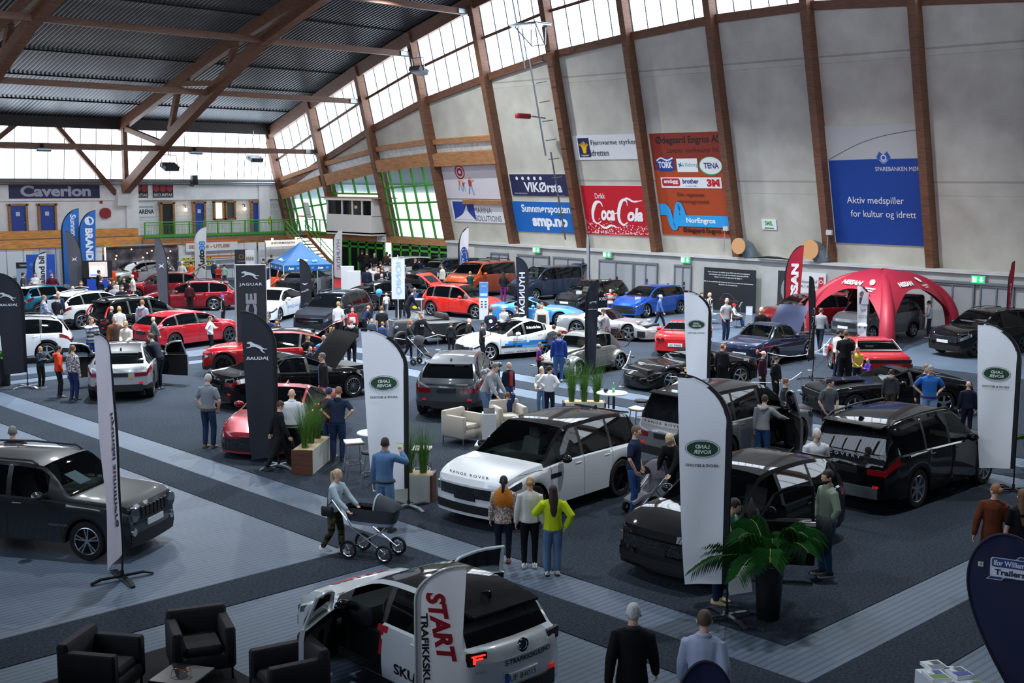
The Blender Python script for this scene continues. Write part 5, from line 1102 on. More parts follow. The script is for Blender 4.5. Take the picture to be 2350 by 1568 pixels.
for sd in (1, -1): MB().rings([[(L_, sd*y_, z_), (L_, sd*(y_+.07), z_), (L_-.04, sd*(y_+.07), z_), (L_-.04, sd*y_, z_)] for L_, y_, z_ in ((-2.22, .74, 1.0), (-2.14, .70, 1.2), (-1.98, .64, 1.42))]).build('upright_taillight', pm('c01a20', .2, coat=1., emit=.25), c['root'])
car('suv', 'white crossover with black alloy wheels behind the plaid shirt man', (24.33, 52.34, 11), 'suv', 4.57, 1.9, 1.6, 2.74, .9, .37, 'dfe2e4', .1, 'silver10', far=True, rails='chrome', over=dict(rr=.7, rz=.14, tum=.34))
car('hatchback', 'teal blue crossover with dark roof at the far left row', (24.66, 57.39, 10), 'suv', 4.16, 1.77, 1.54, 2.6, .85, .35, '17627c', .3, 'dark10', far=True, roof='121418')
car('suv', 'white crossover with red roof rails at the left edge behind the black banner', (17.02, 43.87, 156), 'suv', 4.5, 1.84, 1.66, 2.73, .88, .37, 'dcdfe2', .1, 'silver5', roof='c9ccd0', rails=True, seat='2a2a2c')
c = car('van', 'orange panel van with roof bars behind the ford-blue oval flag', (47.29, 51.39, 191), 'van', 4.97, 2.0, 1.95, 2.93, .95, .34, 'c8501e', .3, 'silver5', over=dict(hood=1.3, nose=1.1, tum=.22))
c['root']['label'] = 'orange panel van with roof bars beside the oval-badged white flag'
for s_ in (2.2, 3.2, 4.2): MB().tube([(2.485-s_, -.85, 1.95), (2.485-s_, -.8, 2.05), (2.485-s_, .8, 2.05), (2.485-s_, .85, 1.95)], .03, 6).build('roof_bar', DARKIN, c['root'])
car('van', 'dark blue small van with its side door slid open', (48.73, 47.53, 172), 'van', 4.4, 1.83, 1.84, 2.66, .85, .32, '2c3a52', .4, 'silver7', lift=('tailgate', 5), see=.35)
c = car('estate_car', 'black hybrid estate car behind the striped sweater man', (46.28, 41.77, 187), 'wagon', 4.87, 1.85, 1.5, 2.85, .95, .34, '101116', .3, 'silver10', chrome=True, plate_col='d8dadc', seat='8a8070')
side_text(c, 'FORD HYBRID', 2.6, .62, 1.7, .17, 'e6e8ea', 1, bold=.03)
car('hatchback', 'bright blue hatchback against the block wall', (46.60, 38.19, 181), 'hatch', 4.38, 1.82, 1.47, 2.7, .87, .33, '1450b4', .35, 'silver5', seat='1a1a1c', grille='101216', over=dict(tum=.3))
c = car('pickup', 'black and grey pick-up style car behind the man in cream vest', (49.36, 56.73, 174), 'pickup', 5.3, 1.86, 1.82, 3.2, .9, .39, '3a4048', .5, 'silver5', far=True)
side_text(c, 'RAPTOR', 2.0, .85, 1.5, .3, 'd8dade', 1, bold=.03)
g = G(370, 690); car('hatchback', 'dark red hatchback with open doors behind the bearded man in white tee', (*G(372, 686), 150), 'hatch', 4.4, 1.8, 1.5, 2.65, .88, .33, '8e101c', .4, 'dark10', lift=('tailgate', 35), openings={(0, 1): 50}, seat='17181a')
car('suv', 'pale silver off-road car in front of the dark photo wall', (34.7, 68.6, 186), 'suv', 4.6, 1.85, 1.65, 2.7, .9, .36, 'a9adb0', .5, 'silver7', far=True)
car('hatchback', 'orange hatchback mostly hidden behind the tall black banner', (*G(622, 670), 215), 'hatch', 4.1, 1.75, 1.5, 2.55, .85, .33, 'd84a1c', .2, 'silver5', far=True)
car('suv', 'white off-road car near the green entrance doors', (*G(922, 648), 178), 'suv', 4.6, 1.85, 1.68, 2.7, .9, .36, 'd9dcdd', .1, 'silver7', far=True)
car('sports_car', 'dark green classic car tail beside the canteen truck', (37.6, 13.9, 40), 'fastback', 4.66, 1.8, 1.28, 2.74, .9, .34, '10301f', .3, 'chrome5', doors=2, far=True, over=MUS)
tr = thing('truck', 'olive black canteen truck with round lamps behind the bald man in navy', 'truck', (30.6, 10.6, 0), R(181))
OL = pm('1c1e14', .35, .1, coat=.6)
def box_round(x0, x1, w, z0, z1, m, nm, s=0., r_=.12): return MB().rings([[(x, -w+r_, z0), (x, -w, z0+r_), (x, -w, z1-r_-dz_), (x, -w+r_, z1-dz_), (x, w-r_, z1-dz_), (x, w, z1-r_-dz_), (x, w, z0+r_), (x, w-r_, z0)] for x, dz_ in ((x1, s), (x0, 0))]).build(nm, m, tr)
box_round(-2.7, 1.1, 1.05, .55, 2.45, OL, 'canteen_body');
MB().rings([[(1.1, -1.02, .6), (1.1, 1.02, .6), (1.1, .9, 2.3), (1.1, -.9, 2.3)], [(1.55, -1.0, .6), (1.55, 1.0, .6), (1.5, .95, 1.35), (1.5, -.95, 1.35)]]).build('cab', OL, tr)
MB().rings([[(1.5, -.8, .55), (1.5, .8, .55), (1.5, .75, 1.3), (1.5, -.75, 1.3)], [(2.55, -.62, .6), (2.55, .62, .6), (2.5, .5, 1.15), (2.5, -.5, 1.15)]]).build('hood', OL, tr)
MB().quad((1.53, -.86, 1.4), (1.53, .86, 1.4), (1.16, .8, 2.2), (1.16, -.8, 2.2)).build('windshield', glassm('10140e', .15), tr)
v, f = text_fit('TYSKERNES KANTINE', 1.7, .16, bold=.02); MB().add([(1.3-.02, a, 2.33+b) for a, b in v], f).build('lettering', pm('d8d2b8', .5), tr, smooth=False)
MB().add([(a+.0, -1.06, 1.9+b) for a, b in [(p[0]*1.0, p[1]) for p in v]], f).build('side_lettering', pm('d8d2b8', .5), tr, smooth=False)
for sd in (1, -1):
    MB().lathe([(.0, .1), (.13, .08), (.15, 0), (.1, -.12)], 16, 'x', (2.35, sd*.72, 1.0)).build('round_headlight', CHROME, tr)
    MB().grid([[(1.9+.58*math.cos(a), sd*(.6+.42*u), .42+.56*math.sin(a)) for u in (0, .5, .9, 1)] for a in np.linspace(0, pi, 12)], 0, sd > 0).build('mudguard', OL, tr)
    MB().tube([(1.5, sd*.95, 1.4), (1.6, sd*1.2, 1.5)], .015).bbox((1.6, sd*1.2, 1.6), (.05, .16, .24), .02).build('mirror', CHROME, tr)
MB().bbox((2.7, 0, .55), (.12, 1.9, .2), .03).build('bumper', BLACK, tr); MB().box((2.77, -.35, .45), (.02, .46, .11)).build('front_plate', pm('e0e0da', .5), tr)
for X in (1.9, -1.6):
    t_, m_ = wheel_mesh(.42, .24, 'steel')
    for sd in (1, -1): w_ = link('wheel', t_, tr, (X, sd*.86, .42), 0 if sd > 0 else pi); link('rim', m_, w_)
for (px, py), lab, col in (((48, 668), 'dark motorcycle beside the man in blue jacket at far left', '1a1c20'), ((190, 672), 'black motorcycle behind the white crossover roof', '121316')):
    g = G(px, py); mo = thing('motorcycle', lab, 'motorcycle', (g[0], g[1], 0), R(40), 'motorcycles by the white booth')
    for xx in (-.7, .7): t_, m_ = wheel_mesh(.3, .14, 'steel'); w_ = link('wheel', t_, mo, (xx, 0, .3)); link('rim', m_, w_)
    MB().rings([[(x, -w_, z0), (x, w_, z0), (x, w_*.7, z1), (x, -w_*.7, z1)] for x, w_, z0, z1 in ((-.8, .1, .75, .82), (-.3, .16, .6, .82), (.1, .18, .5, .98), (.5, .12, .55, .9))]).build('body', pm(col, .3, .3, coat=1.), mo)
    MB().tube([(.72, 0, .3), (.45, 0, 1.05)], .04).tube([(.45, -.35, 1.1), (.45, .35, 1.1)], .025).build('fork', CHROME, mo); MB().box((0, 0, .42), (.5, .25, .3)).build('engine', STEEL, mo)
def blob_rings(pts, rads, n=10):
    """elliptical rings across a bent limb or torso: pts centres, rads (side, depth)"""
    rows = []; P = [Vector(p) for p in pts]; prev = None
    for i, p in enumerate(P):
        d = (P[min(i+1, len(P)-1)]-P[max(i-1, 0)]).normalized()
        side = Vector((0, 1, 0)); side = (side-d*side.dot(d))
        if side.length < .2: side = Vector((1, 0, 0))-d*d.x
        side.normalize(); dep = d.cross(side).normalized()
        a, b = rads[i] if isinstance(rads[i], tuple) else (rads[i], rads[i])
        rows.append([p+side*a*math.cos(2*pi*k/n)+dep*b*math.sin(2*pi*k/n) for k in range(n)])
    return rows
def limb(m, pts, rads, n=10, mi=0):
    m.rings(blob_rings(pts, rads, n), mi, True);
    for p, r_ in ((pts[0], rads[0]), (pts[-1], rads[-1])):
        r_ = r_ if isinstance(r_, tuple) else (r_, r_); m.ball(p, (min(r_), )*1+(min(r_), min(r_)) if False else min(r_)*.98, 8, 6, mi)
def ik(a, c, l1, l2, hint):
    a, c, h = Vector(a), Vector(c), Vector(hint); d = c-a; D = min(d.length, (l1+l2)*.995)
    c = a+d.normalized()*D; u = d.normalized(); x = (l1*l1-l2*l2+D*D)/(2*D); y = math.sqrt(max(l1*l1-x*x, 0)); w = h-u*h.dot(u)
    w = w.normalized() if w.length > 1e-4 else Vector((1, 0, 0)); return a+u*x+w*y, c
def remesh_batch(items):
    """items: (MB, voxel). Fuse each into one continuous skin and return the meshes."""
    obs = []
    for mb, vx in items:
        me = bpy.data.meshes.new('b'); me.from_pydata(mb.v, [], mb.f); o = bpy.data.objects.new('b', me); COL.objects.link(o)
        r_ = o.modifiers.new('r', 'REMESH'); r_.mode = 'VOXEL'; r_.voxel_size = vx; r_.use_smooth_shade = True
        s_ = o.modifiers.new('s', 'SMOOTH'); s_.iterations = 3; s_.factor = .5; obs.append(o)
    bpy.context.view_layer.update(); dg = bpy.context.evaluated_depsgraph_get(); out = []
    for o in obs:
        me = bpy.data.meshes.new_from_object(o.evaluated_get(dg)); out.append(me)
    for o in obs: me = o.data; bpy.data.objects.remove(o); bpy.data.meshes.remove(me)
    return out
def head_pts(n=18, m=14):
    rows = []
    for i in range(m+1):
        th = pi*i/m; z = -math.cos(th); row = []
        for k in range(n):
            ph = 2*pi*k/n; cx, sy = math.cos(ph), math.sin(ph); r_ = math.sin(th)
            q_ = r_**.78 if z > 0 else r_**.9; x, y, zz = q_*cx*.096, q_*sy*.077, z*.116
            if z < 0:    # jaw: narrow, pulled forward
                t = -z; y *= 1-.30*t; x = x*(1-.28*t)+.022*t*(1 if cx > -.2 else .4)
            else: x -= .008*z
            f = max(cx, 0)**6
            if -.42 < z < .12: x += f*.022*max(0, 1-abs(z+.28)/.34)*(1 if abs(sy) < .5 else 0)      # nose
            if abs(z-.02) < .2: x -= f*.006                                                         # eye sockets
            if abs(z-.26) < .14: x += f*.005                                                        # brow
            row.append((x, y, zz))
        rows.append(row)
    return rows
HEAD = head_pts()
SKINS = {'l': 'c99b80', 'm': 'b98467', 'p': 'd5a990', 'd': '7d543c'}
POSE = dict(  # hand targets (forward, side, height) for left and right, feet, lean
    stand=dict(L=(.04, .27, .80), R=(.04, -.27, .80), lean=2), pocket=dict(L=(.10, .21, .92), R=(.10, -.21, .92), lean=2, out=1), walk=dict(L=(-.18, .25, .86), R=(.24, -.25, .88), fl=(.30, .09), fr=(-.30, -.09), lean=4),
    walk2=dict(L=(.24, .25, .88), R=(-.18, -.25, .86), fl=(-.28, .09), fr=(.28, -.09), lean=4), cross=dict(L=(.21, -.12, 1.17), R=(.24, .13, 1.13), lean=0, out=.6), phone=dict(L=(.30, .06, 1.2), R=(.31, -.06, 1.22), lean=3),
    raise_=dict(L=(.05, .26, .82), R=(.36, -.16, 1.42), lean=1), photo=dict(L=(.26, .1, 1.5), R=(.26, -.1, 1.5), lean=0, out=.8), push=dict(L=(.42, .2, 1.0), R=(.42, -.2, 1.0), lean=8, fl=(.12, .09), fr=(-.22, -.09)),
    hold=dict(L=(.28, .1, 1.02), R=(.28, -.1, 1.02), lean=4), behind=dict(L=(-.16, .06, .92), R=(-.16, -.06, .92), lean=0, out=1), hips=dict(L=(.02, .2, 1.03), R=(.02, -.2, 1.03), lean=0, out=.9), point=dict(L=(.42, .25, 1.02), R=(.06, -.25, .82), lean=4),
    bend=dict(L=(.62, .2, .72), R=(.62, -.2, .75), lean=48), lean=dict(L=(.5, .18, .82), R=(.45, -.2, .8), lean=26), crouch=dict(L=(.4, .1, .6), R=(.4, -.1, .6), lean=22, hip=.5), sit=dict(L=(.32, .2, .62), R=(.32, -.2, .62), lean=-4, hip=.50, fl=(.5, .12), fr=(.48, -.12)),
    sip=dict(L=(.06, .26, .82), R=(.2, -.02, 1.46), lean=0, out=.6), door=dict(L=(.08, .25, .84), R=(.42, -.42, 1.16), lean=5))
PEOPLE = []
def person(px, top, face, pose, top_c, leg_c, hair, label, h=1.76, foot=None, skin='p', sleeve='long', topkind=None, legkind=None, hem=.0, shoe='26272a', extra=(), build=1., head=0, nod=0, at=None, z0=0., fine=False, group=None, ps=None):
    PEOPLE.append(locals())
USED = []
def make_people():
    jobs = []; meta = []
    for q in PEOPLE:
        if q['at'] is not None: g = q['at']
        elif q['foot']: g = G(q['px'], q['foot']); q['h'] = min(max(HT(q['px'], q['foot'], q['top']), .9), 1.95)
        else: g = G(q['px'], q['top'], q['h']*(.985 if not q['pose'] in ('sit', 'crouch') else .76))
        D0 = np.hypot(*g); best = None; free = any(w_ in q['label'] for w_ in ('into the open', 'leaning over the red', 'raised red', 'armchair', 'open bonnet', 'swivel'))
        for d in sorted(np.arange(-3, 3.01, .08), key=abs):
            g2 = g*(1+d/D0); ok = True
            if not free:
                for (cx, cy, hd, L_, W_) in CARBOX:
                    dx, dy = g2[0]-cx, g2[1]-cy; u = dx*math.cos(hd)+dy*math.sin(hd); v_ = -dx*math.sin(hd)+dy*math.cos(hd)
                    if abs(u) < L_/2+.22 and abs(v_) < W_/2+.24: ok = False; break
            if ok and all(np.hypot(*(g2-o_)) > .5 for o_ in USED): best = d; break
        if best:
            g = g*(1+best/D0)
            if not q['foot'] and q['pose'] not in ('sit', 'crouch'): q['h'] = min(max(EYE+(q['h']-EYE)*(1+best/D0), q['h']*.92), q['h']*1.06)
        USED.append(g); q['g'] = g; ps = dict(POSE[q['pose']]); ps.update(q['ps'] or {}); s = q['h']/1.76; w = q['build']
        far = np.hypot(*g) > 38; q['far'] = far
        hip = ps.get('hip', .955); lean = R(ps['lean']); fl, fr = ps.get('fl', (.0, .10)), ps.get('fr', (.02, -.10))
        hipc = Vector((0, 0, hip)); ax = Vector((math.sin(lean), 0, math.cos(lean)))
        if lean > .3: hipc.x -= .12*lean
        def sp(t, off=0.): return hipc+ax*t+Vector((off, 0, 0))
        J = dict(neck=sp(.565), head=sp(.565)+Vector((math.sin(lean*.6), 0, math.cos(lean*.6)))*.120+Vector((.018, 0, 0)))
        body, shirt, pants = MB(), MB(), MB()
        tors = [(sp(-.1), (.15*w, .105*w)), (sp(0), (.162*w, .118*w)), (sp(.12), (.145*w, .108*w)), (sp(.26), (.152*w, .112*w)), (sp(.40), (.172*w, .112*w)), (sp(.475), (.165*w, .09)), (sp(.525), (.10, .068)), (sp(.555), (.058, .06)), (J['head']-Vector((.012, 0, .06)), (.052, .056))]
        body.rings(blob_rings([a for a, b in tors], [b for a, b in tors], 12))
        hem = q['hem']; g_ = .018
        st = [(sp(-.06-hem), (.168*w+g_, .122*w+g_))]+[(p, (a+g_, b+g_)) for p, (a, b) in tors[1:6]]+[(sp(.53), (.105, .074)), (sp(.548), (.072, .068))]
        shirt.rings(blob_rings([a for a, b in st], [b for a, b in st], 12))
        pt = [(sp(.10), (.148*w+.008, .11*w+.008)), (sp(0), (.166*w+.010, .122*w+.010)), (sp(-.10), (.158*w, .112*w))]
        pants.rings(blob_rings([a for a, b in pt], [b for a, b in pt], 12))
        q['hands'] = {}
        for nm, sd in (('L', 1), ('R', -1)):
            sh = sp(.455)+Vector((0, sd*.175*w, 0)); hand = Vector(ps[nm]); out = ps.get('out', .35)
            if lean > .3 and q['pose'] not in ('bend', 'lean'): hand += Vector((.3*lean, 0, -.1*lean))
            el, wr = ik(sh, hand, .295, .255, (-.5, sd*out, -.25))
            limb(body, [sh+Vector((0, -sd*.04, -.01)), sh, (sh+el)/2, el, (el+wr)/2, wr], [.055, .054, .046, .039, .038, .027], 8)
            d = (wr-el).normalized(); q['hands'][nm] = (wr, d, sd)
            end = {'long': (el, (el+wr)/2, el+(wr-el)*.94), 'short': ((sh+el)/2, sh+(el-sh)*.72), 'mid': (el, el+(wr-el)*.35), 'none': (sh+(el-sh)*.12,)}[q['sleeve']]
            k = .03 if q['topkind'] == 'puffer' else .018
            rs = [.06+k, .060+k]+[(.050 if i == 0 else .042 if i == 1 else .034)+k for i in range(len(end))]
            if q['sleeve'] == 'short': rs = [.07, .072, .068, .064]
            limb(shirt, [sh+Vector((0, -sd*.05, -.01)), sh+Vector((0, 0, .0))]+list(end), rs, 8)
            f = fl if sd > 0 else fr; an = Vector((f[0], f[1] if len(f) > 1 else sd*.1, .085));
            if q['pose'] in ('walk', 'walk2', 'push') and f[0] < -.1: an.z = .14
            hp = hipc+Vector((0, sd*.092*w, -.06)); kn, an = ik(hp, an, .412, .405, (1, sd*.12, 0)); q['ank_'+nm] = an
            limb(body, [hp, hp+(kn-hp)*.4, kn, kn+(an-kn)*.35, an], [.085*w, .078*w, .056, .055, .036], 8)
            lr = {'short': (hp, hp+(kn-hp)*.5, kn), 'skirt': (hp, hp+(kn-hp)*.6, kn)}.get(q['legkind'])
            wide = .018 if q['legkind'] == 'wide' else (.0 if q['legkind'] == 'slim' else .008)
            limb(pants, [hp, hp+(kn-hp)*.45, kn, kn+(an-kn)*.4, an+(kn-an)*.06], [.098*w, .088*w+wide*.5, .068+wide, .064+wide, .052+wide], 8)
        v = .024 if far else (.015 if q['fine'] else .018)
        jobs += [(body, v), (shirt, v*1.1), (pants, v*1.1)]; q['J'] = J; q['sp'] = sp; q['lean'] = lean
    mes = remesh_batch(jobs)
    for i, q in enumerate(PEOPLE):
        bm_, sh_, pa_ = mes[3*i:3*i+3]; s = q['h']/1.76; g = q['g']; rz = facing(g, q['face'])
        root = thing('person', q['label'], 'person', (g[0], g[1], q['z0']), rz, q['group'])
        sk = pm(SKINS[q['skin']], .55); mats = [sk, pm('241a16', .4), pm('9c5a4e', .5), pm('e8e4e0', .4)]
        m = MB(); m.add([tuple(v.co) for v in bm_.vertices], [tuple(p.vertices) for p in bm_.polygons])
        hm = Matrix.Translation(q['J']['head']) @ Euler((0, R(q['nod'])+q['lean']*.5, R(q['head'])), 'ZYX').to_matrix().to_4x4()
        hs = 1.0 if q['h'] > 1.4 else 1.0+.22*min(1, (1.4-q['h'])/.4)
        hm = hm @ Matrix.Scale(hs, 4); T_ = lambda p: hm @ Vector(p)
        m.rings([[T_(p) for p in row] for row in HEAD], 0, False)
        for sd in (1, -1):
            m.ball(T_((-.005, sd*.076, -.012)), .02*hs, 6, 5, 0)
            if not q['far']: m.ball(T_((.078, sd*.031, .012)), .0125*hs, 6, 5, 3); m.ball(T_((.087, sd*.031, .012)), .007*hs, 6, 4, 1)
            else: m.ball(T_((.082, sd*.031, .012)), .011*hs, 6, 4, 1)
        m.ball(T_((.088, 0, -.068)), (.008*hs, .022*hs, .006*hs), 8, 4, 2)
        for nm, (wr, d, sd) in q['hands'].items():   # palm, four fingers, thumb
            side = d.cross(Vector((0, 0, 1)) if abs(d.z) < .85 else Vector((1, 0, 0))).normalized(); nrm = side.cross(d).normalized()
            if abs(d.z) >= .85: side, nrm = Vector((1, 0, 0)), Vector((0, -sd, 0))
            pr = [(0, .026, .018), (.04, .040, .019), (.085, .041, .016)]
            m.rings([[wr+d*t+side*a*math.cos(2*pi*k/8)+nrm*b*math.sin(2*pi*k/8) for k in range(8)] for t, a, b in pr], 0)
            nfg = 5
            for k, ln in enumerate((.068, .078, .072, .055)):
                o_ = wr+d*.08+side*(.030-.020*k); m.tube([o_, o_+d*ln*.5+nrm*.008, o_+d*ln*.85+nrm*.03], [.0095, .009, .007], 5)
            o_ = wr+d*.03+side*.034; m.tube([o_, o_+d*.03+side*.022+nrm*.008, o_+d*.058+side*.026+nrm*.02], [.012, .011, .008], 5)
        m.v = [(p[0]*s, p[1]*s, p[2]*s) for p in m.v]
        m.build('body', mats, root, ang=60)
        def sc(me, c, kind, rough=.85):
            co = np.empty(len(me.vertices)*3); me.vertices.foreach_get('co', co); me.vertices.foreach_set('co', co*s)
            me.materials.clear(); me.materials.append(pm(c, rough, kind=kind if kind in MATKIND else None, bump=.25 if not kind else 0, nscale=5, spec=.2)); return me
        tk = q['topkind']; link({'hoodie': 'hoodie', 'puffer': 'jacket', 'jacket': 'jacket', 'vest': 'vest'}.get(tk, 'top'), sc(sh_, q['top_c'], tk, .45 if tk == 'leather' else .85), root)
        link('trousers', sc(pa_, q['leg_c'], q['legkind']), root)
        S_ = lambda p: tuple(Vector(p)*s)
        for nm in ('L', 'R'):
            an = q['ank_'+nm]; z0 = an.z-.085; rows = []
            for x, w_, hh in ((-.075, .03, .085), (-.05, .042, .11), (.0, .043, .105), (.07, .046, .075), (.14, .044, .055), (.185, .022, .04)):
                rows.append([S_((an.x+x, an.y-w_, z0)), S_((an.x+x, an.y-w_*.9, z0+hh*.6)), S_((an.x+x, an.y, z0+hh)), S_((an.x+x, an.y+w_*.9, z0+hh*.6)), S_((an.x+x, an.y+w_, z0))])
            sh = MB().rings(rows); sl = MB().rings([[(p[0], p[1], p[2]) for p in (r_[0], r_[4])]+[(r_[4][0], r_[4][1], r_[4][2]+.024*s), (r_[0][0], r_[0][1], r_[0][2]+.024*s)] for r_ in rows])
            o_ = len(sh.v); sh.add([((p[0]-an.x*s)*1.05+an.x*s, (p[1]-an.y*s)*1.08+an.y*s, p[2]) for p in sl.v], sl.f, 1)
            sh.build('shoe', [pm(q['shoe'], .6), pm('d8d8d6' if q['shoe'] in ('f0efec', '26272a') else '3a3835', .6)], root)
        hair(root, q, T_, s, hs)
        for e in q['extra']: EXTRA[e[0]](root, q, T_, s, *e[1:])
        q['root'] = root
def hair(root, q, T_, s, hs):
    style, col = q['hair'];
    if style == 'bald': return
    m = MB(); hc = pm(col, .65, noise=.3, nscale=30, bump=.3)
    top = {'short': 1.07, 'crop': 1.035, 'long': 1.09, 'pony': 1.07, 'bun': 1.07, 'fringe': 1.0, 'curly': 1.16, 'bob': 1.1}.get(style, 1.07); low = {'bob': -.75, 'long': -.55}.get(style, -.32)
    n = len(HEAD[0]); rows = []
    for i, row in enumerate(HEAD):
        z = -math.cos(pi*i/(len(HEAD)-1)); r_ = []
        for k, p in enumerate(row):
            cx = math.cos(2*pi*k/n); lim = .42 if cx > .55 else (low+.25 if cx > -.1 and style not in ('bob', 'long') else (low if cx < -.1 else low+.12))
            if q['hair'][0] == 'curly': lim = min(lim, .4)
            f = top if z > lim-.001 else .93; r_.append(T_((p[0]*f-.004, p[1]*f, p[2]*(f if z > 0 else 1)+.004)))
        rows.append(r_)
    m.rings(rows, 0, False)
    if style == 'long':
        m.rings([[T_((x+dx, y*w_, z)) for dx, y in ((-.03, -1), (-.075, -.7), (-.085, 0), (-.075, .7), (-.03, 1), (.0, .6), (-.03, 0), (.0, -.6))] for x, w_, z in ((-.02, .07, .03), (-.035, .09, -.10), (-.055, .10, -.22), (-.07, .085, -.36), (-.075, .04, -.46))])
    if style == 'pony': m.tube([T_(p) for p in ((-.09, 0, .06), (-.14, 0, .03), (-.145, 0, -.08), (-.12, .01, -.22), (-.11, .02, -.32))], [.028*s, .036*s, .038*s, .03*s, .008*s], 8)
    if style == 'bun': m.ball(T_((-.115, 0, .03)), .048*hs, 10, 8)
    m.v = [(p[0]*s, p[1]*s, p[2]*s) for p in m.v]
    m.build('hair', hc, root, ang=60)
def x_cap(root, q, T_, s, col, back=0):
    m = MB(); n = len(HEAD[0]); rows = [[T_((p[0]*1.12-.003, p[1]*1.13, p[2]*1.1+.006)) for p in row] for row in HEAD[8:]]
    m.rings(rows, 0, False); d = -1 if back else 1
    m.rings([[T_((d*x, -w_, .048)), T_((d*x, w_, .048)), T_((d*x, w_, .056)), T_((d*x, -w_, .056))] for x, w_ in ((.085, .072), (.13, .066), (.17, .04))])
    m.v = [tuple(Vector(p)*s) for p in m.v]; m.build('cap', pm(col, .8), root)
def x_beard(root, q, T_, s, col):
    m = MB(); rows = []
    for i, row in enumerate(HEAD):
        z = -math.cos(pi*i/(len(HEAD)-1))
        if z < -.36: rows.append([T_((p[0]*(1.05 if math.cos(2*pi*k/len(row)) > -.1 else .85)+(.005 if math.cos(2*pi*k/len(row)) > 0 else 0), p[1]*1.06, p[2]*1.05-.004)) for k, p in enumerate(row)])
    m.rings(rows, 0, False); m.v = [tuple(Vector(p)*s) for p in m.v]; m.build('beard', pm(col, .9), root)
def x_glasses(root, q, T_, s, col='15161a'):
    m = MB()
    for sd in (1, -1): m.tube([T_((.098, sd*.032+.021*math.cos(a), .012+.016*math.sin(a))) for a in np.linspace(0, 2*pi, 9)], .0035, 4).tube([T_((.095, sd*.052, .016)), T_((0, sd*.08, .014))], .003, 4)
    if col == 'sun':
        for sd in (1, -1): m.ball(T_((.094, sd*.032, .012)), (.012, .024, .018), 8, 5)
    m.v = [tuple(Vector(p)*s) for p in m.v]; m.build('sunglasses' if col == 'sun' else 'glasses', BLACK, root)
def x_hood(root, q, T_, s, col):
    b = q['sp'](.5); m = MB().tube([b+Vector(p) for p in ((.03, .10, .0), (-.06, .115, .03), (-.12, .06, .0), (-.135, 0, -.02), (-.12, -.06, .0), (-.06, -.115, .03), (.03, -.10, .0))], [.025, .04, .055, .06, .055, .04, .025], 8)
    m.v = [tuple(Vector(p)*s) for p in m.v]; m.build('hood', pm(col, .9), root)
def x_collar(root, q, T_, s, col):
    b = q['sp'](.54); m = MB().tube([b+Vector((.062*math.cos(a), .07*math.sin(a), -.012*math.cos(a))) for a in np.linspace(.5, 2*pi-.5, 12)], .022, 6, flat=1.3)
    m.v = [tuple(Vector(p)*s) for p in m.v]; m.build('collar', pm(col, .8), root)
def x_open(root, q, T_, s, col):   # shirt showing in an open jacket
    w = q['build']; m = MB().grid([[q['sp'](t)+Vector((math.cos(a)*(.112*w+.026)*k, math.sin(a)*.16*w, 0)) for a in np.linspace(-.45, .45, 5)] for t, k in ((-.03, 1.05), (.12, 1.0), (.28, 1.03), (.40, 1.02), (.49, .8))])
    m.v = [tuple(Vector(p)*s) for p in m.v]; m.build('shirt_front', pm(col, .8), root)
def x_print(root, q, T_, s, col, body=None, back=0, kind=0):
    w = q['build']; sg = -1 if back else 1
    def pos(a, z):
        t = .30+z; return q['sp'](t)+Vector((sg*(.118*w+.022+(.004 if t > .2 else 0))*math.sqrt(max(1-(a/(.175*w))**2, .1))*.98+sg*.012, sg*a, 0))
    if body: v, f = text_fit(body, .20, .07, bold=.03)
    else:
        v = ell(.075, .075, 12) if kind == 0 else [(-.06, .08), (-.1, .03), (0, -.1), (.1, .03), (.06, .08)]; f = [tuple(range(len(v)))]
    m = MB().add([pos(a, b) for a, b in v], f); m.v = [tuple(Vector(p)*s) for p in m.v]; m.build('chest_print' if not back else 'back_print', pm(col, .8), root, smooth=False)
def x_scarf(root, q, T_, s, col):
    m = MB(); rows = []
    for t, a, b in ((.56, .085, .09), (.53, .12, .115), (.45, .205, .15), (.34, .215, .165), (.24, .20, .165), (.22, .19, .155)):
        rows.append([q['sp'](t)+Vector((b*math.cos(u)*(1 if math.cos(u) < .3 else .9), a*math.sin(u), -.02*math.sin(u*5) if t < .3 else 0)) for u in np.linspace(0, 2*pi, 21)[:-1]])
    m.rings(rows, 0, False); m.v = [tuple(Vector(p)*s) for p in m.v]; m.build('scarf', pm(col, .95, bump=.6, nscale=22), root)
def x_bag(root, q, T_, s, col, side=-1):
    b = q['sp'](.0)+Vector((.0, side*.25, -.02)); m = MB().bbox(tuple(b), (.28, .09, .2), .03).tube([b+Vector((.0, 0, .1)), q['sp'](.3)+Vector((.13, 0, 0)), q['sp'](.5)+Vector((.02, -side*.12, .0))], .012, 5).tube([b+Vector((.0, 0, .1)), q['sp'](.3)+Vector((-.14, 0, 0)), q['sp'](.5)+Vector((-.02, -side*.12, .0))], .012, 5)
    m.v = [tuple(Vector(p)*s) for p in m.v]; m.build('shoulder_bag', pm(col, .6), root)
def x_belt(root, q, T_, s, col):
    w = q['build']; m = MB().tube([q['sp'](.0)+Vector(((.122*w+.034)*math.cos(a), (.166*w+.03)*math.sin(a), 0)) for a in np.linspace(0, 2*pi, 17)], .016, 5, flat=1.4)
    m.v = [tuple(Vector(p)*s) for p in m.v]; m.build('belt', pm(col, .6), root)
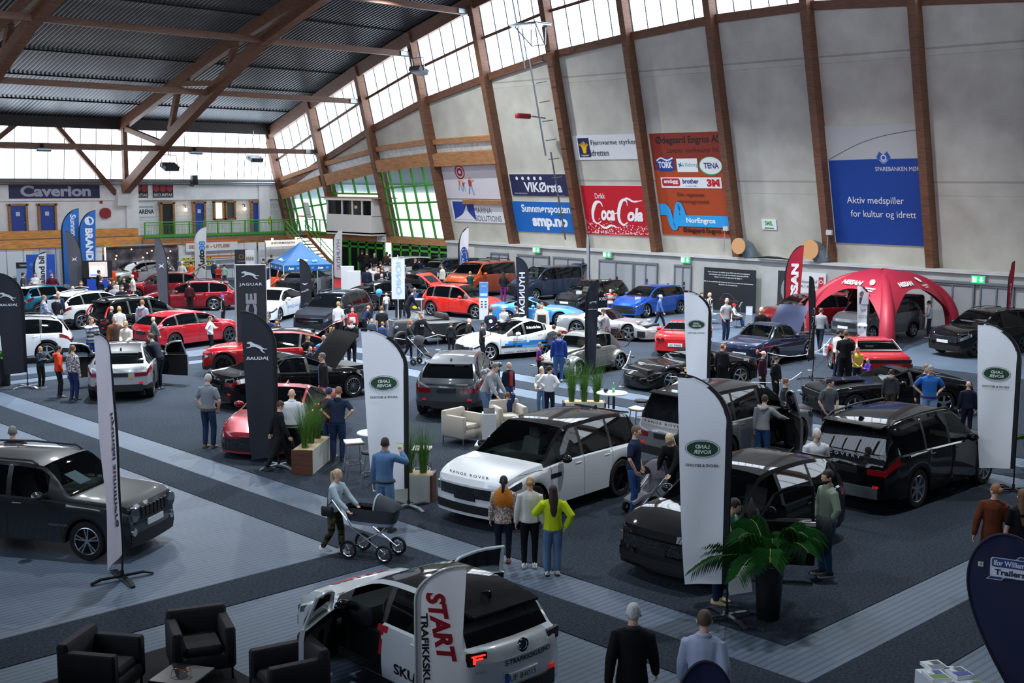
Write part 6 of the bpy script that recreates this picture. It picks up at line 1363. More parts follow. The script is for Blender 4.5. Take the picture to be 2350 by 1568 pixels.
def x_bands(root, q, T_, s, *cols):   # coloured bands over a top
    w = q['build']; n = len(cols)
    for k, col in enumerate(cols):
        t0 = .02+.40*k/n; m = MB().rings([[q['sp'](t)+Vector(((.115*w+.024)*math.cos(a), (.160*w+.026)*math.sin(a), 0)) for a in np.linspace(0, 2*pi, 19)[:-1]] for t in (t0, t0+.40/n*.8)], 0, False)
        m.v = [tuple(Vector(p)*s) for p in m.v]; m.build('jumper_band', pm(col, .9), root)
EXTRA = dict(cap=x_cap, beard=x_beard, glasses=x_glasses, hood=x_hood, collar=x_collar, open=x_open, print=x_print, scarf=x_scarf, bag=x_bag, belt=x_belt, bands=x_bands)
def hand_pos(label_part, nm):
    for q in PEOPLE:
        if label_part in q['label']:
            wr, d, sd = q['hands'][nm]; s = q['h']/1.76; c, si = math.cos(facing(q['g'], q['face'])), math.sin(facing(q['g'], q['face'])); p = (wr+d*.09)*s
            return Vector((q['g'][0]+c*p.x-si*p.y, q['g'][1]+si*p.x+c*p.y, q['z0']+p.z)), facing(q['g'], q['face'])
JN, DJ, BK, NV = '2b3f63', '3f5f8a', '17181b', '1d2436'
P = person
P(480, 858, 150, 'pocket', '7d838a', '24344f', ('short', 'b5b5b2'), 'white-haired man in grey polo and jeans walking by the red saloon', foot=1028, sleeve='short', shoe='6a5a48', extra=[('collar', '8a9097'), ('belt', '5a4a38')], head=60, fine=True)
P(672, 881, 172, 'stand', 'dcdfe6', '15161a', ('bald', ''), 'bald man in white shirt seen from behind at the red saloon', foot=1052, shoe='5a2a1c', extra=[('collar', 'e4e7ec'), ('belt', '241a14')], build=1.12, fine=True)
P(640, 907, 95, 'walk', '17191d', '1d1e22', ('short', '4a3626'), 'dark-clad boy striding past the leaping-cat flag pole', foot=1062, shoe='17181b', nod=18, fine=True)
P(775, 888, 165, 'hips', '1e2a40', '27395c', ('short', '8a6242'), 'man in navy polo and jeans bending behind the grass planter', foot=1058, sleeve='short', extra=[('collar', '1e2a40')], shoe='17181b', build=1.1, ps=dict(lean=14), fine=True)
P(752, 893, 150, 'hold', '4a1e2a', '3a5a88', ('short', '4a3626'), 'person in navy cap and maroon jumper hidden behind the navy polo man', h=1.7, extra=[('cap', '22406e')])
P(886, 1022, 150, 'raise_', '56779c', '6d8fb0', ('crop', '2a211c'), 'man in denim shirt holding up a phone beside the tall white flag', h=1.80, at=G(884, 1218), fine=True, head=15, shoe='3a3a3c', extra=[('collar', '5f80a4'), ('belt', '2a2018')], skin='m')
P(768, 1074, 58, 'push', 'a9bcc4', '3a3b2a', ('pony', 'c9ab86'), 'blonde woman in pale denim jacket and camouflage trousers pushing the pram', foot=1268, legkind='camo', shoe='f0efec', extra=[('open', 'e2e0dc'), ('bag', '17181b', -1)], fine=True)
P(1155, 1092, 176, 'stand', '8f7c70', '1c2234', ('pony', '1a1614'), 'woman with orange shawl and patterned blouse seen from behind', foot=1290, topkind='pattern', legkind='slim', shoe='9a6448', extra=[('scarf', 'c0701c'), ('bag', '7a3a20', -1)], hem=.08, fine=True)
P(1215, 1090, 180, 'stand', 'cfcbc4', '131418', ('bun', 'b08a5a'), 'blonde woman in cream sweater and black leggings seen from behind', foot=1294, legkind='slim', shoe='f0efec', fine=True)
P(1268, 1102, 186, 'hips', 'c2d420', '5b7696', ('long', '33221a'), 'long-haired woman in neon yellow blouse and wide jeans', foot=1304, legkind='wide', shoe='d8d8d6', topkind='puffer', fine=True, ps=dict(L=(.22, .12, 1.25), R=(.0, -.26, .95)))
P(1452, 976, 75, 'pocket', '1c2742', '2c4c7c', ('crop', '6b4e38'), 'man in dark blue tee and jeans beside the white off-road car', foot=1178, sleeve='short', build=1.08, fine=True)
P(1538, 1004, -35, 'lean', '15161a', '1a1b20', ('long', 'd6c49a'), 'blonde woman in black leaning over a pushchair', h=1.68, at=G(1548, 1172), fine=True)
P(1553, 990, 20, 'stand', '1e1f24', '1a1b20', ('long', '7a5238'), 'woman with reddish brown hair half hidden by the white flag', h=1.70, at=G(1562, 1150))
P(1545, 884, 30, 'lean', 'd8dade', '2a3448', ('crop', '6b4e38'), 'person in white tee bending behind the grey off-road car', h=1.78, at=G(1552, 1000))
P(1668, 1145, 70, 'lean', '6fa896', '1f2a44', ('short', '2a211c'), 'person in teal shirt bending behind the white flag beside the palm', h=1.78, at=G(1645, 1382), sleeve='mid', shoe='b8a27c', fine=True)
P(1895, 1076, -60, 'pocket', '7d8a78', '3f6288', ('short', '2a221e'), 'bearded man in green-grey shirt carrying a jacket by the open car door', foot=1318, extra=[('beard', '2e2420'), ('collar', '86937f')], fine=True)
P(1853, 1010, 25, 'stand', 'd4d6da', '3a3d44', ('short', 'c8c6c2'), 'white-bearded man in white tee behind the black off-road car', h=1.78, at=G(1866, 1185), extra=[('beard', 'd0cdc8')], topkind='vest', build=1.1)
P(1744, 914, 160, 'door', '8c8d90', '2c4c78', ('short', '3a2a20'), 'boy in grey hoodie holding the open car door', h=1.62, at=G(1748, 1062), extra=[('hood', '97989b')], fine=True)
P(1897, 868, 40, 'pocket', '54565c', '1e2a44', ('short', '1d1714'), 'dark-haired man in grey tee standing by the price sign', foot=1020, sleeve='short', build=1.05, head=40, fine=True)
P(2041, 838, 185, 'stand', '3f4144', '4a4536', ('short', '3a2c24'), 'bearded man in grey hooded jacket looking into the muscle car', foot=950, extra=[('hood', '45474a')])
P(2133, 858, 10, 'hips', '2f6ab4', '7a99b8', ('short', '8f8a84'), 'smiling man with glasses in bright blue polo', h=1.80, at=G(2128, 992), sleeve='short', extra=[('collar', '3a74bc'), ('glasses',), ('belt', '3a2c1e')], build=1.15, fine=True)
P(2125, 838, 20, 'stand', '1a1a1e', '17181b', ('short', '8a6a48'), 'grey-blond man in dark suit behind the blue polo man', h=1.80, extra=[('open', 'd8d8da')])
P(2217, 875, 190, 'stand', '1a2032', '191e2e', ('bald', ''), 'bald man in dark navy jacket by the canteen truck', foot=1000, topkind='jacket', fine=True)
P(2283, 1116, 165, 'walk', '5a2c18', '2a1a14', ('bun', '8a5f3c'), 'woman in rust brown long coat walking away at the right', h=1.70, hem=.35, head=60, fine=True)
P(2350, 1128, 200, 'stand', '101114', '15161a', ('long', '6a4a30'), 'person in printed black tee at the right edge of the hall', h=1.70, sleeve='short', extra=[('print', 'b8a89a')], fine=True)
P(1453, 1394, 175, 'walk', '101114', '101114', ('short', 'cfcfcc'), 'white-haired man in black jacket walking in the dark front aisle', h=1.80, topkind='jacket', extra=[('collar', '2e3036')], fine=True)
P(1617, 1410, 180, 'walk2', 'aeb8d0', '2a3040', ('short', '5a4636'), 'man in pale blue shirt walking away behind the navy dome banner', h=1.80, extra=[('collar', 'b8c2d8')], fine=True)
P(28, 982, 178, 'stand', '17181b', '1a1b20', ('short', '7d7a76'), 'grey-haired man in black jacket behind the dark boxy car', h=1.80, topkind='jacket')
P(1158, 911, 150, 'sit', '1f2c50', '15161a', ('short', '6a4c34'), 'boy in blue sweater sitting sideways on the pale armchair', h=1.30, at=G(1166, 985), z0=.0, ps=dict(hip=.56, fl=(.38, .08), fr=(.36, -.08), R=(.15, -.1, 1.3)), fine=True)
P(1137, 864, 60, 'lean', '9b9da0', '5a7494', ('short', '6a625a'), 'grey-hoodie man leaning on the back of the pale armchair', h=1.78, at=G(1118, 975), topkind='hoodie', extra=[('open', 'e0e0de'), ('hood', 'a5a7aa')], fine=True)
P(1166, 831, 45, 'stand', '1c2438', '2e4a78', ('bald', ''), 'bald man in navy jacket over red shirt beside the dark crossover', foot=942, topkind='jacket', extra=[('open', 'b02a22')], build=1.15, head=30)
P(1243, 841, -25, 'hold', 'd6d3d0', '6d8cb0', ('long', 'e2d3ae'), 'blonde woman with sunglasses and red printed tee', h=1.68, extra=[('glasses', 'sun'), ('print', 'b8262e', None, 0, 1)], foot=950)
P(1260, 839, 160, 'hips', 'e4e4ea', '1c2234', ('curly', '2c2420'), 'curly-haired man in white shirt and navy jeans talking to the blonde woman', foot=957, head=-50)
P(1282, 762, 185, 'stand', '223c80', '3d5f90', ('crop', '3a2c24'), 'man in blue hoodie seen from behind at the grey rounded car', foot=876, topkind='hoodie', extra=[('hood', '26428a')], shoe='d8d8d6', build=1.1)
P(1236, 784, 80, 'hold', '2a3c80', '14151a', ('short', '6a4c34'), 'boy in red and blue striped football shirt', foot=866, sleeve='short', topkind='barca')
P(1304, 749, 40, 'crouch', '2a221e', '2a2a30', ('long', '4a3024'), 'long-haired woman crouching behind the grey rounded car', h=1.66)
P(1384, 711, 20, 'sip', '8d9094', '3a4250', ('short', '3a2c24'), 'man in dark cap and grey hoodie beside the thin dark feather banner', h=1.76, extra=[('cap', '22262c'), ('hood', '97999d')])
P(1400, 664, 0, 'photo', 'd8c89a', '2f4a78', ('short', 'b0aeaa'), 'older man in colourful striped sweater taking a photo', foot=733, topkind='multi')
P(1512, 676, 85, 'walk', '3f62a0', '1d2232', ('short', 'c2c0bc'), 'white-haired man in blue shirt walking past the blue hatchback', foot=757, shoe='5a2a20')
P(1244, 696, -10, 'stand', 'c9c2b4', '3a4250', ('short', '4a3626'), 'man in cream and black sweater beside the light blue coupe', h=1.80, extra=[('bands', '202226')])
P(1236, 706, -15, 'hold', '5a7898', '3a4a68', ('pony', '3a2a22'), 'woman in denim jacket standing in front of the cream sweater man', h=1.66)
P(1267, 739, 160, 'crouch', '2a2c30', '2a2c34', ('short', '4a3626'), 'brown-haired person crouching between the white racing car and the silver one', h=1.70)
P(1284, 737, 175, 'crouch', '2a3040', '2a2c34', ('bald', ''), 'bald person crouching beside the silver sports car', h=1.74)
P(1126, 709, 182, 'stand', '181e34', '2a3040', ('short', '1d1714'), 'man in navy tee with white back print behind the white racing car', h=1.80, sleeve='short', extra=[('print', 'e8e8ec', None, 1, 0)])
P(1157, 703, -40, 'cross', '9da0a4', '3a4250', ('short', '4a3626'), 'man in white backward cap and grey hoodie', h=1.78, extra=[('cap', 'e8e8ea', 1), ('hood', 'a6a9ad')])
P(1188, 705, -60, 'hold', '1a1c20', '2a3040', ('short', '3a2c24'), 'man in black tee below the dark curved flag', h=1.78, sleeve='short')
P(1106, 731, 75, 'phone', '25282c', '17181c', ('short', '2a211c'), 'man in dark tee photographing the white racing car', foot=824, sleeve='short', extra=[('glasses',)])
P(1075, 731, 70, 'pocket', '1a1b1f', '3a62a0', ('bald', ''), 'bald man in black jacket and bright blue jeans', foot=813, topkind='jacket')
P(1035, 739, 172, 'stand', '212329', '1c1d22', ('short', '5a4636'), 'boy in dark hoodie seen from behind at the hot rod', foot=812, topkind='hoodie', extra=[('hood', '25272d')])
P(964, 716, 40, 'point', '101114', '2e3c58', ('short', '6a4c34'), 'tall young man in black hoodie with white chest letters', foot=822, topkind='hoodie', extra=[('print', 'f0f0f0', 'CK')])
P(937, 733, 75, 'push', '23252b', '14151a', ('long', '8a5a38'), 'long-haired woman in black pushing a pushchair', foot=824, legkind='slim')
P(887, 673, 170, 'walk', 'c9cbce', '6a7078', ('short', 'c9ab80'), 'small blond child in white tee by the black hatchback', foot=723, sleeve='short')
P(876, 704, 178, 'stand', '1a1b1f', '2a3040', ('short', '6a4c34'), 'woman in black tee carrying the blue balloon', h=1.66, sleeve='short')
P(914, 654, 165, 'stand', '17191d', '22262e', ('short', '8d8a86'), 'grey-haired man in black jacket beside the hanging white banner', foot=732, topkind='jacket', extra=[('glasses',)])
P(922, 644, 160, 'stand', '1f2838', '2a2c34', ('short', '3a2c24'), 'man partly hidden behind the grey-haired man at the white banner', h=1.80)
P(937, 662, 100, 'lean', '17191d', '1c1d22', ('short', '3a2c24'), 'person in black bending into the raised red tailgate', h=1.74)
P(951, 659, 172, 'lean', '2a3f74', '2a2c34', ('short', '8d8a86'), 'person in blue jacket leaning over the red crossover', foot=730, topkind='jacket')
P(837, 701, 120, 'lean', '1d2742', '22262e', ('short', 'b08a5a'), 'child in dark blue jacket holding a yellow toy', h=1.35)
P(853, 733, 10, 'stand', '3a4656', '2a2c34', ('short', 'a8845a'), 'small fair boy right of the puffer-jacket person', h=1.2)
P(877, 740, 150, 'stand', '2a3c68', '2a2c34', ('fringe', '8a6a44'), 'boy with bowl haircut left of the woman in black tee', h=1.3)
P(809, 708, -10, 'stand', 'c02a30', '2a2c34', ('short', '8a6242'), 'boy in red and white jacket', h=1.35, extra=[('bands', 'e6e6e6')])
P(806, 733, 176, 'hold', '202226', '1c1d22', ('short', '8d8d8a'), 'grey-haired person in grey and black puffer jacket', h=1.7, topkind='puffer', extra=[('hood', '8a8c90')])
P(777, 692, 150, 'stand', 'd3d3d6', '1c1d22', ('crop', 'a8845a'), 'man in white tee holding a paper bag by the dark blue car', foot=788, sleeve='short')
P(614, 723, -5, 'hold', '22335a', '2a3040', ('short', '4a3626'), 'man with glasses in navy sweater behind the red crossover', h=1.8, extra=[('glasses',)])
P(637, 733, -15, 'hold', '2a2a30', '2a2a30', ('long', '3a2620'), 'dark-haired woman looking down behind the red crossover', h=1.66)
P(706, 768, 20, 'cross', '131417', '1c1d22', ('long', '6a4630'), 'woman in black sweater behind the black saloon', h=1.68)
P(711, 796, 30, 'stand', '2a3448', '2a2c34', ('fringe', '5a3e2a'), 'boy standing between the woman in black and the man in light blue', h=1.35)
P(742, 771, 10, 'hold', '5a86c4', '3a5a88', ('crop', '8a7a68'), 'man with wraparound glasses in light blue sweater', h=1.8, extra=[('glasses', 'sun')], build=1.15)
P(742, 812, -80, 'stand', '211f20', '1f2a44', ('short', '6a655e'), 'man with glasses in dark jacket walking past the black saloon', h=1.82, topkind='jacket', extra=[('glasses',), ('open', '3a4a78')])
P(436, 647, 178, 'stand', '3a1218', '17171b', ('short', '2a2320'), 'man in dark maroon jumper looking into the red estate car', foot=713, shoe='c8c6c2')
P(514, 678, -70, 'pocket', '15171b', '1a1b20', ('short', '6a4c34'), 'bearded man with blue cap and black jacket', foot=745, extra=[('cap', '2a4cb0'), ('beard', '6a4a34'), ('open', 'c8c8ca')], nod=15)
P(484, 725, 75, 'hips', 'd8dade', '14151a', ('short', '5a4636'), 'boy in white long-sleeved shirt drinking beside the red hatchback', h=1.66, foot=812, ps=dict(L=(.28, .08, 1.2)))
P(95, 795, 40, 'phone', '28303e', '17181c', ('short', 'a8845a'), 'blond boy in dark sweatshirt holding a phone', foot=889, extra=[('print', 'a8b0b8', 'RAS')])
P(137, 793, 95, 'pocket', 'd8401a', '1a1c24', ('short', '1d1a1c'), 'young man in orange hoodie beside the silver car', foot=912, topkind='hoodie', extra=[('hood', 'e04a22'), ('glasses',)], shoe='17181b', fine=True)
P(170, 792, 130, 'stand', '5a5566', '23305a', ('short', '6a4c30'), 'bearded man in purple patterned shirt and jeans', foot=918, topkind='pattern', extra=[('beard', '5a4030')], shoe='3a3028', fine=True)
P(352, 800, -125, 'lean', '1e2430', '1c2130', ('short', '4a3626'), 'man in dark sweater leaning into the open door of the silver car', h=1.8, at=G(365, 890), fine=True)
P(208, 729, 20, 'sip', '3c4a68', '1f3a78', ('short', '7a5a42'), 'man in grey and blue striped sweater holding a drink', h=1.82, topkind='stripes', head=30)
P(262, 727, 15, 'stand', '6b4028', '2a2c34', ('short', '8d8a86'), 'grey-haired man in brown leather jacket', h=1.8, topkind='jacket', extra=[('open', '2a2c30')])
P(290, 738, -30, 'hold', 'd2cbbd', '2a2c34', ('bob', 'b08f5e'), 'blonde woman in cream jacket beside the leather jacket man', h=1.68)
P(257, 700, 100, 'stand', '1f2126', '3a5888', ('bald', ''), 'white-haired balding man in dark sweater and jeans', foot=784)
P(273, 705, 175, 'stand', 'c9cac8', '3a4250', ('bob', 'c09a60'), 'blonde woman in pale tee behind the leather jacket man', h=1.66, sleeve='short')
P(275, 712, 180, 'stand', 'd8d8d6', '3a4250', ('short', '5a3c28'), 'brown-haired child in white tee near the black off-road car', h=1.5, sleeve='short')
P(325, 690, 150, 'stand', '8d93a4', '5a6a88', ('short', '8a6242'), 'man in grey-lilac hoodie beside the black off-road car', h=1.85, topkind='hoodie', extra=[('print', 'b05a6a', None, 1, 0), ('hood', '989eae')])
P(357, 719, -80, 'walk', '5d615f', '23262e', ('bald', ''), 'bald man in grey jacket passing the red hatchback', foot=803, topkind='jacket')
P(97, 679, 100, 'hold', '4a6aa4', '1c2130', ('crop', '8a6a54'), 'bald man in blue checked shirt beside the white display stand', h=1.78, topkind='pattern')
P(128, 680, 150, 'hold', '20242e', '2a2c34', ('short', '4a3a2c'), 'man bending over the white display stand', h=1.7, sleeve='short')
P(132, 670, 160, 'stand', '22304a', '2a2c34', ('bald', ''), 'bald man in navy shirt behind the white display stand', h=1.78)
P(166, 658, 160, 'stand', '3a2a2e', '2a2c34', ('bald', ''), 'bald head just above the white crossover roof', h=1.76)
P(186, 646, -10, 'photo', '1a1c20', '2a2c34', ('short', '6a4c34'), 'man in dark tee beside the black motorcycle', h=1.78, sleeve='short')
ROW = [(51, 627, 90, '3c3f45', 'short', '2a211c', 'man in charcoal tee at the far left booth', 'short'), (68, 643, 60, '1f5a9c', 'short', '3a2c24', 'man in bright blue jacket by the motorcycles', 'long'), (80, 627, 0, 'd8d8d6', 'long', '4a3024', 'woman in white sweatshirt beside the bil flag', 'long'),
 (119, 627, -15, '5a1a28', 'short', '5a3c28', 'man in maroon hoodie right of the bil flag', 'long'), (253, 611, 170, 'e8501c', 'short', '2a211c', 'worker in bright orange jacket with silver bands', 'long'), (225, 621, 100, '14161a', 'short', '2a211c', 'man in black tee near the screen', 'short'),
 (231, 636, 110, '23283e', 'short', '4a3626', 'man in navy sweater below the screen', 'long'), (252, 639, -100, '1c2436', 'short', '2a211c', 'man in dark navy jacket facing the group', 'long'), (259, 642, 20, 'b0a8a4', 'long', '2a1c18', 'dark-haired woman behind the capped man', 'long'),
 (284, 637, 0, '14151a', 'long', '3a2620', 'woman in black cardigan under the silver car', 'long'), (305, 631, -80, 'd4d4d6', 'bald', '', 'bald bearded man in white tee with folded arms', 'short'), (261, 653, 10, '8a8c92', 'pony', '3a2620', 'woman in grey top at the front of the group', 'long'),
 (279, 655, 10, '181c28', 'short', '3a2c24', 'man in navy cap and black jacket in front', 'long'), (309, 616, 160, '8a1a22', 'short', '6a3c24', 'child in red top beside the dark photo wall', 'long'), (196, 617, 150, '1a1d26', 'short', '3a2c24', 'man in dark tee left of the screen', 'short'),
 (268, 646, 0, 'c9c9c6', 'short', '4a3626', 'small child in white top in the group', 'long'), (390, 608, 120, '2a2c34', 'short', '5a4636', 'man in dark top by the raised maroon hatch', 'long'), (417, 601, 140, 'c9c4be', 'short', 'd0cec9', 'white-haired man in pale shirt by the curtain wall', 'long'),
 (438, 601, 170, 'd85a1c', 'short', '2a211c', 'woman in orange top left of the white lettered flag', 'long'), (491, 597, 130, '22385e', 'short', '8d8a86', 'man in navy and white jacket right of the lettered flag', 'long'), (500, 607, 20, '8a2018', 'short', '9a968f', 'older man in red jacket', 'long'),
 (514, 608, 160, '8fb8a4', 'short', '17140f', 'boy in mint green tee', 'short'), (612, 604, 90, '1d2742', 'short', '3a2c24', 'man in navy suit under the blue canopy', 'long'), (622, 586, 150, '2a2c34', 'short', '4a3626', 'person behind the blue canopy near the info booth', 'long'),
 (604, 594, 160, '3a3c44', 'short', '4a3626', 'person in red cap behind the blue canopy', 'long'), (648, 632, 150, '17191d', 'short', '4a3626', 'man in black by the orange hatchback', 'long'), (728, 583, 30, 'd8d8da', 'short', '6a4c34', 'man in white tee at the foot of the stairs', 'short'),
 (842, 614, 178, '1c2234', 'short', '2a211c', 'man in navy back turned among the entrance crowd', 'long'), (857, 613, 20, 'c8c2bc', 'long', '3a2620', 'woman in pale top among the entrance crowd', 'long'), (868, 617, 160, '17191d', 'bald', '', 'balding man in black among the entrance crowd', 'long'),
 (877, 613, 150, '17191d', 'short', '8a6242', 'fair man in black tee beside the balding man', 'short'), (876, 629, 0, '2a5a94', 'bald', '', 'bald man in blue tee behind the black hatchback', 'short'), (896, 615, -60, '1f2430', 'long', '8a5a38', 'woman in dark top looking down at the entrance', 'long'),
 (872, 601, 140, '1a1c22', 'short', '3a2c24', 'man in black jacket near the white car', 'long'), (859, 582, 10, '1a1b1f', 'bald', '', 'bald man in black jacket at the doors', 'long'), (842, 577, 170, '2a2422', 'short', '6a655e', 'grey-haired man in brown leather at the doors', 'long'),
 (831, 575, 175, '14161a', 'short', '6a1a4a', 'person with purple cap and black jacket at the doors', 'long'), (856, 595, 20, 'd0ccd0', 'long', '4a3024', 'girl in white with dark scarf at the doors', 'long'), (887, 579, 150, '3a2c28', 'long', '5a4030', 'person with long hair beside the timber column', 'long'),
 (894, 584, 160, '2a2c34', 'short', '4a3024', 'person in dark coat behind the white car', 'long'), (952, 594, 60, '17191d', 'short', '8a6242', 'man in black coat beside the open bonnet', 'long'), (962, 594, 170, '1c2440', 'short', '2a211c', 'man in navy jacket bending to the open bonnet', 'long'),
 (1016, 608, -60, 'c8c2b4', 'short', '3a2c24', 'man in cream vest with navy sleeves', 'long'), (1079, 624, 178, '1f3a38', 'bob', 'b08f5e', 'blonde woman in dark green dress', 'long'), (1155, 626, 170, '1a1c22', 'long', '15120f', 'dark-haired woman with magenta jacket round her waist', 'long'),
 (1169, 618, 10, '20427c', 'short', '2a211c', 'boy in cap and blue black jacket beside the orange van', 'long'), (809, 566, 0, '1a1b1f', 'short', '2a211c', 'dark figure standing inside the glass doors', 'long'), (937, 568, 180, '1c2030', 'short', '2a211c', 'person in dark blue at the glass doors', 'long'), (990, 573, -60, 'b8a8ac', 'long', '3a2c24', 'person in pale pink at the last glass door', 'long'),
 (1609, 672, 30, 'd8cfc8', 'short', '4a2c20', 'dark-haired woman in white blouse behind the tall flag', 'long')]
for px, top, a, c, hs_, hc, lab, sl in ROW:
    kid = 'child' in lab or 'boy' in lab or 'girl' in lab
    P(px, top, a, {0: 'stand', 1: 'hold', 2: 'pocket', 3: 'cross'}[int(px+top) % 4], c, ('7a2a6a' if 'magenta' in lab else ('2a2d38', '3a4a68', '1c1d22')[px % 3]), (hs_, hc), lab, h=1.35 if kid else (1.66 if 'woman' in lab else 1.77), sleeve=sl)
P(1629, 672, -60, 'hold', '2a2a2e', '2c2a30', ('bob', 'd0b888'), 'blonde woman in black and white striped suit', foot=754, topkind='vstripes', legkind='vstripes', shoe='f0efec')
P(1664, 684, 40, 'pocket', '9a9ca0', '1f2a48', ('short', '9a968f'), 'grey-haired man in grey tee beside the black board', foot=783, sleeve='short', head=-60)
P(1686, 695, 80, 'sit', 'c8cad0', '2a4478', ('short', '3a2c24'), 'child in red cap sitting in the black swivel chair', h=1.45, extra=[('cap', 'b81c22')])
P(1746, 706, 35, 'stand', '1a1a1c', '1c1d22', ('bald', ''), 'bald man in black leather jacket in front of the red car', h=1.82, topkind='jacket', head=-50)
P(1822, 699, 100, 'stand', 'a8aaae', '2a3040', ('short', '1d1714'), 'dark-haired man in pale grey hoodie under the red feather flag', h=1.78, topkind='hoodie', extra=[('hood', 'b0b2b6')])
P(1837, 697, 140, 'stand', '1c1d20', '2a3040', ('short', '3a2c24'), 'man in black tee with grey back print near the tent', h=1.78, sleeve='short', extra=[('print', '9aa4a8', None, 1, 1)])
P(1880, 707, 165, 'walk', '8d9096', '1d2230', ('short', '5a4636'), 'man in grey sweater walking under the red tent', foot=806)
P(2131, 690, -90, 'hold', 'b8bcc4', '1c2436', ('short', '2a211c'), 'man in white shirt behind the grey van', foot=774)
P(1655, 788, 172, 'stand', '1d1c20', '17171b', ('short', '8a5a3c'), 'man in black biker jacket seen from behind at the low black car', foot=892, topkind='jacket')
P(1747, 806, 65, 'stand', '3a1a2a', '1a1b20', ('short', '5a4636'), 'young man in maroon hoodie and pink cap', foot=912, topkind='hoodie', extra=[('cap', 'd8b4b0', 1), ('hood', '40202e')])
P(1777, 818, 60, 'pocket', '15161a', '15161a', ('short', '4a3626'), 'youth in black cap and black hoodie with red backpack strap', foot=926, topkind='hoodie', extra=[('cap', '1a1b1f'), ('hood', '1a1b1f'), ('print', 'b01c28', None, 1, 1)])
P(1801, 871, 85, 'stand', '26282e', '1c1d22', ('short', '6a4a30'), 'boy in dark shirt with red sleeve stripes', h=1.55, extra=[('bands', '26282e')])
P(1944, 783, 50, 'stand', '74b8a4', '17171b', ('short', '9a6a40'), 'man in mint tee with skull print', foot=878, sleeve='short', extra=[('print', '4a4438')], build=1.15, head=40)
P(1965, 785, 20, 'hold', 'c8b83a', '1c2436', ('pony', '5a3c28'), 'woman in yellow tank top', foot=876, sleeve='none', build=1.1)
P(1992, 801, -50, 'phone', '5a3aa0', '17171b', ('fringe', '7a5a3c'), 'boy in purple hoodie looking at a phone', h=1.4, foot=872)
P(1919, 752, 130, 'stand', 'd4d4d4', '1e2a44', ('short', '2a211c'), 'man in white patterned tee and jeans', foot=858, sleeve='short', topkind='pattern', shoe='17181b')
P(1942, 752, 175, 'stand', '101114', '15161a', ('crop', '6a4c34'), 'man in black tee seen from behind by the small tent flag', h=1.8, sleeve='short')
make_people()
FLAGS = []
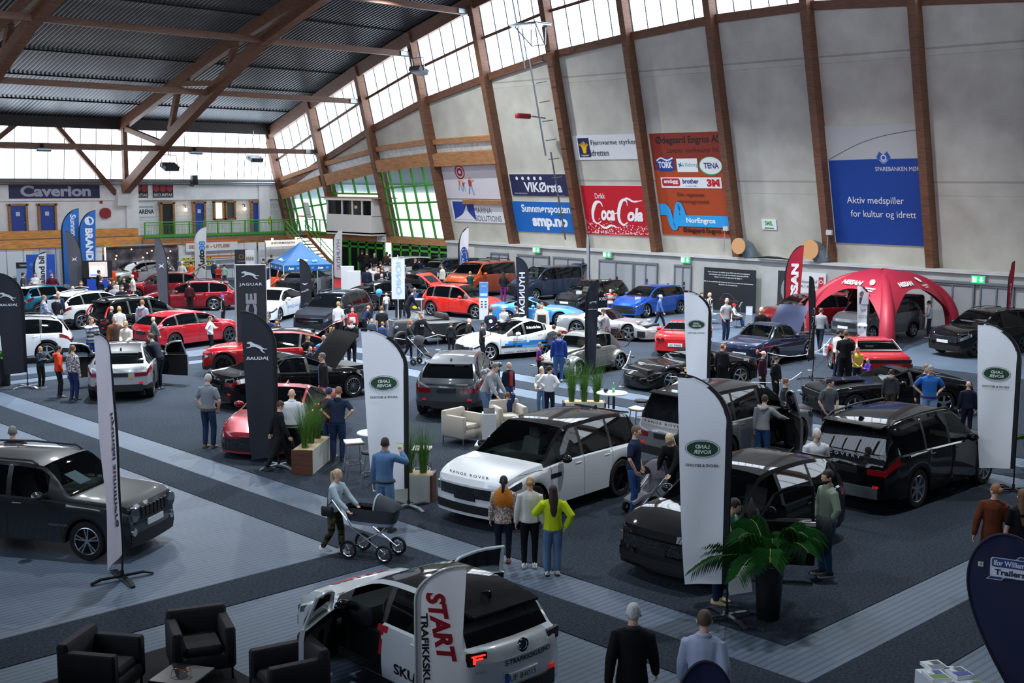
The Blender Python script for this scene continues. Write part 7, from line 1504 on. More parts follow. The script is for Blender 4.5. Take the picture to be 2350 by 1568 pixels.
def flag(px, by, top, w, label, col, side='L', yaw=0, zb=.35, taper=.78, arts=(), sleeve='17181b', base='cross', bcol='5d646b', tip=.26, h=None, g=None, sl=.085, amp=.02, cat='flag', group=None, poly=None, trans=.25, lean=0, name='feather_flag', pattern=None):
    """px, by: foot of the pole; top: pixel height of the tip. The sail runs from the pole to the viewer's left or right."""
    g = G(px, by) if g is None else np.array(g, float); Hh = h or HT(px, by, top)
    D0 = np.hypot(*g)
    for d in sorted(np.arange(-2.4, 2.41, .1), key=abs):
        g2 = g*(1+d/D0)
        if all(abs((g2[0]-cx)*math.cos(a_)+(g2[1]-cy)*math.sin(a_)) > L_/2+.12 or abs(-(g2[0]-cx)*math.sin(a_)+(g2[1]-cy)*math.cos(a_)) > W_/2+.12 for cx, cy, a_, L_, W_ in CARBOX): break
    else: d, g2 = 0, g
    Hh = EYE+(Hh-EYE)*(1+d/D0); w = w*(1+d/D0); g = g2
    u = -1 if side == 'L' else 1
    view = math.atan2(g[1], g[0])-pi/2            # image-right direction at this spot
    rz = view+(pi if u < 0 else 0)+R(yaw)
    o = thing(name, label, cat, (g[0], g[1], 0), rz, group)
    ys = 1 if u < 0 else -1                        # local side that faces the viewer
    z1 = zb+(Hh-zb)*(1-tip)
    def xp(z): return 0 if z < z1 else w*(1-math.sqrt(max(1-((z-z1)/(Hh-z1))**2, 0)))
    def xf(z): return w*(taper+(1-taper)*min(max((z-zb)/(Hh-zb), 0), 1)**.7)
    wave = lambda x, z: amp*math.sin(7*x/w*1.0+z*1.3)+amp*.5*math.sin(z*3.1+x*4)+lean*(z-zb)/(Hh-zb)
    zs_ = list(np.linspace(zb, z1, 26))+[z1+(Hh-z1)*math.sin(t) for t in np.linspace(.15, pi/2, 10)]
    rows = []
    for z in zs_:
        a, b = xp(z)+(sl if sl else 0)*(1 if z < z1 else max(0, 1-(z-z1)/(Hh-z1))), xf(z); a = min(a, b-.002); zz = [z-(.06*k*(1 if z == zb else 0)) for k in np.linspace(0, 1, 15)]
        rows.append([(a+(b-a)*k, wave(a+(b-a)*k, z), z2) for k, z2 in zip(np.linspace(0, 1, 15), zz)])
    mat = pm(col, .7, trans=trans, kind=pattern)
    MB().grid(rows).build('sail', mat, o)
    if sl:
        rs = [[(xp(z), wave(xp(z), z), z), (min(xp(z)+sl*1.02*(1 if z < z1 else max(.15, 1-(z-z1)/(Hh-z1))), max(xf(z), xp(z))), wave(xp(z)+sl, z), z-(sl*.6 if z > z1 else 0))] for z in zs_]
        MB().grid(rs).build('sleeve', pm(sleeve, .8), o)
    pp = [(0, 0, .1)]+[(xp(z)+.0, wave(xp(z), z), z) for z in zs_]
    MB().tube(pp, [.018]*(len(pp)-6)+[.012]*6, 6).build('pole', pm(sleeve if sleeve != col else '8a8e92', .4), o)
    if base == 'cross':
        m = MB()
        for k in range(2):
            c, s_ = math.cos(.6+k*pi/2), math.sin(.6+k*pi/2); q = Vector((c, s_, 0)); n_ = Vector((-s_, c, 0))
            m.rings([[q*t-n_*.035+Vector((0, 0, z)), q*t+n_*.035+Vector((0, 0, z)), q*t+n_*.035+Vector((0, 0, z+.025)), q*t-n_*.035+Vector((0, 0, z+.025))] for t, z in ((-.52, 0), (-.36, .05), (.36, .05), (.52, 0))])
        m.build('base', pm(bcol, .35, .6), o, smooth=False)
        MB().tube([(0, 0, .05), (0, 0, .16)], .03).build('spigot', DARKIN, o)
    if arts:
        m = MB(); mats = []
        k = 0
        for e in arts:
            pts, faces, cc, x0, z0, rot, mir = e; k += 1; mt = cc if not isinstance(cc, str) else pm(cc, .6)
            if mt not in mats: mats.append(mt)
            c, s_ = math.cos(R(rot)), math.sin(R(rot)); q = -1 if mir else 1; vs = []
            for a, b in pts:
                a, b = q*(a*c-b*s_), a*s_+b*c; x = x0*w+u*a; z = z0*Hh+b
                vs.append((x, wave(x, z)+ys*(.014+.002*k), z))
            m.add(vs, faces, mats.index(mt))
        m.build('print', mats, o, smooth=False)
    FLAGS.append(o); return o
def ft(body, w, h, col, x, z, rot=0, mir=False, **k): v, f = text_fit(body, w, h, **k); return (v, f, col, x, z, rot, mir)
def fp(pts, col, x, z, rot=0, mir=False): return (pts, [tuple(range(len(pts)))], col, x, z, rot, mir)
def oval_arts(w, H, x, z, m=True, sub=True):
    s = w*.30; out = [fp(ell(s*1.06, s*.58), '9aa09e', x, z), fp(ell(s*1.0, s*.53), 'e6e8e6', x, z), fp(ell(s*.95, s*.48), '1b4a30', x, z)]
    out += [ft('LAND', s*.85, s*.24, 'e8ece8', x, z+.15*s/H, 0, m, bold=.03), ft('ROVER', s*1.05, s*.24, 'e8ece8', x, z-.17*s/H, 0, m, bold=.03)]
    if sub: out.append(ft('ABOVE & BEYOND', s*2.0, s*.17, '3a3c40', x, z-1.02*s/H, 0, m, bold=.02))
    return out
def lr_flag(px, by, top, w, label, **k):
    H_ = k.get('h') or HT(px, by, top)
    return flag(px, by, top, w, label, 'f2f4f9', 'L', arts=oval_arts(w, H_, .52, k.pop('lz', .70)), group='tall white banners with green ovals', trans=.15, **k)
lr_flag(1667, 1420, 862, .82, 'tall white oval-badged banner in front of the glossy black car and palm', zb=.55)
lr_flag(1627, 925, 668, .82, 'tall white oval-badged banner farthest back beside the red sports car', zb=.5)
lr_flag(938, 1165, 754, .92, 'tall white oval-badged banner beside the man holding up a phone', zb=.4, bcol='a8aeb4')
lr_flag(2325, 1128, 744, .90, 'tall white oval-badged banner at the canteen truck', zb=.5, bcol='17181b')
def cat_flag(px, by, top, w, label, side='L', mir=True, **k):
    H_ = HT(px, by, top); z = k.pop('lz', .72); s = w*.62
    arts = [fp(cat_poly(s, 0, 0, False), 'd0d4da', .55, z+.05, 8 if mir else -8, mir), ft('JAGUAR', s*1.05, s*.19, 'd8dce2', .55, z-.02, 0, mir, bold=.03)]
    return flag(px, by, top, w, label, '20242e', side, arts=arts, sleeve='101114', **k)
cat_flag(640, 1072, 713, .78, 'dark leaping-cat banner in front of the red saloon', zb=.25, bcol='aab0b6')
cat_flag(64, 890, 624, .82, 'dark leaping-cat banner with broad dome at the left edge', zb=.5, bcol='aab0b6', lz=.74)
cat_flag(1342, 862, 642, .44, 'narrow dark leaping-cat banner behind the three grass clumps', side='R', mir=False, zb=.2)
b = thing('banner_stand', 'tall rectangular black banner with leaping cat and upright lettering', 'banner', (*(G(545, 845)*.985), 0), math.atan2(G(545, 845)[1], G(545, 845)[0])-pi/2)
MB().box((.52, 0, 2.0), (1.0, .03, 3.3)).build('banner_sheet', pm('1c2029', .6), b, smooth=False); MB().tube([(0, 0, 0), (0, 0, 3.7)], .03).tube([(0, 0, 3.68), (1.04, 0, 3.68)], .025).tube([(1.04, 0, .3), (1.04, 0, 3.68)], .02).build('frame', pm('c9ccd0', .3, .6), b); MB().box((.2, 0, .03), (.8, .6, .05)).build('base', STEEL, b)
a = Art(); a.poly(cat_poly(.62, .52, 3.32, True), 'c4c8ce').text('JAGUAR', .52, 3.0, .78, .13, 'd0d4da', bold=.02, space=1.2).text('I-PACE', .52, 1.6, 2.2, .38, '8d929c', rot=90, bold=.05)
o = link('print', a.mb.mesh(a.mats, False), b, (0, -.02, 0)); o.rotation_euler = (R(90), 0, 0)
flag(1212, 745, 590, .58, 'dark curved flag with mirrored white upright lettering', '1b2136', 'L', arts=[ft('HYUNDAI', 1.9, .26, 'dfe2e8', .5, .48, -90, True, bold=.03)], zb=.2)
flag(716, 756, 594, .50, 'thin dark flag beside the blue canopy', '1b1f2a', 'L', arts=[ft('mazda', .34, .1, 'c8ccd2', .55, .55, 20), fp([tuple(p) for p in smooth_path([(-.14, .06), (0, -.04), (.14, .06), (.02, .02), (-.14, .06)], 4)], 'c8ccd2', .55, .64)], zb=.2, taper=.9)
flag(281, 1330, 748, .95, 'white flag seen nearly edge-on beside the dark boxy car', 'd6d0da', 'L', yaw=74, zb=.45, bcol='17181b', arts=[ft('hyundai sunnmøre', 1.9, .2, '1c2030', .22, .45, -90, True, bold=.03)], sl=.06)
flag(955, 1705, 1302, .60, 'white flag with red START lettering in front of the driving-school car', 'eeedf0', 'R', sleeve='c9c8c2', sl=.07, zb=.3, arts=[ft('START', .90, .22, 'a81c26', .50, .66, -80, False, bold=.05, shear=.3), ft('TRAFIKKSKULE', 1.05, .085, '1c1d22', .20, .50, -88, False, bold=.04), fp(rect(.1, .1), 'a01c26', .20, .262), fp(rect(.085, .085), 'e2e0e4', .20, .262), ft('L', .045, .065, 'a01c26', .20, .262, -88)], amp=.008, tip=.22)
flag(146, 668, 479, 1.05, 'blue flag with white blackletter beside its lettered twin', '2f6fc0', 'R', arts=[ft('Sunnmørsposten', 3.2, .42, 'eef2f8', .62, .60, -90, bold=.03)], zb=.4, tip=.33)
flag(186, 668, 483, 1.0, 'blue flag lettered BRANDSTUDIO', '2f6fc0', 'R', arts=[fp(ell(.26, .26), 'eef2f8', .62, .87), fp(ell(.17, .17), '2f6fc0', .62, .87), ft('BRAND', 1.9, .42, 'eef2f8', .58, .58, -90, bold=.05), ft('STUDIO', 1.7, .42, 'dfe8f4', .58, .23, -90)], zb=.4, tip=.33)
DSG = '55555f'
flag(193, 690, 530, .82, 'grey wood-print feather flag leaning near the blue flags', DSG, 'L', arts=[fp([(-.16, .12), (0, .02), (.16, .14), (.06, -.02), (.16, -.12), (0, -.04), (-.16, -.12), (-.06, .02)], 'c8c8d0', .5, .6)], zb=.2, tip=.5, yaw=8, sl=.04)
flag(388, 712, 545, .60, 'grey wood-print feather flag in front of the red estate car', DSG, 'L', arts=[fp([(-.14, .12), (0, .02), (.14, .14), (.06, -.02), (.14, -.12), (0, -.04), (-.14, -.12), (-.06, .02)], 'c8c8d0', .5, .62)], zb=.1, tip=.45, sl=.04)
flag(80, 690, 578, .70, 'white flag with upright black bil lettering', 'e6e7ea', 'R', arts=[ft('haaland bil', 1.9, .3, '1c1d22', .62, .55, 90, bold=.03)], zb=.2, tip=.4)
flag(449, 645, 522, .78, 'white lettered flag with a blue 88', 'e9eaec', 'R', sleeve='d8d8da', arts=[ft('Auto', 1.3, .42, '17181c', .52, .40, 90, bold=.05, shear=.1), ft('88', .62, .4, '3f8fd8', .6, .66, 90, bold=.03)], zb=.1, tip=.3)
flag(768, 640, 528, .55, 'white curved flag beside the white display counters', 'e2e4ea', 'R', sleeve='d8d8da', arts=[ft('HYUNDAI', 2.0, .24, '2c4a7c', .5, .5, -90, True)], zb=.1)
flag(1052, 672, 522, .62, 'white flag with large blue oval at the orange van', 'e9eaf0', 'R', zb=.1, tip=.35, sleeve='17181b', arts=[fp(ell(.72, .26, 24), '23408a', .55, .52, 90), fp(ell(.66, .21, 24), 'dfe4ee', .55, .52, 90), fp(ell(.63, .185, 24), '23408a', .55, .52, 90), ft('Ford', .85, .24, 'e8ecf4', .55, .52, 90, True, shear=.3)])
flag(1352, 690, 535, .5, 'narrow white flag edge-on against the block wall', 'd8dae0', 'L', yaw=70, zb=.1, sl=.06, sleeve='2a3a68')
flag(1797, 752, 562, .80, 'tall red feather flag with upright white NISSAN lettering', 'b01c34', 'R', arts=[ft('NISSAN', 2.3, .34, 'eeeef0', .55, .46, 90, bold=.06)], zb=.15, tip=.45, sl=.07)
flag(1864, 872, 632, .5, 'black thin flag with long white lettering edge-on by the navy coupe', '16181f', 'L', yaw=66, zb=.7, arts=[ft('CLASSIC', 1.4, .16, 'c8ccd2', .4, .5, -80, True)], bcol='2a2c30')
flag(1992, 790, 655, .52, 'small white flag with a printed couple and van in front of the red tent', 'd9d9dd', 'L', zb=.2, tip=.28, sleeve='17181b', arts=[fp(rect(.42, .5), 'b8b4ba', .5, .78), fp(ell(.09, .12, 12), '6a5650', .62, .85), fp(ell(.08, .11, 12), '8a7468', .36, .83), fp(rect(.18, .26), '3a3034', .62, .74), fp(rect(.16, .26), '2a2a30', .38, .73), ft('VT', .2, .1, '26272c', .45, .57), ft('EN KASSE MED', .34, .05, '3a3c44', .5, .48), ft('MULIGHETER', .34, .05, '3a3c44', .5, .45), fp([(-.2, -.04), (.2, -.04), (.2, .04), (.1, .1), (-.12, .1), (-.2, .03)], 'f0f0f2', .5, .32), fp(ell(.03, .03, 8), '26272c', .3, .28), fp(ell(.03, .03, 8), '26272c', .7, .28), fp(rect(.13, .2), 'b01c34', .8, .12)])
flag(1998, 700, 535, .35, 'thin pale flag rising behind the red tent', 'c9cad0', 'L', yaw=65, zb=.3, sl=.05)
flag(2306, 790, 600, .5, 'narrow red flag edge-on right of the grey doors', '9c1c34', 'R', yaw=68, zb=.4, arts=[ft('NISSAN', 1.9, .2, 'e0dfe4', .5, .45, 90)], sl=.05)
flag(606, 728, 642, .32, 'small white flag with black numerals before the white hatchback', 'e6e7ea', 'R', sleeve='d8d8da', zb=.1, tip=.3, arts=[ft('n21', .9, .2, '26272c', .55, .45, -90)], sl=.03)
g = G(914, 735); bn = thing('hanging_banner', 'white hanging banner with pale blue mirrored letters by the black hatchback', 'banner', (g[0], g[1], 0), math.atan2(g[1], g[0])-pi/2)
MB().tube([(0, 0, 0), (0, 0, 3.1)], .02).tube([(-.28, 0, 2.95), (.28, 0, 3.0)], .015).build('pole', pm('cfd2d6', .4), bn); MB().box((0, 0, .02), (.5, .5, .03)).build('base', DARKIN, bn)
MB().grid([[(-.30+.62*k, .015*math.sin(6*k+z), z) for k in np.linspace(0, 1, 6)] for z in np.linspace(1.0, 2.95, 8)]).build('sheet', pm('dfe4ea', .7, trans=.3), bn)
a = Art(); a.text('IONIQ', .05, 2.0, 1.5, .30, '8fb8d8', rot=-90, mirror=True); o = link('print', a.mb.mesh(a.mats, False), bn, (0, -.03, 0)); o.rotation_euler = (R(90), 0, 0)
def teardrop(g, label, w, h, rz, arts, lean=0., ps=1.):
    o = thing('teardrop_flag', label, 'flag', (g[0], g[1], 0), rz)
    n = 26; out = []
    def half(t): return w/2*math.sin(min(t/.68, 1)*pi/2)**1.25 if t < .68 else w/2*math.sqrt(max(1-((t-.68)/.32)**2, 0))
    rows = [[(half(t)*k+lean*t, .03*math.sin(t*9+k*3), .25+(h-.25)*t) for k in np.linspace(-1, 1, 9)] for t in [1-(1-q)**1.9 for q in np.linspace(0, 1, n)]]
    MB().grid(rows).build('sail', pm('1b2142', .6, trans=.15), o)
    MB().tube([(rows[i][8][0], rows[i][8][1], rows[i][8][2]) for i in range(n)]+[(rows[i][0][0], rows[i][0][1], rows[i][0][2]) for i in range(n-1, -1, -1)], .018, 6).build('sleeve', pm('11162e', .7), o)
    MB().tube([(0, 0, 0), (0, 0, .4)], .02).build('pole', DARKIN, o); MB().box((0, 0, .02), (.7, .7, .04)).build('base', DARKIN, o)
    if arts: p = link('print', arts.mb.mesh(arts.mats, False), o, (lean*.8, -.05, .25+(h-.25)*.82-2.72*ps)); p.rotation_euler = (R(90), R(0), 0); p.scale = (ps, ps, 1)
    return o
a = Art(); zc = 2.72;
a.poly([(.02, zc+.12), (.14, zc+.24), (.40, zc+.24), (.28, zc+.12)], 'c4c8d4').poly([(.04, zc+.13), (.15, zc+.225), (.37, zc+.225), (.27, zc+.13)], '26386c').poly([(-.40, zc-.24), (-.14, zc-.24), (-.02, zc-.12), (-.28, zc-.12)], 'c4c8d4').poly([(-.37, zc-.225), (-.15, zc-.225), (-.05, zc-.13), (-.27, zc-.13)], '26386c')
a.poly(rrect(.68, .36, .05, 0, zc), 'd0d4de').poly(rrect(.63, .16, .04, 0, zc+.085), '2a4680').poly(rrect(.63, .15, .04, 0, zc-.085), 'e4e6ec').text('Ifor Williams', 0, zc+.085, .56, .10, 'eef0f4', bold=.02).text('Trailers', 0, zc-.085, .52, .11, '1d2348', bold=.04)
a.poly(rect(.09, .09, -.50, zc+.02), 'd8dcd8').poly(ell(.025, .035, 10, -.49, zc+.02), '7aa83a')
g = G(2346, 1690); teardrop(g, 'navy teardrop banner lettered Ifor Williams Trailers', 1.0, HT(2360, 1690, 1232), math.atan2(g[1], g[0])-pi/2-R(4), a, -.30, .66)
g = G(1612, 1890); teardrop(g, 'navy dome-topped banner whose tip rises at the bottom edge', .56, HT(1612, 1890, 1517), math.atan2(g[1], g[0])-pi/2, None)

def blades(m, c, n, hgt, spread, r0, rnd, mi=0, droop=.35):
    for k in range(n):
        a = rnd.uniform(0, 2*pi); l = hgt*rnd.uniform(.55, 1.05); s_ = spread*rnd.uniform(.2, 1.0); b = rnd.uniform(0, r0); p0 = Vector((c[0]+b*math.cos(a), c[1]+b*math.sin(a), c[2]))
        d = Vector((math.cos(a), math.sin(a), 0)); q = Vector((-d.y, d.x, 0)); w_ = rnd.uniform(.006, .011); rows = []
        for t in (0, .35, .7, 1):
            p = p0+d*s_*t**1.8+Vector((0, 0, l*(t-droop*.3*t**3*(s_/spread)))); ww = w_*(1-t*.92); rows.append([p-q*ww, p+q*ww])
        m.grid(rows, mi)
GRASSC = pm('4f7a2c', .6, noise=.5, nscale=3, trans=.15)
def planter(pix, L_, label, ngr, rz, wood_end=1, hgt=1.15):
    g = np.array(pix); rnd = random.Random(int(g[0]*100)); o = thing('planter', label, 'planter', (g[0], g[1], 0), rz, 'white planters with tall grass')
    MB().box((0, 0, .28), (L_-.08, .46, .56)).build('box', pm('cfd0c8', .5), o, smooth=False)
    for s_ in (-1, 1): MB().box((s_*(L_/2-.02), 0, .285), (.05, .48, .57)).build('end_panel', pm('5b3626', .5, kind='wood'), o, smooth=False)
    MB().box((0, 0, .555), (L_-.12, .42, .03)).build('chippings', pm('c9b48a', .9, noise=.3, nscale=40, bump=.8), o, smooth=False)
    for k in range(ngr):
        m = MB(); x = (k-(ngr-1)/2)*(L_-.35)/max(ngr-1, 1)*.85; blades(m, (x, 0, .56), 150, hgt, .42, .08, rnd); m.build('grass_clump', GRASSC, o)
A_ = G(714, 1092); B_ = G(757, 1055); C_ = G(672, 1090)
d = (B_-A_); ln = np.hypot(*d); mid = (B_+C_)/2
planter(mid, ln, 'white and walnut planter with leaning tall grass by the red saloon', 3, math.atan2(d[1], d[0]))
A_ = G(876, 1150); B_ = G(992, 1154); d = B_-A_; n_ = np.array([-d[1], d[0]])/np.hypot(*d); n_ = n_ if n_ @ A_ > 0 else -n_
planter((A_+B_)/2+n_*.23, np.hypot(*d), 'white planter with grass behind the tall banner by the phone man', 3, math.atan2(d[1], d[0]))
A_ = G(1293, 972); B_ = G(1390, 972); d = B_-A_; n_ = np.array([-d[1], d[0]])/np.hypot(*d); n_ = n_ if n_ @ A_ > 0 else -n_
planter((A_+B_)/2+n_*.23, np.hypot(*d), 'white planter with three upright grass clumps by the round bar table', 3, math.atan2(d[1], d[0]), hgt=1.25)
def palm(g, label, n, fl, pot_h, seed, pr=.24):
    rnd = random.Random(seed); o = thing('potted_palm', label, 'plant', (g[0], g[1], 0), rnd.uniform(0, 6))
    MB().lathe([(pr*.78, 0), (pr*.8, .02), (pr, pot_h), (pr*.94, pot_h), (pr*.9, pot_h-.06), (0, pot_h-.06)], 20).build('pot', pm('101113', .35), o)
    for k in range(n):
        a = 2*pi*k/n+rnd.uniform(-.3, .3); el = rnd.uniform(.5, 1.35); L_ = fl*rnd.uniform(.75, 1.1); m = MB(); pts = []
        for t in np.linspace(0, 1, 12):
            r_ = L_*t*math.cos(el)*(1+.25*t); z = pot_h+L_*t*math.sin(el)-(.95*L_*t**2.6)*(.55 if el > .9 else .6); pts.append(Vector((r_*math.cos(a)+.05*math.cos(a), r_*math.sin(a)+.05*math.sin(a), z)))
        m.tube(pts, [.010-.0006*i for i in range(12)], 5, 1)
        for i in range(3, 12):
            for j in range(3):
                t = i-1+j/3.+rnd.uniform(0, .12); p = pts[int(t)].lerp(pts[min(int(t)+1, 11)], t % 1); d = (pts[min(int(t)+1, 11)]-pts[max(int(t)-1, 0)]).normalized(); sd = d.cross(Vector((0, 0, 1))).normalized(); ll = L_*.34*(1-abs(t/11-.5)*.9)
                for s_ in (-1, 1):
                    dirn = (sd*s_+d*.75+Vector((0, 0, -.05))).normalized(); q = p+dirn*ll*.55; e = p+dirn*ll+Vector((0, 0, -.42*ll)); wv = d*.007
                    m.add([p-wv*.5, q-wv, e, q+wv, p+wv*.5], [(0, 1, 2), (0, 2, 4), (2, 3, 4)], 0)
        m.build('frond', [pm('2f6b2e', .45, noise=.4, nscale=4, trans=.2), pm('8a8f3a', .5)], o)
palm(G(1762, 1418), 'arching palm in a tall black tub in front of the glossy black car', 22, 1.2, .85, 4, .22)
palm(G(12, 885), 'leafy plant in tall black pot at the left edge', 9, .55, .85, 9, .2)
palm(G(705, 762), 'small bright green fern behind the red crossover', 9, .45, .35, 12, .18)
palm(G(282, 668), 'small palm by the dark photo wall booth', 8, .8, .4, 15, .18)
palm(G(2385, 1090), 'palm fronds poking in at the right edge', 9, .7, .7, 16, .2)
def armchair(g, rz, label, col='b5aca0', leg='8d9298'):
    o = thing('armchair', label, 'armchair', (g[0], g[1], 0), rz); m = pm(col, .75, bump=.15, nscale=40)
    MB().bbox((0, 0, .27), (.78, .80, .2), .03).build('seat_base', m, o); MB().bbox((.05, 0, .42), (.60, .50, .14), .045).build('cushion', m, o)
    for s_ in (-1, 1): MB().bbox((0, s_*.34, .45), (.78, .14, .54), .03).build('arm', m, o)
    MB().bbox((-.33, 0, .50), (.16, .80, .64), .04).build('backrest', m, o)
    for x in (-.34, .34):
        for y in (-.36, .36): MB().box((x, y, .085), (.025, .025, .17)).build('leg', pm(leg, .3, .8), o, smooth=False)
    MB().box((0, .36, .16), (.7, .02, .02)).box((0, -.36, .16), (.7, .02, .02)).build('frame', pm(leg, .3, .8), o, smooth=False)
armchair(G(1062, 1014), facing(G(1062, 1014), 48), 'beige armchair on thin metal legs beside the white pedestal')
armchair(G(1166, 992), facing(G(1166, 992), 20), 'beige armchair the boy in blue sits on')
DKC = '17191e'
armchair(G(462, 1545), facing(G(462, 1545), 8), 'black lounge chair facing viewer on the dark rug', DKC, '101114')
armchair(G(238, 1600), facing(G(238, 1600), 60), 'black lounge chair at left turned toward the low table', DKC, '101114')
armchair(G(665, 1625), facing(G(665, 1625), -70), 'black lounge chair nearest the white flag', DKC, '101114')
g = G(420, 1620); t = thing('coffee_table', 'low black table between the lounge chairs', 'table', (g[0], g[1], 0), R(30)); MB().bbox((0, 0, .40), (.6, .6, .04), .012).build('table_top', pm('101114', .3), t); MB().box((0, 0, .2), (.1, .1, .38)).box((0, 0, .02), (.4, .4, .03)).build('pedestal', BLACK, t, smooth=False)
ey = thing('eyeglasses', 'thin copper-rimmed glasses lying on the low black table', 'glasses', (g[0], g[1], .42), R(50))
MB().tube([(.05*math.cos(a), .07+.05*math.sin(a), .05) for a in np.linspace(0, 2*pi, 15)], .004, 5).tube([(.05*math.cos(a), -.07+.05*math.sin(a), .05) for a in np.linspace(0, 2*pi, 15)], .004, 5).tube([(0, -.02, .05), (0, .02, .05)], .004, 5).tube([(0, .12, .05), (-.1, .12, .005)], .004).tube([(0, -.12, .05), (-.1, -.12, .005)], .004).build('frame', pm('8a5030', .3, .8), ey)
g = G(1122, 1022); p_ = thing('pedestal', 'white display pedestal between the beige armchairs', 'pedestal', (g[0]+.1, g[1]+.1, 0), R(48)); MB().box((0, 0, .40), (.36, .36, .8)).build('plinth', pm('cdd0d2', .4), p_, smooth=False)
tb = thing('tablet', 'dark tablet propped on the white pedestal', 'tablet', (g[0]+.1, g[1]+.1, .8), R(48)); MB().rings([[(-.12, -.14, .02), (-.12, .14, .02), (-.11, .14, .0), (-.11, -.14, 0)], [(.12, -.14, .10), (.12, .14, .10), (.13, .14, .09), (.13, -.14, .09)]]).build('screen', pm('17191d', .2), tb, smooth=False); MB().box((.1, 0, .045), (.02, .2, .09)).build('stand', BLACK, tb, smooth=False)
g = G(1145, 1072); t = thing('side_table', 'low white table on thin legs beside the white off-road car', 'table', (g[0]+.15, g[1]+.55, 0), R(40)); MB().box((0, 0, .44), (.55, .55, .03)).build('table_top', pm('d8dadc', .4), t, smooth=False)
for x in (-.25, .25):
    for y in (-.25, .25): MB().box((x, y, .215), (.02, .02, .43)).build('leg', STEEL, t, smooth=False)
def bottle(c, label, liq, cap, lab):
    o = thing('bottle', label, 'bottle', c); MB().lathe([(.0, 0), (.034, 0), (.036, .02), (.034, .15), (.03, .17), (.013, .225), (.013, .24)], 14).build('body', pm(liq, .1, coat=.5), o); MB().lathe([(.0145, .235), (.0145, .262), (0, .262)], 10).build('cap', pm(cap, .5), o); MB().lathe([(.0365, .06), (.0365, .13)], 14).build('wrap', pm(lab, .5), o)
bottle((G(1096, 1008)[0]+.2, G(1096, 1008)[1]+.6, .44), 'small cola bottle with red label by the beige armchair', '3a1a14', 'c8252c', 'c8252c')
t = thing('side_table', 'second low white table behind the left beige armchair', 'table', (G(1096, 1008)[0]+.2, G(1096, 1008)[1]+.6, 0), R(40)); MB().box((0, 0, .42), (.5, .5, .03)).build('table_top', pm('d8dadc', .4), t, smooth=False)
for x in (-.22, .22):
    for y in (-.22, .22): MB().box((x, y, .2), (.02, .02, .41)).build('leg', STEEL, t, smooth=False)
def bar_table(px, ytop, label, hh=1.08, r_=.42):
    g = G(px, ytop, hh); o = thing('bar_table', label, 'table', (g[0], g[1], 0)); MB().lathe([(0, hh-.03), (r_-.01, hh-.03), (r_, hh-.015), (r_-.01, hh), (0, hh)], 32).build('table_top', pm('cfd3d8', .35), o)
    m = MB()
    for k in range(3): a = 2*pi*k/3; m.tube([(.09*math.cos(a), .09*math.sin(a), hh-.03), (.09*math.cos(a), .09*math.sin(a), .12), (.32*math.cos(a), .32*math.sin(a), .015)], .02)
    m.build('tripod_leg', pm('3a3d42', .35, .7), o); return g
g = bar_table(1405, 901, 'round pale bar table with a green bottle on it')
bottle((g[0]+.05, g[1]-.0, 1.08), 'green plastic bottle on the round bar table', '3fa860', 'e8e8e8', '9ad8a0')
cm = thing('camera_device', 'small dark camera standing on the round bar table', 'camera', (g[0]-.15, g[1]+.1, 1.08)); MB().bbox((0, 0, .06), (.1, .07, .08), .012).lathe([(0, .05), (.03, .05), (.035, .0)], 10, 'x', (.03, 0, .06)).build('housing', BLACK, cm); MB().tube([(0, 0, 0), (0, 0, .03)], .02).build('foot', BLACK, cm)
bar_table(862, 992, 'round pale bar table half hidden by the tall white banner')
def stool(px, by, label, kind, rz=0):
    g = G(px, by); o = thing('bar_stool', label, 'stool', (g[0], g[1], 0), facing(g, rz), 'bar stools around the stand')
    if kind == 'white':
        rows = [[(x, y, .78+.08*max(0, (abs(x)-.1))**1.0*2.2+(.0)) for y in (-.2, -.1, 0, .1, .2)] for x in np.linspace(-.22, .22, 7)]
        m = MB().rings([[(r_[0][0], -.2, r_[0][2]-.025), (r_[0][0], -.2, r_[0][2]), (r_[0][0], .2, r_[0][2]), (r_[0][0], .2, r_[0][2]-.025)] for r_ in rows], 0, True)
        m.rings([[(r_[0][0]*.97, -.195, r_[0][2]-.055), (r_[0][0]*.97, -.195, r_[0][2]-.028), (r_[0][0]*.97, .195, r_[0][2]-.028), (r_[0][0]*.97, .195, r_[0][2]-.055)] for r_ in rows], 1, True)
        m.build('seat', [pm('e6e4de', .4), pm('7a4a2c', .5)], o)
        for x in (-.17, .17):
            for y in (-.14, .14): MB().tube([(x, y, .77), (x*1.35, y*1.4, .0)], .013, 6).build('leg', CHROME, o)
        MB().tube([(-.2, -.17, .3), (.2, -.17, .3), (.2, .17, .3), (-.2, .17, .3), (-.2, -.17, .3)], .01, 6).build('footrest', CHROME, o)
    else:
        MB().lathe([(0, .74), (.17, .74), (.19, .77), (.17, .80), (0, .81)], 20).build('seat', pm('15161a', .4), o)
        for k in range(4): a = pi/4+k*pi/2; MB().tube([(.12*math.cos(a), .12*math.sin(a), .74), (.22*math.cos(a), .22*math.sin(a), 0)], .013, 6).build('leg', CHROME, o)
        MB().tube([(.17*math.cos(a), .17*math.sin(a), .3) for a in np.linspace(0, 2*pi, 17)], .011, 6).build('footrest', CHROME, o)
stool(813, 1092, 'white-seated bar stool to the right of the walnut planter', 'white', 10); stool(849, 1118, 'black round bar stool behind the man in denim', 'black')
stool(968, 1110, 'white-seated bar stool behind the grass planter and banner', 'white', -10); stool(1470, 985, 'black round bar stool near the round table with green bottle', 'black'); stool(1466, 1005, 'white-seated bar stool behind the silver grey car', 'white', 60)
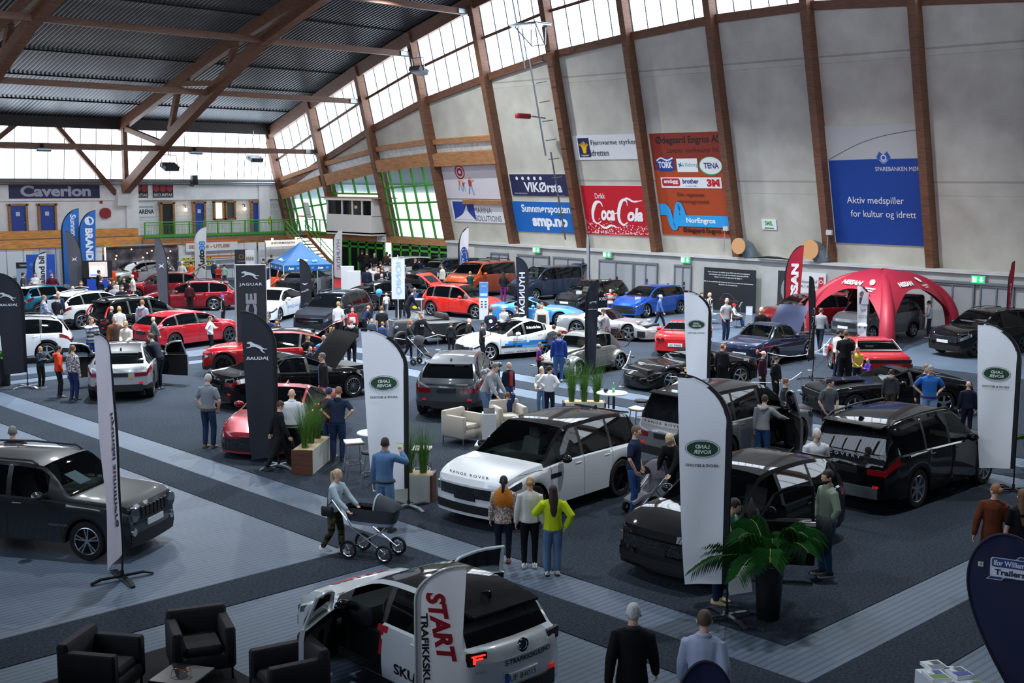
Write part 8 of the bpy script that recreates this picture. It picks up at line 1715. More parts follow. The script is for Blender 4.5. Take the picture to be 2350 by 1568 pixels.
def spoked(o, c, r_, nm='wheel'):
    m = MB().tube([(c[0]+r_*math.cos(a), c[1], c[2]+r_*math.sin(a)) for a in np.linspace(0, 2*pi, 21)], .026, 8); w_ = m.build(nm, RUBBER, o)
    m = MB().tube([(c[0]+r_*.84*math.cos(a), c[1], c[2]+r_*.84*math.sin(a)) for a in np.linspace(0, 2*pi, 21)], .012, 6)
    for k in range(10): a = k*pi/5; m.tube([c, (c[0]+r_*.84*math.cos(a), c[1], c[2]+r_*.84*math.sin(a))], .0045, 4)
    m.lathe([(.0, -.03), (.03, -.03), (.03, .03), (0, .03)], 10, 'y', c); m.build('rim', CHROME, w_)
g = G(858, 1278); pr = thing('pram', 'classic pram with grey carrycot and big spoked wheels', 'pram', (g[0], g[1], 0), facing(g, 62))
for x in (-.36, .34):
    for s_ in (-1, 1): spoked(pr, (x, s_*.27, .165), .14)
for s_ in (-1, 1): MB().tube([(-.36, s_*.24, .165), (.28, s_*.24, .55), (.34, s_*.22, .62)], .014).tube([(.34, s_*.24, .165), (-.3, s_*.24, .56), (-.62, s_*.24, .95), (-.70, s_*.22, 1.02)], .014).build('frame', CHROME, pr)
MB().tube([(-.70, -.22, 1.02), (-.74, -.18, 1.03), (-.74, .18, 1.03), (-.70, .22, 1.02)], .02).build('handlebar', RUBBER, pr); MB().tube([(-.36, -.27, .165), (-.36, .27, .165)], .012).tube([(.34, -.27, .165), (.34, .27, .165)], .012).build('axle', CHROME, pr)
def cot(z, k): return [(.52*k*math.copysign(abs(math.cos(a))**.6, math.cos(a))-.02, .2*k*math.copysign(abs(math.sin(a))**.6, math.sin(a)), z) for a in np.linspace(0, 2*pi, 25)[:-1]]
MB().rings([cot(.60, .78), cot(.66, .86)]).build('cot_base', pm('aab4c2', .7), pr); MB().rings([cot(.66, .87), cot(.78, .95), cot(.90, 1.0)], 0, False).build('carrycot', pm('3c4048', .8, bump=.2), pr); MB().rings([cot(.84, .94), cot(.84, .3)], 0, True).build('blanket', pm('5a4a58', .9), pr)
hd_ = [[(.5*math.cos(a)*(.0+k)+.05*(1-k), .2*math.sin(b), .90+.22*math.sin(a)*1.0) for b in np.linspace(-pi/2, pi/2, 9)] for a, k in ((0.02, 1), (.5, 1), (1.0, 1), (1.5, 1))]
MB().grid([[(.50*math.cos(t)+.0, .2*math.cos(u)*(1 if t < 1.2 else .98), .90+.24*math.sin(t)*math.sin(u)) for u in np.linspace(0, pi, 11)] for t in np.linspace(0, 1.35, 7)]).build('hood', pm('363b44', .8), pr); MB().tube([(.50*math.cos(1.35), .205*math.cos(u), .90+.245*math.sin(1.35)*math.sin(u)) for u in np.linspace(0, pi, 11)], .016, 6).build('hood_trim', pm('b8c0cc', .7), pr)
def pushchair(g, rz, label, col, col2):
    o = thing('pushchair', label, 'pushchair', (g[0], g[1], 0), rz)
    for x, s_ in ((-.3, -.26), (-.3, .26), (.38, -.2), (.38, .2)): MB().lathe([(.05, -.03), (.115, -.03), (.12, 0), (.115, .03), (.05, .03)], 16, 'y', (x, s_, .12)).build('wheel', RUBBER, o);
    for s_ in (-1, 1): MB().tube([(.38, s_*.2, .12), (-.1, s_*.24, .6), (-.55, s_*.24, 1.02)], .014).tube([(-.3, s_*.26, .12), (0, s_*.24, .5)], .014).build('frame', STEEL, o)
    MB().tube([(-.55, -.24, 1.02), (-.55, .24, 1.02)], .018).build('handlebar', RUBBER, o)
    MB().rings([[(x, -.19, z), (x, .19, z), (x-.02, .19, z-.06), (x-.02, -.19, z-.06)] for x, z in ((.48, .30), (.25, .42), (.05, .45), (-.15, .72), (-.22, .95))]).build('seat', pm(col, .85), o)
    MB().grid([[(-.2+.34*math.sin(t), .21*math.cos(u), .72+.36*math.cos(t)*math.sin(u)*1.0) for u in np.linspace(0, pi, 9)] for t in np.linspace(-.35, .9, 6)]).build('canopy', pm(col2, .85), o)
    return o
g = G(1488, 1175); pushchair(g, facing(g, -55), 'grey pushchair with a blond toddler between the white and black cars', '8c8a90', '6f6c74')
person(1478, 1125, -50, 'sit', 'b09aa4', 'c4c0c0', ('short', 'e0d0a8'), 'blond toddler in pink top lying in the grey pushchair', h=.92, at=g, z0=.06, shoe='8a7a76', ps=dict(hip=.86, lean=-30, fl=(.62, .12), fr=(.6, -.1), L=(.2, .2, .95), R=(.2, -.15, .9)), fine=True)
g = G(973, 838); pushchair(g, facing(g, 65), 'black pushchair pushed by the long-haired woman', '1c1d20', '17181b')
g = G(1078, 690); pushchair(g, facing(g, 170), 'dark pushchair in front of the woman in green', '2a2c30', '26282c')
P7 = [len(PEOPLE)-1]
def late_people(i0):
    global PEOPLE
    keep = PEOPLE[:]; PEOPLE[:] = keep[i0:]; make_people(); PEOPLE[:] = keep
late_people(P7[0])
def held(label_part, nm, off=(0, 0, 0)): p, a = hand_pos(label_part, nm); return Vector(p)+Vector(off), a
p, a = held('denim shirt holding', 'R', (0, 0, .05)); ph = thing('phone', 'phone with lit screen held up by the man in denim', 'phone', p, a); MB().bbox((0, 0, .03), (.012, .15, .08), .004).build('case', BLACK, ph); MB().box((-.008, 0, .03), (.002, .14, .072)).build('screen', pm('8aa080', .3, emit=.7), ph, smooth=False)
p, a = held('sweater taking a photo', 'R', (0, 0, .0)); ph = thing('phone', 'phone held by the striped sweater man', 'phone', p, a); MB().bbox((.02, .08, .03), (.012, .15, .08), .004).build('case', BLACK, ph)
p, a = held('photographing the white', 'L', (0, 0, .02)); ph = thing('phone', 'phone held by the man photographing the racing car', 'phone', p, a); MB().bbox((0, 0, .03), (.012, .08, .15), .004).build('case', BLACK, ph)
def paper_bag(p, a, label, s=1.): o = thing('paper_bag', label, 'bag', p, a); MB().rings([[(x*s, -.16*s, z*s), (x*s, .16*s, z*s), (x*s+.1*s, .16*s, z*s), (x*s+.1*s, -.16*s, z*s)] for x, z in ((-.05, -.55), (-.05, -.12))]).build('bag_body', pm('a87a4c', .8, bump=.3), o); MB().tube([(0, -.07, -.12*s), (0, -.05, -.02), (0, .05, -.02), (0, .07, -.12*s)], .006, 4).build('handle', pm('8a6238', .8), o)
p, a = held('navy cap and maroon', 'R'); paper_bag(p, a, 'brown paper bag held beside the navy polo man')
p, a = held('white tee holding a paper', 'L'); paper_bag(p, a, 'brown paper bag held by the man in white tee')
p, a = held('carrying a jacket', 'L', (0, 0, .1)); j = thing('jacket', 'dark padded jacket hanging over the bearded man arm', 'jacket', p, a); MB().rings([[(.05+x*k, y*k, z) for x, y in ((.1, -.12), (.12, 0), (.1, .14), (-.06, .16), (-.09, 0), (-.06, -.14))] for z, k in ((-.5, .75), (-.4, 1.1), (-.1, 1.2), (.08, 1.0), (.14, .6))]).build('quilted_cloth', pm('2b3338', .7, bump=.7, nscale=14), j)
p, a = held('carrying the blue balloon', 'L', (0, 0, .35)); g3 = Vector((*G(875, 735), 0)); bl = thing('balloon', 'light blue balloon in front of the woman in black tee', 'balloon', (g3.x-.5, g3.y-.5, 1.35)); MB().lathe([(.0, -.2), (.05, -.16), (.14, -.02), (.155, .07), (.11, .17), (0, .21)], 18).build('skin', pm('4aa8e0', .3, coat=.6), bl); MB().tube([(0, 0, -.2), (.02, 0, -.45), (0, .02, -.7)], .004, 4).build('string', WHITE, bl)
g = G(901, 655, 1.9); g = PL(901, 652, (g[0], g[1], 0), (.7, .7, 0)); g4 = G(905, 728); bl = thing('balloon', 'bright green balloon floating by the white hanging banner', 'balloon', (g4[0], g4[1], 2.0)); MB().lathe([(.0, -.18), (.05, -.14), (.13, -.02), (.14, .06), (.1, .15), (0, .19)], 18).build('skin', pm('4cc828', .3, coat=.6), bl); MB().tube([(0, 0, -.18), (.02, 0, -.6), (0, .02, -1.1)], .004, 4).build('string', WHITE, bl)
def barrier(pts, label, ropes):
    o = thing('rope_barrier', label, 'barrier', (0, 0, 0));
    for x, y in pts: MB().tube([(x, y, .02), (x, y, .62)], .014, 6).lathe([(0, 0), (.12, 0), (.11, .02), (0, .025)], 14, 'z', (x, y, 0)).build('post', pm('b8bcc0', .3, .8), o)
    for (a, b) in ropes:
        A, B = pts[a], pts[b]; MB().tube([(A[0]+(B[0]-A[0])*t, A[1]+(B[1]-A[1])*t, .6-.12*math.sin(pi*t)) for t in np.linspace(0, 1, 7)], .012, 5).build('rope', pm('d0d2d6', .6), o)
f1, f2, f3, f4 = G(1427, 888), G(1838, 897), G(1500, 850), G(1760, 930)
barrier([tuple(f1), tuple(f3+np.array([-.2, .9])), tuple(f2), tuple(G(1760, 912)+np.array([-.6, -.6]))], 'thin rope barrier around the low black sports car', [(0, 1), (0, 3), (2, 3)])
barrier([tuple(G(1860, 850)), tuple(G(1760, 848)), tuple(G(1905, 812))], 'white rope barrier in front of the navy coupe', [(0, 1), (0, 2)])
barrier([tuple(G(905, 812)), tuple(G(1005, 803)), tuple(G(1085, 796))], 'thin rope barrier along the hot rod', [(0, 1), (1, 2)])
def price_sign(px, by, label, h_=.42, w_=.28):
    g = G(px, by); o = thing('price_sign', label, 'sign', (g[0], g[1], 0), math.atan2(g[1], g[0])-pi/2, 'small price signs on the floor')
    MB().rings([[(-w_/2, 0, .1), (w_/2, 0, .1), (w_/2, .01, .1), (-w_/2, .01, .1)], [(-w_/2, .12, .1+h_), (w_/2, .12, .1+h_), (w_/2, .13, .1+h_), (-w_/2, .13, .1+h_)]]).build('sheet', pm('dfe2e6', .5), o, smooth=False); MB().tube([(0, .06, .3), (0, .2, .01)], .01).tube([(-.1, 0, .1), (-.1, -.02, .01)], .008).tube([(.1, 0, .1), (.1, -.02, .01)], .008).build('stand', STEEL, o)
    m = MB()
    for k in range(5): z = .1+h_*(.3+.12*k); m.box((0, .12*(z-.1)/h_-.006, z), (w_*(.6 if k % 2 else .75), .004, .018))
    m.build('print', pm('3a3c44', .6), o, smooth=False)
price_sign(1312, 870, 'small price sign beside the grey rounded car wheel'); price_sign(1514, 892, 'price sign leaning by the black sports car front wheel'); price_sign(1536, 895, 'second price sign beside the black sports car front wheel'); price_sign(1925, 978, 'price sign beside the muscle car front wheel', .45); price_sign(1897, 822, 'price sign at the navy coupe rope')
g = G(520, 912); sp = thing('floor_spotlight', 'small black floor lamp glowing red by the black saloon tail', 'lamp', (g[0], g[1], 0), R(40)); MB().bbox((0, 0, .28), (.3, .34, .2), .05).build('housing', BLACK, sp); MB().box((0, 0, .39), (.2, .26, .02)).build('lens', pm('ff4038', .4, emit=2.5), sp, smooth=False); MB().tube([(-.12, .12, .2), (-.15, .15, 0)], .015).tube([(.12, -.12, .2), (.15, -.15, 0)], .015).tube([(.12, .12, .2), (.15, .15, 0)], .015).build('foot', BLACK, sp)
tag(MB().tube([(*G(985, 948), .015), (*G(1010, 962), .015), (*G(1040, 955), .015), (*G(1075, 968), .015), (*G(1060, 985), .015), (*G(1012, 990), .015)], .014, 6).build('cable', BLACK), 'black cable lying on the carpet by the dark crossover', 'cable')
g = G(1700, 1362); tag(MB().rings([[(-.22, -.01, 0), (.22, -.01, 0), (.22, .01, 0), (-.22, .01, 0)], [(-.22, .10, .4), (.22, .10, .4), (.22, .12, .4), (-.22, .12, .4)]]).build('white_board', pm('c9ced6', .4), None, (g[0], g[1], 0), R(-20), smooth=False), 'white board leaning on the floor behind the palm tub', 'board')
g = G(2182, 1560, .8); bx = thing('brochure_box', 'white box stand covered with brochures at the bottom edge', 'box', (g[0], g[1], 0), R(58)); MB().box((0, 0, .4), (.72, .5, .8)).build('stand', pm('cfd6dc', .4), bx, smooth=False)
for k, (x, y, r_, lab, cols) in enumerate(((-.28, .15, 4, 'brochure with white trailer on the box, farthest back', ('c8ced6', '2a4a98', '4a5258')), (-.3, -.16, 2, 'brochure with blue cover on the white box', ('b8c4d0', '2a4aa0', '6a8a4a')), (.08, .14, -3, 'brochure with green corner on the white box', ('d4dae0', '5a8a3a', '2a4a98')), (.1, -.17, 3, 'blue brochure stack at the box front', ('c0cad6', '1c3c90', '3a4a5a')), (.34, .0, 0, 'brochure lying in the open tray', ('dfe4e8', '6a7684', '3a4048')))):
    br = thing('brochure', lab, 'brochure', (g[0]+x*math.cos(R(58))-y*math.sin(R(58)), g[1]+x*math.sin(R(58))+y*math.cos(R(58)), .80), R(58+r_), 'brochures on the white box'); MB().box((0, 0, .02), (.27, .24, .04)).build('pages', WHITE, br, smooth=False)
    a = Art(); a.poly(rect(.27, .24), cols[0]).poly(rect(.12, .2, -.06, 0), cols[1]).poly(rect(.1, .1, .06, -.04), cols[2]).poly(rect(.08, .03, .06, .07), 'f0f2f4'); link('cover', a.mb.mesh(a.mats, False), br, (0, 0, .041))
BT = thing('canopy_tent', 'blue pop-up canopy tent with white lettering over the grey crossover', 'tent', (35.7, 54.2, 0), math.atan2(-.30, .95))
S_ = 2.7; EZ, PZ = 2.08, 3.25; BLU = pm('1c5c96', .55, bump=.15, nscale=3, trans=.1)
for x in (0, S_):
    for y in (0, S_): MB().box((x, y, EZ/2), (.05, .05, EZ)).build('leg', pm('d0d4d8', .35, .5), BT, smooth=False)
cs = [(0, 0), (S_, 0), (S_, S_), (0, S_)]; m = MB(); pk = Vector((S_/2, S_/2, PZ))
for k in range(4):
    a, b = Vector((*cs[k], EZ)), Vector((*cs[(k+1) % 4], EZ)); m.grid([[(a.lerp(b, u)).lerp(pk, t)-Vector((0, 0, .10*math.sin(pi*t)*math.sin(pi*u)+.06*math.sin(pi*t))) for u in np.linspace(0, 1, 7)] for t in np.linspace(0, 1, 7)])
m.build('roof', BLU, BT, ang=20)
m = MB()
for k in range(4): a, b = Vector((*cs[k], EZ)), Vector((*cs[(k+1) % 4], EZ)); m.quad(a-Vector((0, 0, .32)), b-Vector((0, 0, .32)), b, a)
m.build('valance', BLU, BT, smooth=False)
m = MB(); mats = [pm('e6ecf2', .5), pm('5aa6de', .5)]
def on_tent(k, body, uc, t0, w_, h_, mi, dz=.03, **kw):
    a, b = Vector((*cs[k], EZ)), Vector((*cs[(k+1) % 4], EZ)); L_ = (b-a).length; v, f = text_fit(body, w_, h_, **kw)
    sl = ((a+b)/2-pk).length; out = (b-a).cross(Vector((0, 0, 1))).normalized(); vs = []
    for x, y in v:
        if t0 >= 0:
            t = t0+y/sl; u = uc+x/L_; u2 = (u-t/2)/(1-t) if t < .98 else .5; p = a.lerp(b, u2).lerp(pk, t)-Vector((0, 0, .10*math.sin(pi*t)*math.sin(pi*min(max(u2, 0), 1))+.06*math.sin(pi*t)))+out*.03+Vector((0, 0, .05))
        else: p = a.lerp(b, uc+x/L_)+Vector((0, 0, -.16+y))+out*.012
        vs.append(p)
    m.add(vs, f, mi)
for k in (3, 0):
    on_tent(k, 'Auto', .42, .26, .62, .24, 0, bold=.04, shear=.2); on_tent(k, '88', .66, .20, .3, .2, 1, bold=.04)
    for u in (.2, .5, .8): on_tent(k, 'Auto', u-.05, -1, .32, .14, 0, bold=.04, shear=.2); on_tent(k, '88', u+.09, -1, .14, .12, 1, bold=.04)
m.build('print', mats, BT, smooth=False)
F_, Rr_, L2 = G(2034, 806), G(2186, 768), G(1850, 766); C_ = (Rr_+L2)/2; B_ = Rr_+L2-F_; B_ = np.array([min(B_[0], 50.5), B_[1]])
za = 2.9
for z in np.arange(2.2, 4.2, .02):
    q = np.array([C_[0], C_[1], z])-[0, 0, EYE]; cc = AX.T @ q
    if 784-FPX*cc[1]/cc[2] <= 620: za = z; break
RT = thing('inflatable_tent', 'red inflatable four-legged tent with white lettering over the grey van', 'tent', (C_[0], C_[1], 0)); REDM = pm('a81c36', .5, bump=.35, nscale=2.5, trans=.08)
feet = [Vector((*(p-C_), 0)) for p in (F_, Rr_, B_, L2)]
def rib(i, t):
    th = t*pi/2; f = feet[i % 4]; return f*(math.sin(th)**.92)+Vector((0, 0, za*math.cos(th)**.80 if th < pi/2-1e-6 else 0))
for i in range(4):
    pts = [rib(i, t)-Vector((0, 0, .22*(1-t))) for t in np.linspace(.04, 1, 16)]; pts[-1].z = .16
    MB().tube(pts, [.20]*8+[.22, .24, .26, .28, .3, .31, .32, .33], 12).build('leg', REDM, RT)
def skin(i, u, t):
    a, b = rib(i, t), rib(i+1, t); p = a.lerp(b, u); s_ = math.sin(pi*u); return p*1.0+Vector((p.x, p.y, 0))*(.14*s_*t)+Vector((0, 0, .06*s_*(1-t)))
def tmax(u): return .50+.46*abs(2*u-1)**2.4
m = MB()
for i in range(4): m.grid([[skin(i, u, tmax(u)*k) for u in np.linspace(0, 1, 19)] for k in np.linspace(.03, 1, 10)])
m.build('roof', REDM, RT)
m = MB()
for i in (3, 0):
    def put_(body, uc, tc, w_, h_, poly=None):
        v, f = text_fit(body, w_, h_, bold=.05) if body else (poly, [tuple(range(len(poly)))]); vs = []
        for x, y in v:
            t = tc-y/3.6; span = (rib(i, t)-rib(i+1, t)).length; p = skin(i, uc+x/span, t); n_ = (Vector((p.x, p.y, 0)).normalized()+Vector((0, 0, .5))).normalized(); vs.append(p+n_*.06)
        m.add(vs, f)
    put_('NISSAN', .40, .42, 1.25, .26)
    ring = ell(.17, .17, 16); put_(None, .74, .38, 0, 0, ring); put_('CHAMPIONS', .74, .475, .62, .08); put_('LEAGUE', .74, .505, .36, .06)
m.build('print', pm('e8e2e4', .5), RT, smooth=False)
PANW = pm('cfd3d6', .5); ALU = pm('b4b9be', .35, .6)
bw_ = thing('exhibition_booth', 'row of white booth panels with grey posts below the benches', 'partition', (21, 71.2, 0))
for k in range(13): x = k*.98; MB().box((x+.49, 0, 1.2), (.94, .03, 2.3)).build('wall_panel', PANW, bw_, smooth=False); MB().box((x, 0, 1.22), (.05, .06, 2.44)).build('post', ALU, bw_, smooth=False)
MB().box((6.4, 0, 2.42), (12.9, .06, .06)).build('top_rail', ALU, bw_, smooth=False)
def k_smoke(nt, b, rgb):
    n, mp = _texn(nt, 'ShaderNodeTexNoise', scale=(.5, .5, .8)); n.inputs['Scale'].default_value = 2.2; n.inputs['Detail'].default_value = 9
    _ramp(nt, n.outputs['Fac'], [(.35, lin('17151a')), (.55, lin('4b464f')), (.72, lin('8a7f82'))], b.inputs['Base Color'])
MATKIND['smoke'] = k_smoke
bd = thing('photo_screen', 'dark smoky photo wall with small warm bulbs behind the pale car', 'partition', (33.8, 71.0, 0))
for k in range(5): MB().box((k*.98+.49, 0, 1.22), (.96, .04, 2.4)).build('photo_panel', pm('3a363c', .5, kind='smoke'), bd, smooth=False)
MB().box((0, -.05, 1.2), (.08, .06, 2.4)).build('lit_post', pm('f4f6fa', .5, emit=1.2), bd, smooth=False); MB().box((2.4, -.3, 2.5), (5.2, .08, .06)).build('top_rail', ALU, bd, smooth=False)
rnd = random.Random(5)
for k in range(12):
    x, z = rnd.uniform(.5, 4.5), rnd.uniform(1.5, 2.3); l = thing('bulb_lamp', 'small warm hanging bulb in front of the dark photo wall', 'lamp', (33.8+x, 70.7, z), 0, 'warm bulbs at the photo wall'); MB().ball((0, 0, 0), .045, 8, 6).build('globe', pm('ffcf8a', .5, emit=5.), l); MB().tube([(0, 0, .04), (0, 0, 2.5-z)], .006, 4).build('cord', BLACK, l)
sv = thing('rental_booth', 'white rental booth with orange header lettering and yellow tools', 'booth', (38.9, 70.9, 0))
for k in range(6): MB().box((k*.98+.49, .3, 1.2), (.94, .03, 2.3)).build('wall_panel', PANW, sv, smooth=False)
MB().box((2.3, 0, 2.2), (3.8, .05, .55)).build('header', pm('d8dade', .5), sv, smooth=False); MB().box((2.3, 0, 2.55), (4.2, .1, .1)).box((2.6, 0, 1.55), (3.2, .06, .12)).build('orange_trim', pm('c86a2a', .5), sv, smooth=False)
a = Art(); a.text('SERVICE - UTLEIE', 2.1, 2.22, 3.0, .22, 'a86a3a', bold=.04); o = link('lettering', a.mb.mesh(a.mats, False), sv, (0, -.035, 0)); o.rotation_euler = (R(90), 0, 0)
for k in range(14):
    x, z = .2+.32*(k % 7), 1.1+.35*(k // 7); tl = thing('boxed_tool', 'yellow boxed tool on the rental booth shelves', 'tool', (38.9+x, 70.95, z), rnd.uniform(-.2, .2), 'yellow tools in the rental booth'); MB().bbox((0, 0, 0), (.22, .14, .18), .02).build('case', pm('d8c81e', .5), tl); MB().box((0, -.075, .02), (.1, .01, .08)).build('wrap', BLACK, tl, smooth=False)
MB().box((2.1, .1, .97), (4.4, .35, .04)).box((2.1, .1, 1.32), (4.4, .35, .04)).build('shelf', PANW, sv, smooth=False)
inf = thing('information_booth', 'white information booth with lit header sign by the stairs', 'booth', (44.7, 70.6, 0))
for k in range(3): MB().box((k*.98+.49, .3, 1.2), (.94, .03, 2.3)).build('wall_panel', PANW, inf, smooth=False)
for x in (0, 3.0): MB().box((x, -.6, 1.2), (.06, .06, 2.4)).build('post', ALU, inf, smooth=False)
MB().box((1.5, -.6, 2.3), (3.0, .06, .42)).build('header', pm('f6efe6', .5, emit=.35), inf, smooth=False); MB().box((1.5, -.6, .55), (2.8, .5, 1.1)).build('counter', PANW, inf, smooth=False)
a = Art(); a.text('INFORMASJON', 1.4, 2.3, 1.9, .19, '8a8480', bold=.04); o = link('lettering', a.mb.mesh(a.mats, False), inf, (0, -.64, 0)); o.rotation_euler = (R(90), 0, 0)
for x in (.5, 2.4): l = thing('booth_lamp', 'warm lamp glowing above the information header' if x > 1 else 'warm lamp at the left end above the information header', 'lamp', (44.7+x, 69.9, 2.6)); MB().ball((0, 0, 0), .08, 10, 6).build('globe', pm('ffd0a0', .5, emit=5.), l); MB().tube([(0, 0, 0), (0, .1, -.1)], .02).build('arm', BLACK, l)
def panel(px, py, ptop, w, label, col, name='poster_stand', cat='display', arts=None, thick=.06, rz=0, foot=True, group=None):
    g = G(px, py); hh = HT(px, py, ptop); o = thing(name, label, cat, (g[0], g[1], 0), math.atan2(g[1], g[0])-pi/2+R(rz), group)
    MB().box((0, 0, hh/2+.02), (w, thick, hh-.04)).build('panel_sheet', pm(col, .5), o, smooth=False)
    if foot: MB().box((0, 0, .015), (w*1.05, .3, .03)).build('foot', STEEL, o, smooth=False)
    if arts:
        a = Art(); arts(a, w, hh); p = link('print', a.mb.mesh(a.mats, False), o, (0, -thick/2-.004, 0)); p.rotation_euler = (R(90), 0, 0)
    return o
panel(60, 672, 602, .95, 'black-headed poster with a pale tyre picture', '9fb4c8', arts=lambda a, w, h: (a.poly(rect(w, .35, 0, h-.18), '17181b'), a.text('YOKOHAMA', .05, h-.18, .7, .1, 'd8d8dc', bold=.03), a.poly(ell(.2, .5, 20, .2, .75), '4a6a8c'), a.poly(ell(.12, .36, 20, .22, .75), '9fb4c8')))
panel(97, 680, 584, 1.5, 'bright blue poster wall behind the bil flag', '2250b0', arts=lambda a, w, h: [a.poly(ell(.1, .1, 10, (-1)**k*.5, .6+.4*k), '4a7ad0') for k in range(4)])
panel(42, 668, 596, .3, 'narrow pale poster at the far left booth', 'c8d0da')
tv = panel(226, 690, 640, 1.1, 'blue pedestal stand below the screen', '2448b8', 'display_stand', thick=.4, arts=lambda a, w, h: a.text('THRIFTY', 0, .5, .7, .12, 'dfe6f4'))
g = G(226, 690); sc = thing('screen', 'wide black screen showing a bright page above the blue stand', 'screen', (g[0], g[1], HT(226, 690, 640)), math.atan2(g[1], g[0])-pi/2); MB().box((0, 0, .52), (1.55, .1, .95)).build('bezel', BLACK, sc, smooth=False); MB().box((0, 0, .03), (.5, .2, .06)).build('foot', BLACK, sc, smooth=False)
a = Art(); a.poly(rect(.95, .82, .05, .52), pm('b8a8a4', .4, emit=.8)).poly(rect(.72, .42, -.0, .5), pm('dfe8f4', .4, emit=1.2)).poly(rect(.5, .1, -.1, .2), pm('6a8ac0', .4, emit=.8)); o = link('display', a.mb.mesh(a.mats, False), sc, (0, -.055, 0)); o.rotation_euler = (R(90), 0, 0)
panel(127, 768, 688, .52, 'white display stand with round emblem between plaid man and white crossover', 'd3d9e2', arts=lambda a, w, h: (a.poly(ell(.09, .13, 14, 0, h-.35), '8a929c'), a.poly(ell(.065, .1, 14, 0, h-.35), 'd3d9e2'), a.text('Citroen', 0, h-.6, .2, .05, '8a929c')))
panel(555, 650, 573, .8, 'black poster with a round orange emblem', '232428', arts=lambda a, w, h: (a.poly(ell(.16, .16, 16, 0, h-.45), '8a5a30'), a.poly(ell(.11, .11, 16, 0, h-.45), '232428'), a.text('VESTNES', 0, h-.75, .5, .07, 'b8b0a8')))
panel(575, 655, 574, .55, 'white poster with small bottles pictured', 'd9dade', arts=lambda a, w, h: [a.poly(rect(.06, .22, -.18+.12*k, h-.55), '2a2a2e') and a.poly(ell(.035, .035, 8, -.18+.12*k, h-.38), 'd8c030') for k in range(4)])
for px, lab in ((798, 'white display counter under the white curved flag'), (813, 'second white display counter nearer the black hatchback')):
    panel(px, 672 if px < 800 else 680, 611 if px < 800 else 622, .75, lab, 'dcdde0', 'counter', 'counter', thick=.5)
panel(813, 748, 679, .36, 'narrow black and white picture stand beside the boy in red jacket', 'c8ccd2', arts=lambda a, w, h: (a.poly(rect(w*.85, h*.35, 0, h*.75), '4a5058'), a.poly(rect(w*.85, h*.3, 0, h*.3), '23262b')))
panel(1110, 736, 648, .42, 'white roll-up stand with a blue picture beside the red crossover', 'e2e3e6', arts=lambda a, w, h: (a.poly(rect(w, h*.4, 0, h*.8), '4f86c0'), a.poly(rect(w*.8, .12, 0, h*.68), 'c8d4e0'), a.text('Hyundai', 0, h*.9, .22, .06, 'eef2f6'), [a.poly(rect(.09, .06, (-1)**k*.09, h*(.5-.07*(k//2))), '4a4d54') for k in range(6)]))
for k, (px, py, pt) in enumerate(((956, 716, 683), (950, 738, 712))):
    g = G(px, py+(0 if k else 26));
    if k == 0:
        bx = thing('display_cube', 'white cube with car part pictures stacked on top', 'cube', (*G(956, 740), .55), R(38)); MB().box((0, 0, .275), (.62, .62, .55)).build('carton', pm('d0d0cc', .5), bx, smooth=False)
        a = Art(); a.poly(rect(.58, .5), '3a3b40').poly([(-.2, -.1), (.1, .1), (.2, .02), (-.1, -.18)], 'a02a30'); p = link('print', a.mb.mesh(a.mats, False), bx, (0, -.312, .275)); p.rotation_euler = (R(90), 0, 0)
        a = Art(); a.poly(rect(.58, .5), '2e3036').poly(ell(.13, .07, 12, 0, -.08), 'd8d020'); p = link('print', a.mb.mesh(a.mats, False), bx, (-.312, 0, .275)); p.rotation_euler = (R(90), 0, R(-90))
    else: bx = thing('display_cube', 'lower white cube under the pictured cube', 'cube', (*G(956, 740), 0), R(30)); MB().box((0, 0, .27), (.55, .55, .54)).build('carton', pm('d8d6d2', .5), bx, smooth=False)
for px, py, pt, lab in ((1328, 716, 667, 'grey information totem in front of the black estate car'), (1463, 729, 681, 'grey information totem in front of the blue hatchback'), (1718, 757, 703, 'grey information totem beside the black board')):
    panel(px, py, pt, .30, lab, '8e959c', 'totem', 'totem', thick=.08, group='grey totems along the wall', arts=lambda a, w, h: a.poly(rect(w*.9, h*.35, 0, h*.8), 'cfd6dc'))
g = G(1688, 752); ch = thing('swivel_chair', 'black swivel chair holding the child in red cap', 'chair', (g[0], g[1], 0), facing(g, 80)); MB().bbox((0, 0, .44), (.5, .5, .1), .04).build('seat', BLACK, ch); MB().rings([[(-.25, -.25, .45), (-.2, -.25, .45), (-.2, .25, .45), (-.25, .25, .45)], [(-.34, -.24, .95), (-.28, -.24, .95), (-.28, .24, .95), (-.34, .24, .95)]]).build('backrest', BLACK, ch)
m = MB().tube([(0, 0, .42), (0, 0, .06)], .03)
for k in range(4): a_ = k*pi/2; m.tube([(0, 0, .06), (.32*math.cos(a_), .32*math.sin(a_), .02)], .02)
m.build('base', CHROME, ch)
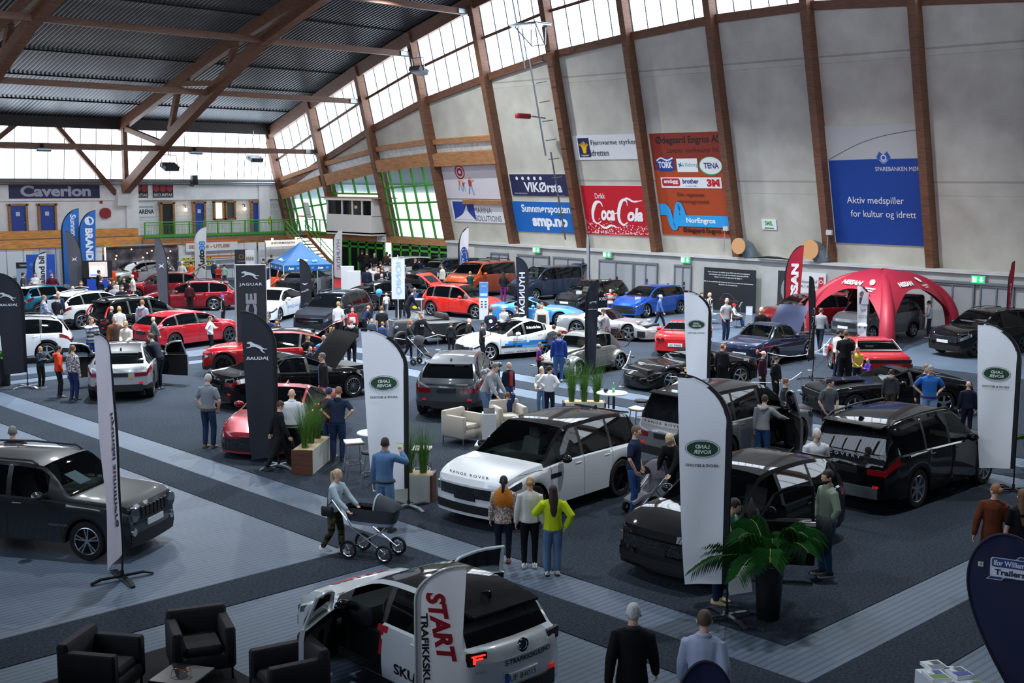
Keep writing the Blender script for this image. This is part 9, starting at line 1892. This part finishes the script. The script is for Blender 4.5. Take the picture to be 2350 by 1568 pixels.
g = G(1700, 745); tb = thing('tablet', 'white tablet held up before the child in red cap', 'tablet', (g[0]-.2, g[1]-.1, .85), facing(g, 80)); MB().box((0, 0, .1), (.03, .34, .24), 0, Matrix.Rotation(R(25), 3, 'Y')).build('screen', pm('b8bcc2', .3), tb, smooth=False); MB().tube([(0, 0, 0), (0, 0, -.83)], .012).build('stand', STEEL, tb)
g = G(1637, 742); tr_ = thing('glass_trolley', 'small glass trolley table beside the striped woman', 'table', (g[0], g[1], 0), R(20)); MB().box((0, 0, .45), (.6, .4, .02)).box((0, 0, .2), (.6, .4, .02)).build('shelf', pm('c4d2d8', .1), tr_, smooth=False)
for x in (-.28, .28):
    for y in (-.18, .18): MB().tube([(x, y, 0), (x, y, .45)], .012).build('leg', CHROME, tr_)
g = G(868, 712); chb = thing('chair', 'dark folding chair beside the black sloping hatchback', 'chair', (g[0]-1.0, g[1]-.9, 0), R(200)); MB().box((0, 0, .45), (.42, .42, .03)).build('seat', BLACK, chb, smooth=False); MB().box((-.2, 0, .75), (.03, .42, .3)).build('backrest', BLACK, chb, smooth=False)
for x in (-.18, .18):
    for y in (-.18, .18): MB().tube([(x, y, 0), (x, y, .44)], .012).build('leg', BLACK, chb)
a = Art(); a.poly(rect(1.0, .38), 'e0e2e8').text('Toalett', .12, 0, .55, .16, '2c3a6a').stroke([(-.4, 0), (-.22, 0)], .06, '2c3a6a'); o = sign('direction_sign', 'white arrow sign reading Toalett over the green doors', a, 1.0, .38, (XL+.28, 66.1, 2.55), 'L')
a = Art(); a.poly(rect(.62, 1.2), 'e6e8ea')
for k in range(4): a.stroke([(-.2, .3-.2*k), (.2, .3-.2*k)], .03, '9a9ea4')
place_ = rw(74.75, 4.35, .35); sign('notice_sheet', 'white notice sheet hung on the green framed glass', a, .6, 1.15, place_, 'R')
ext = thing('fire_extinguisher', 'yellow and red fire extinguisher hung beside the right blue door', 'fire extinguisher', (49.95, YB-.42, 3.3)); MB().lathe([(0, 0), (.09, .0), (.09, .42), (.04, .5), (0, .5)], 12).build('cylinder', pm('d8c81e', .4), ext); MB().tube([(0, 0, .5), (.1, 0, .56), (.13, 0, .3)], .02).build('hose', BLACK, ext)
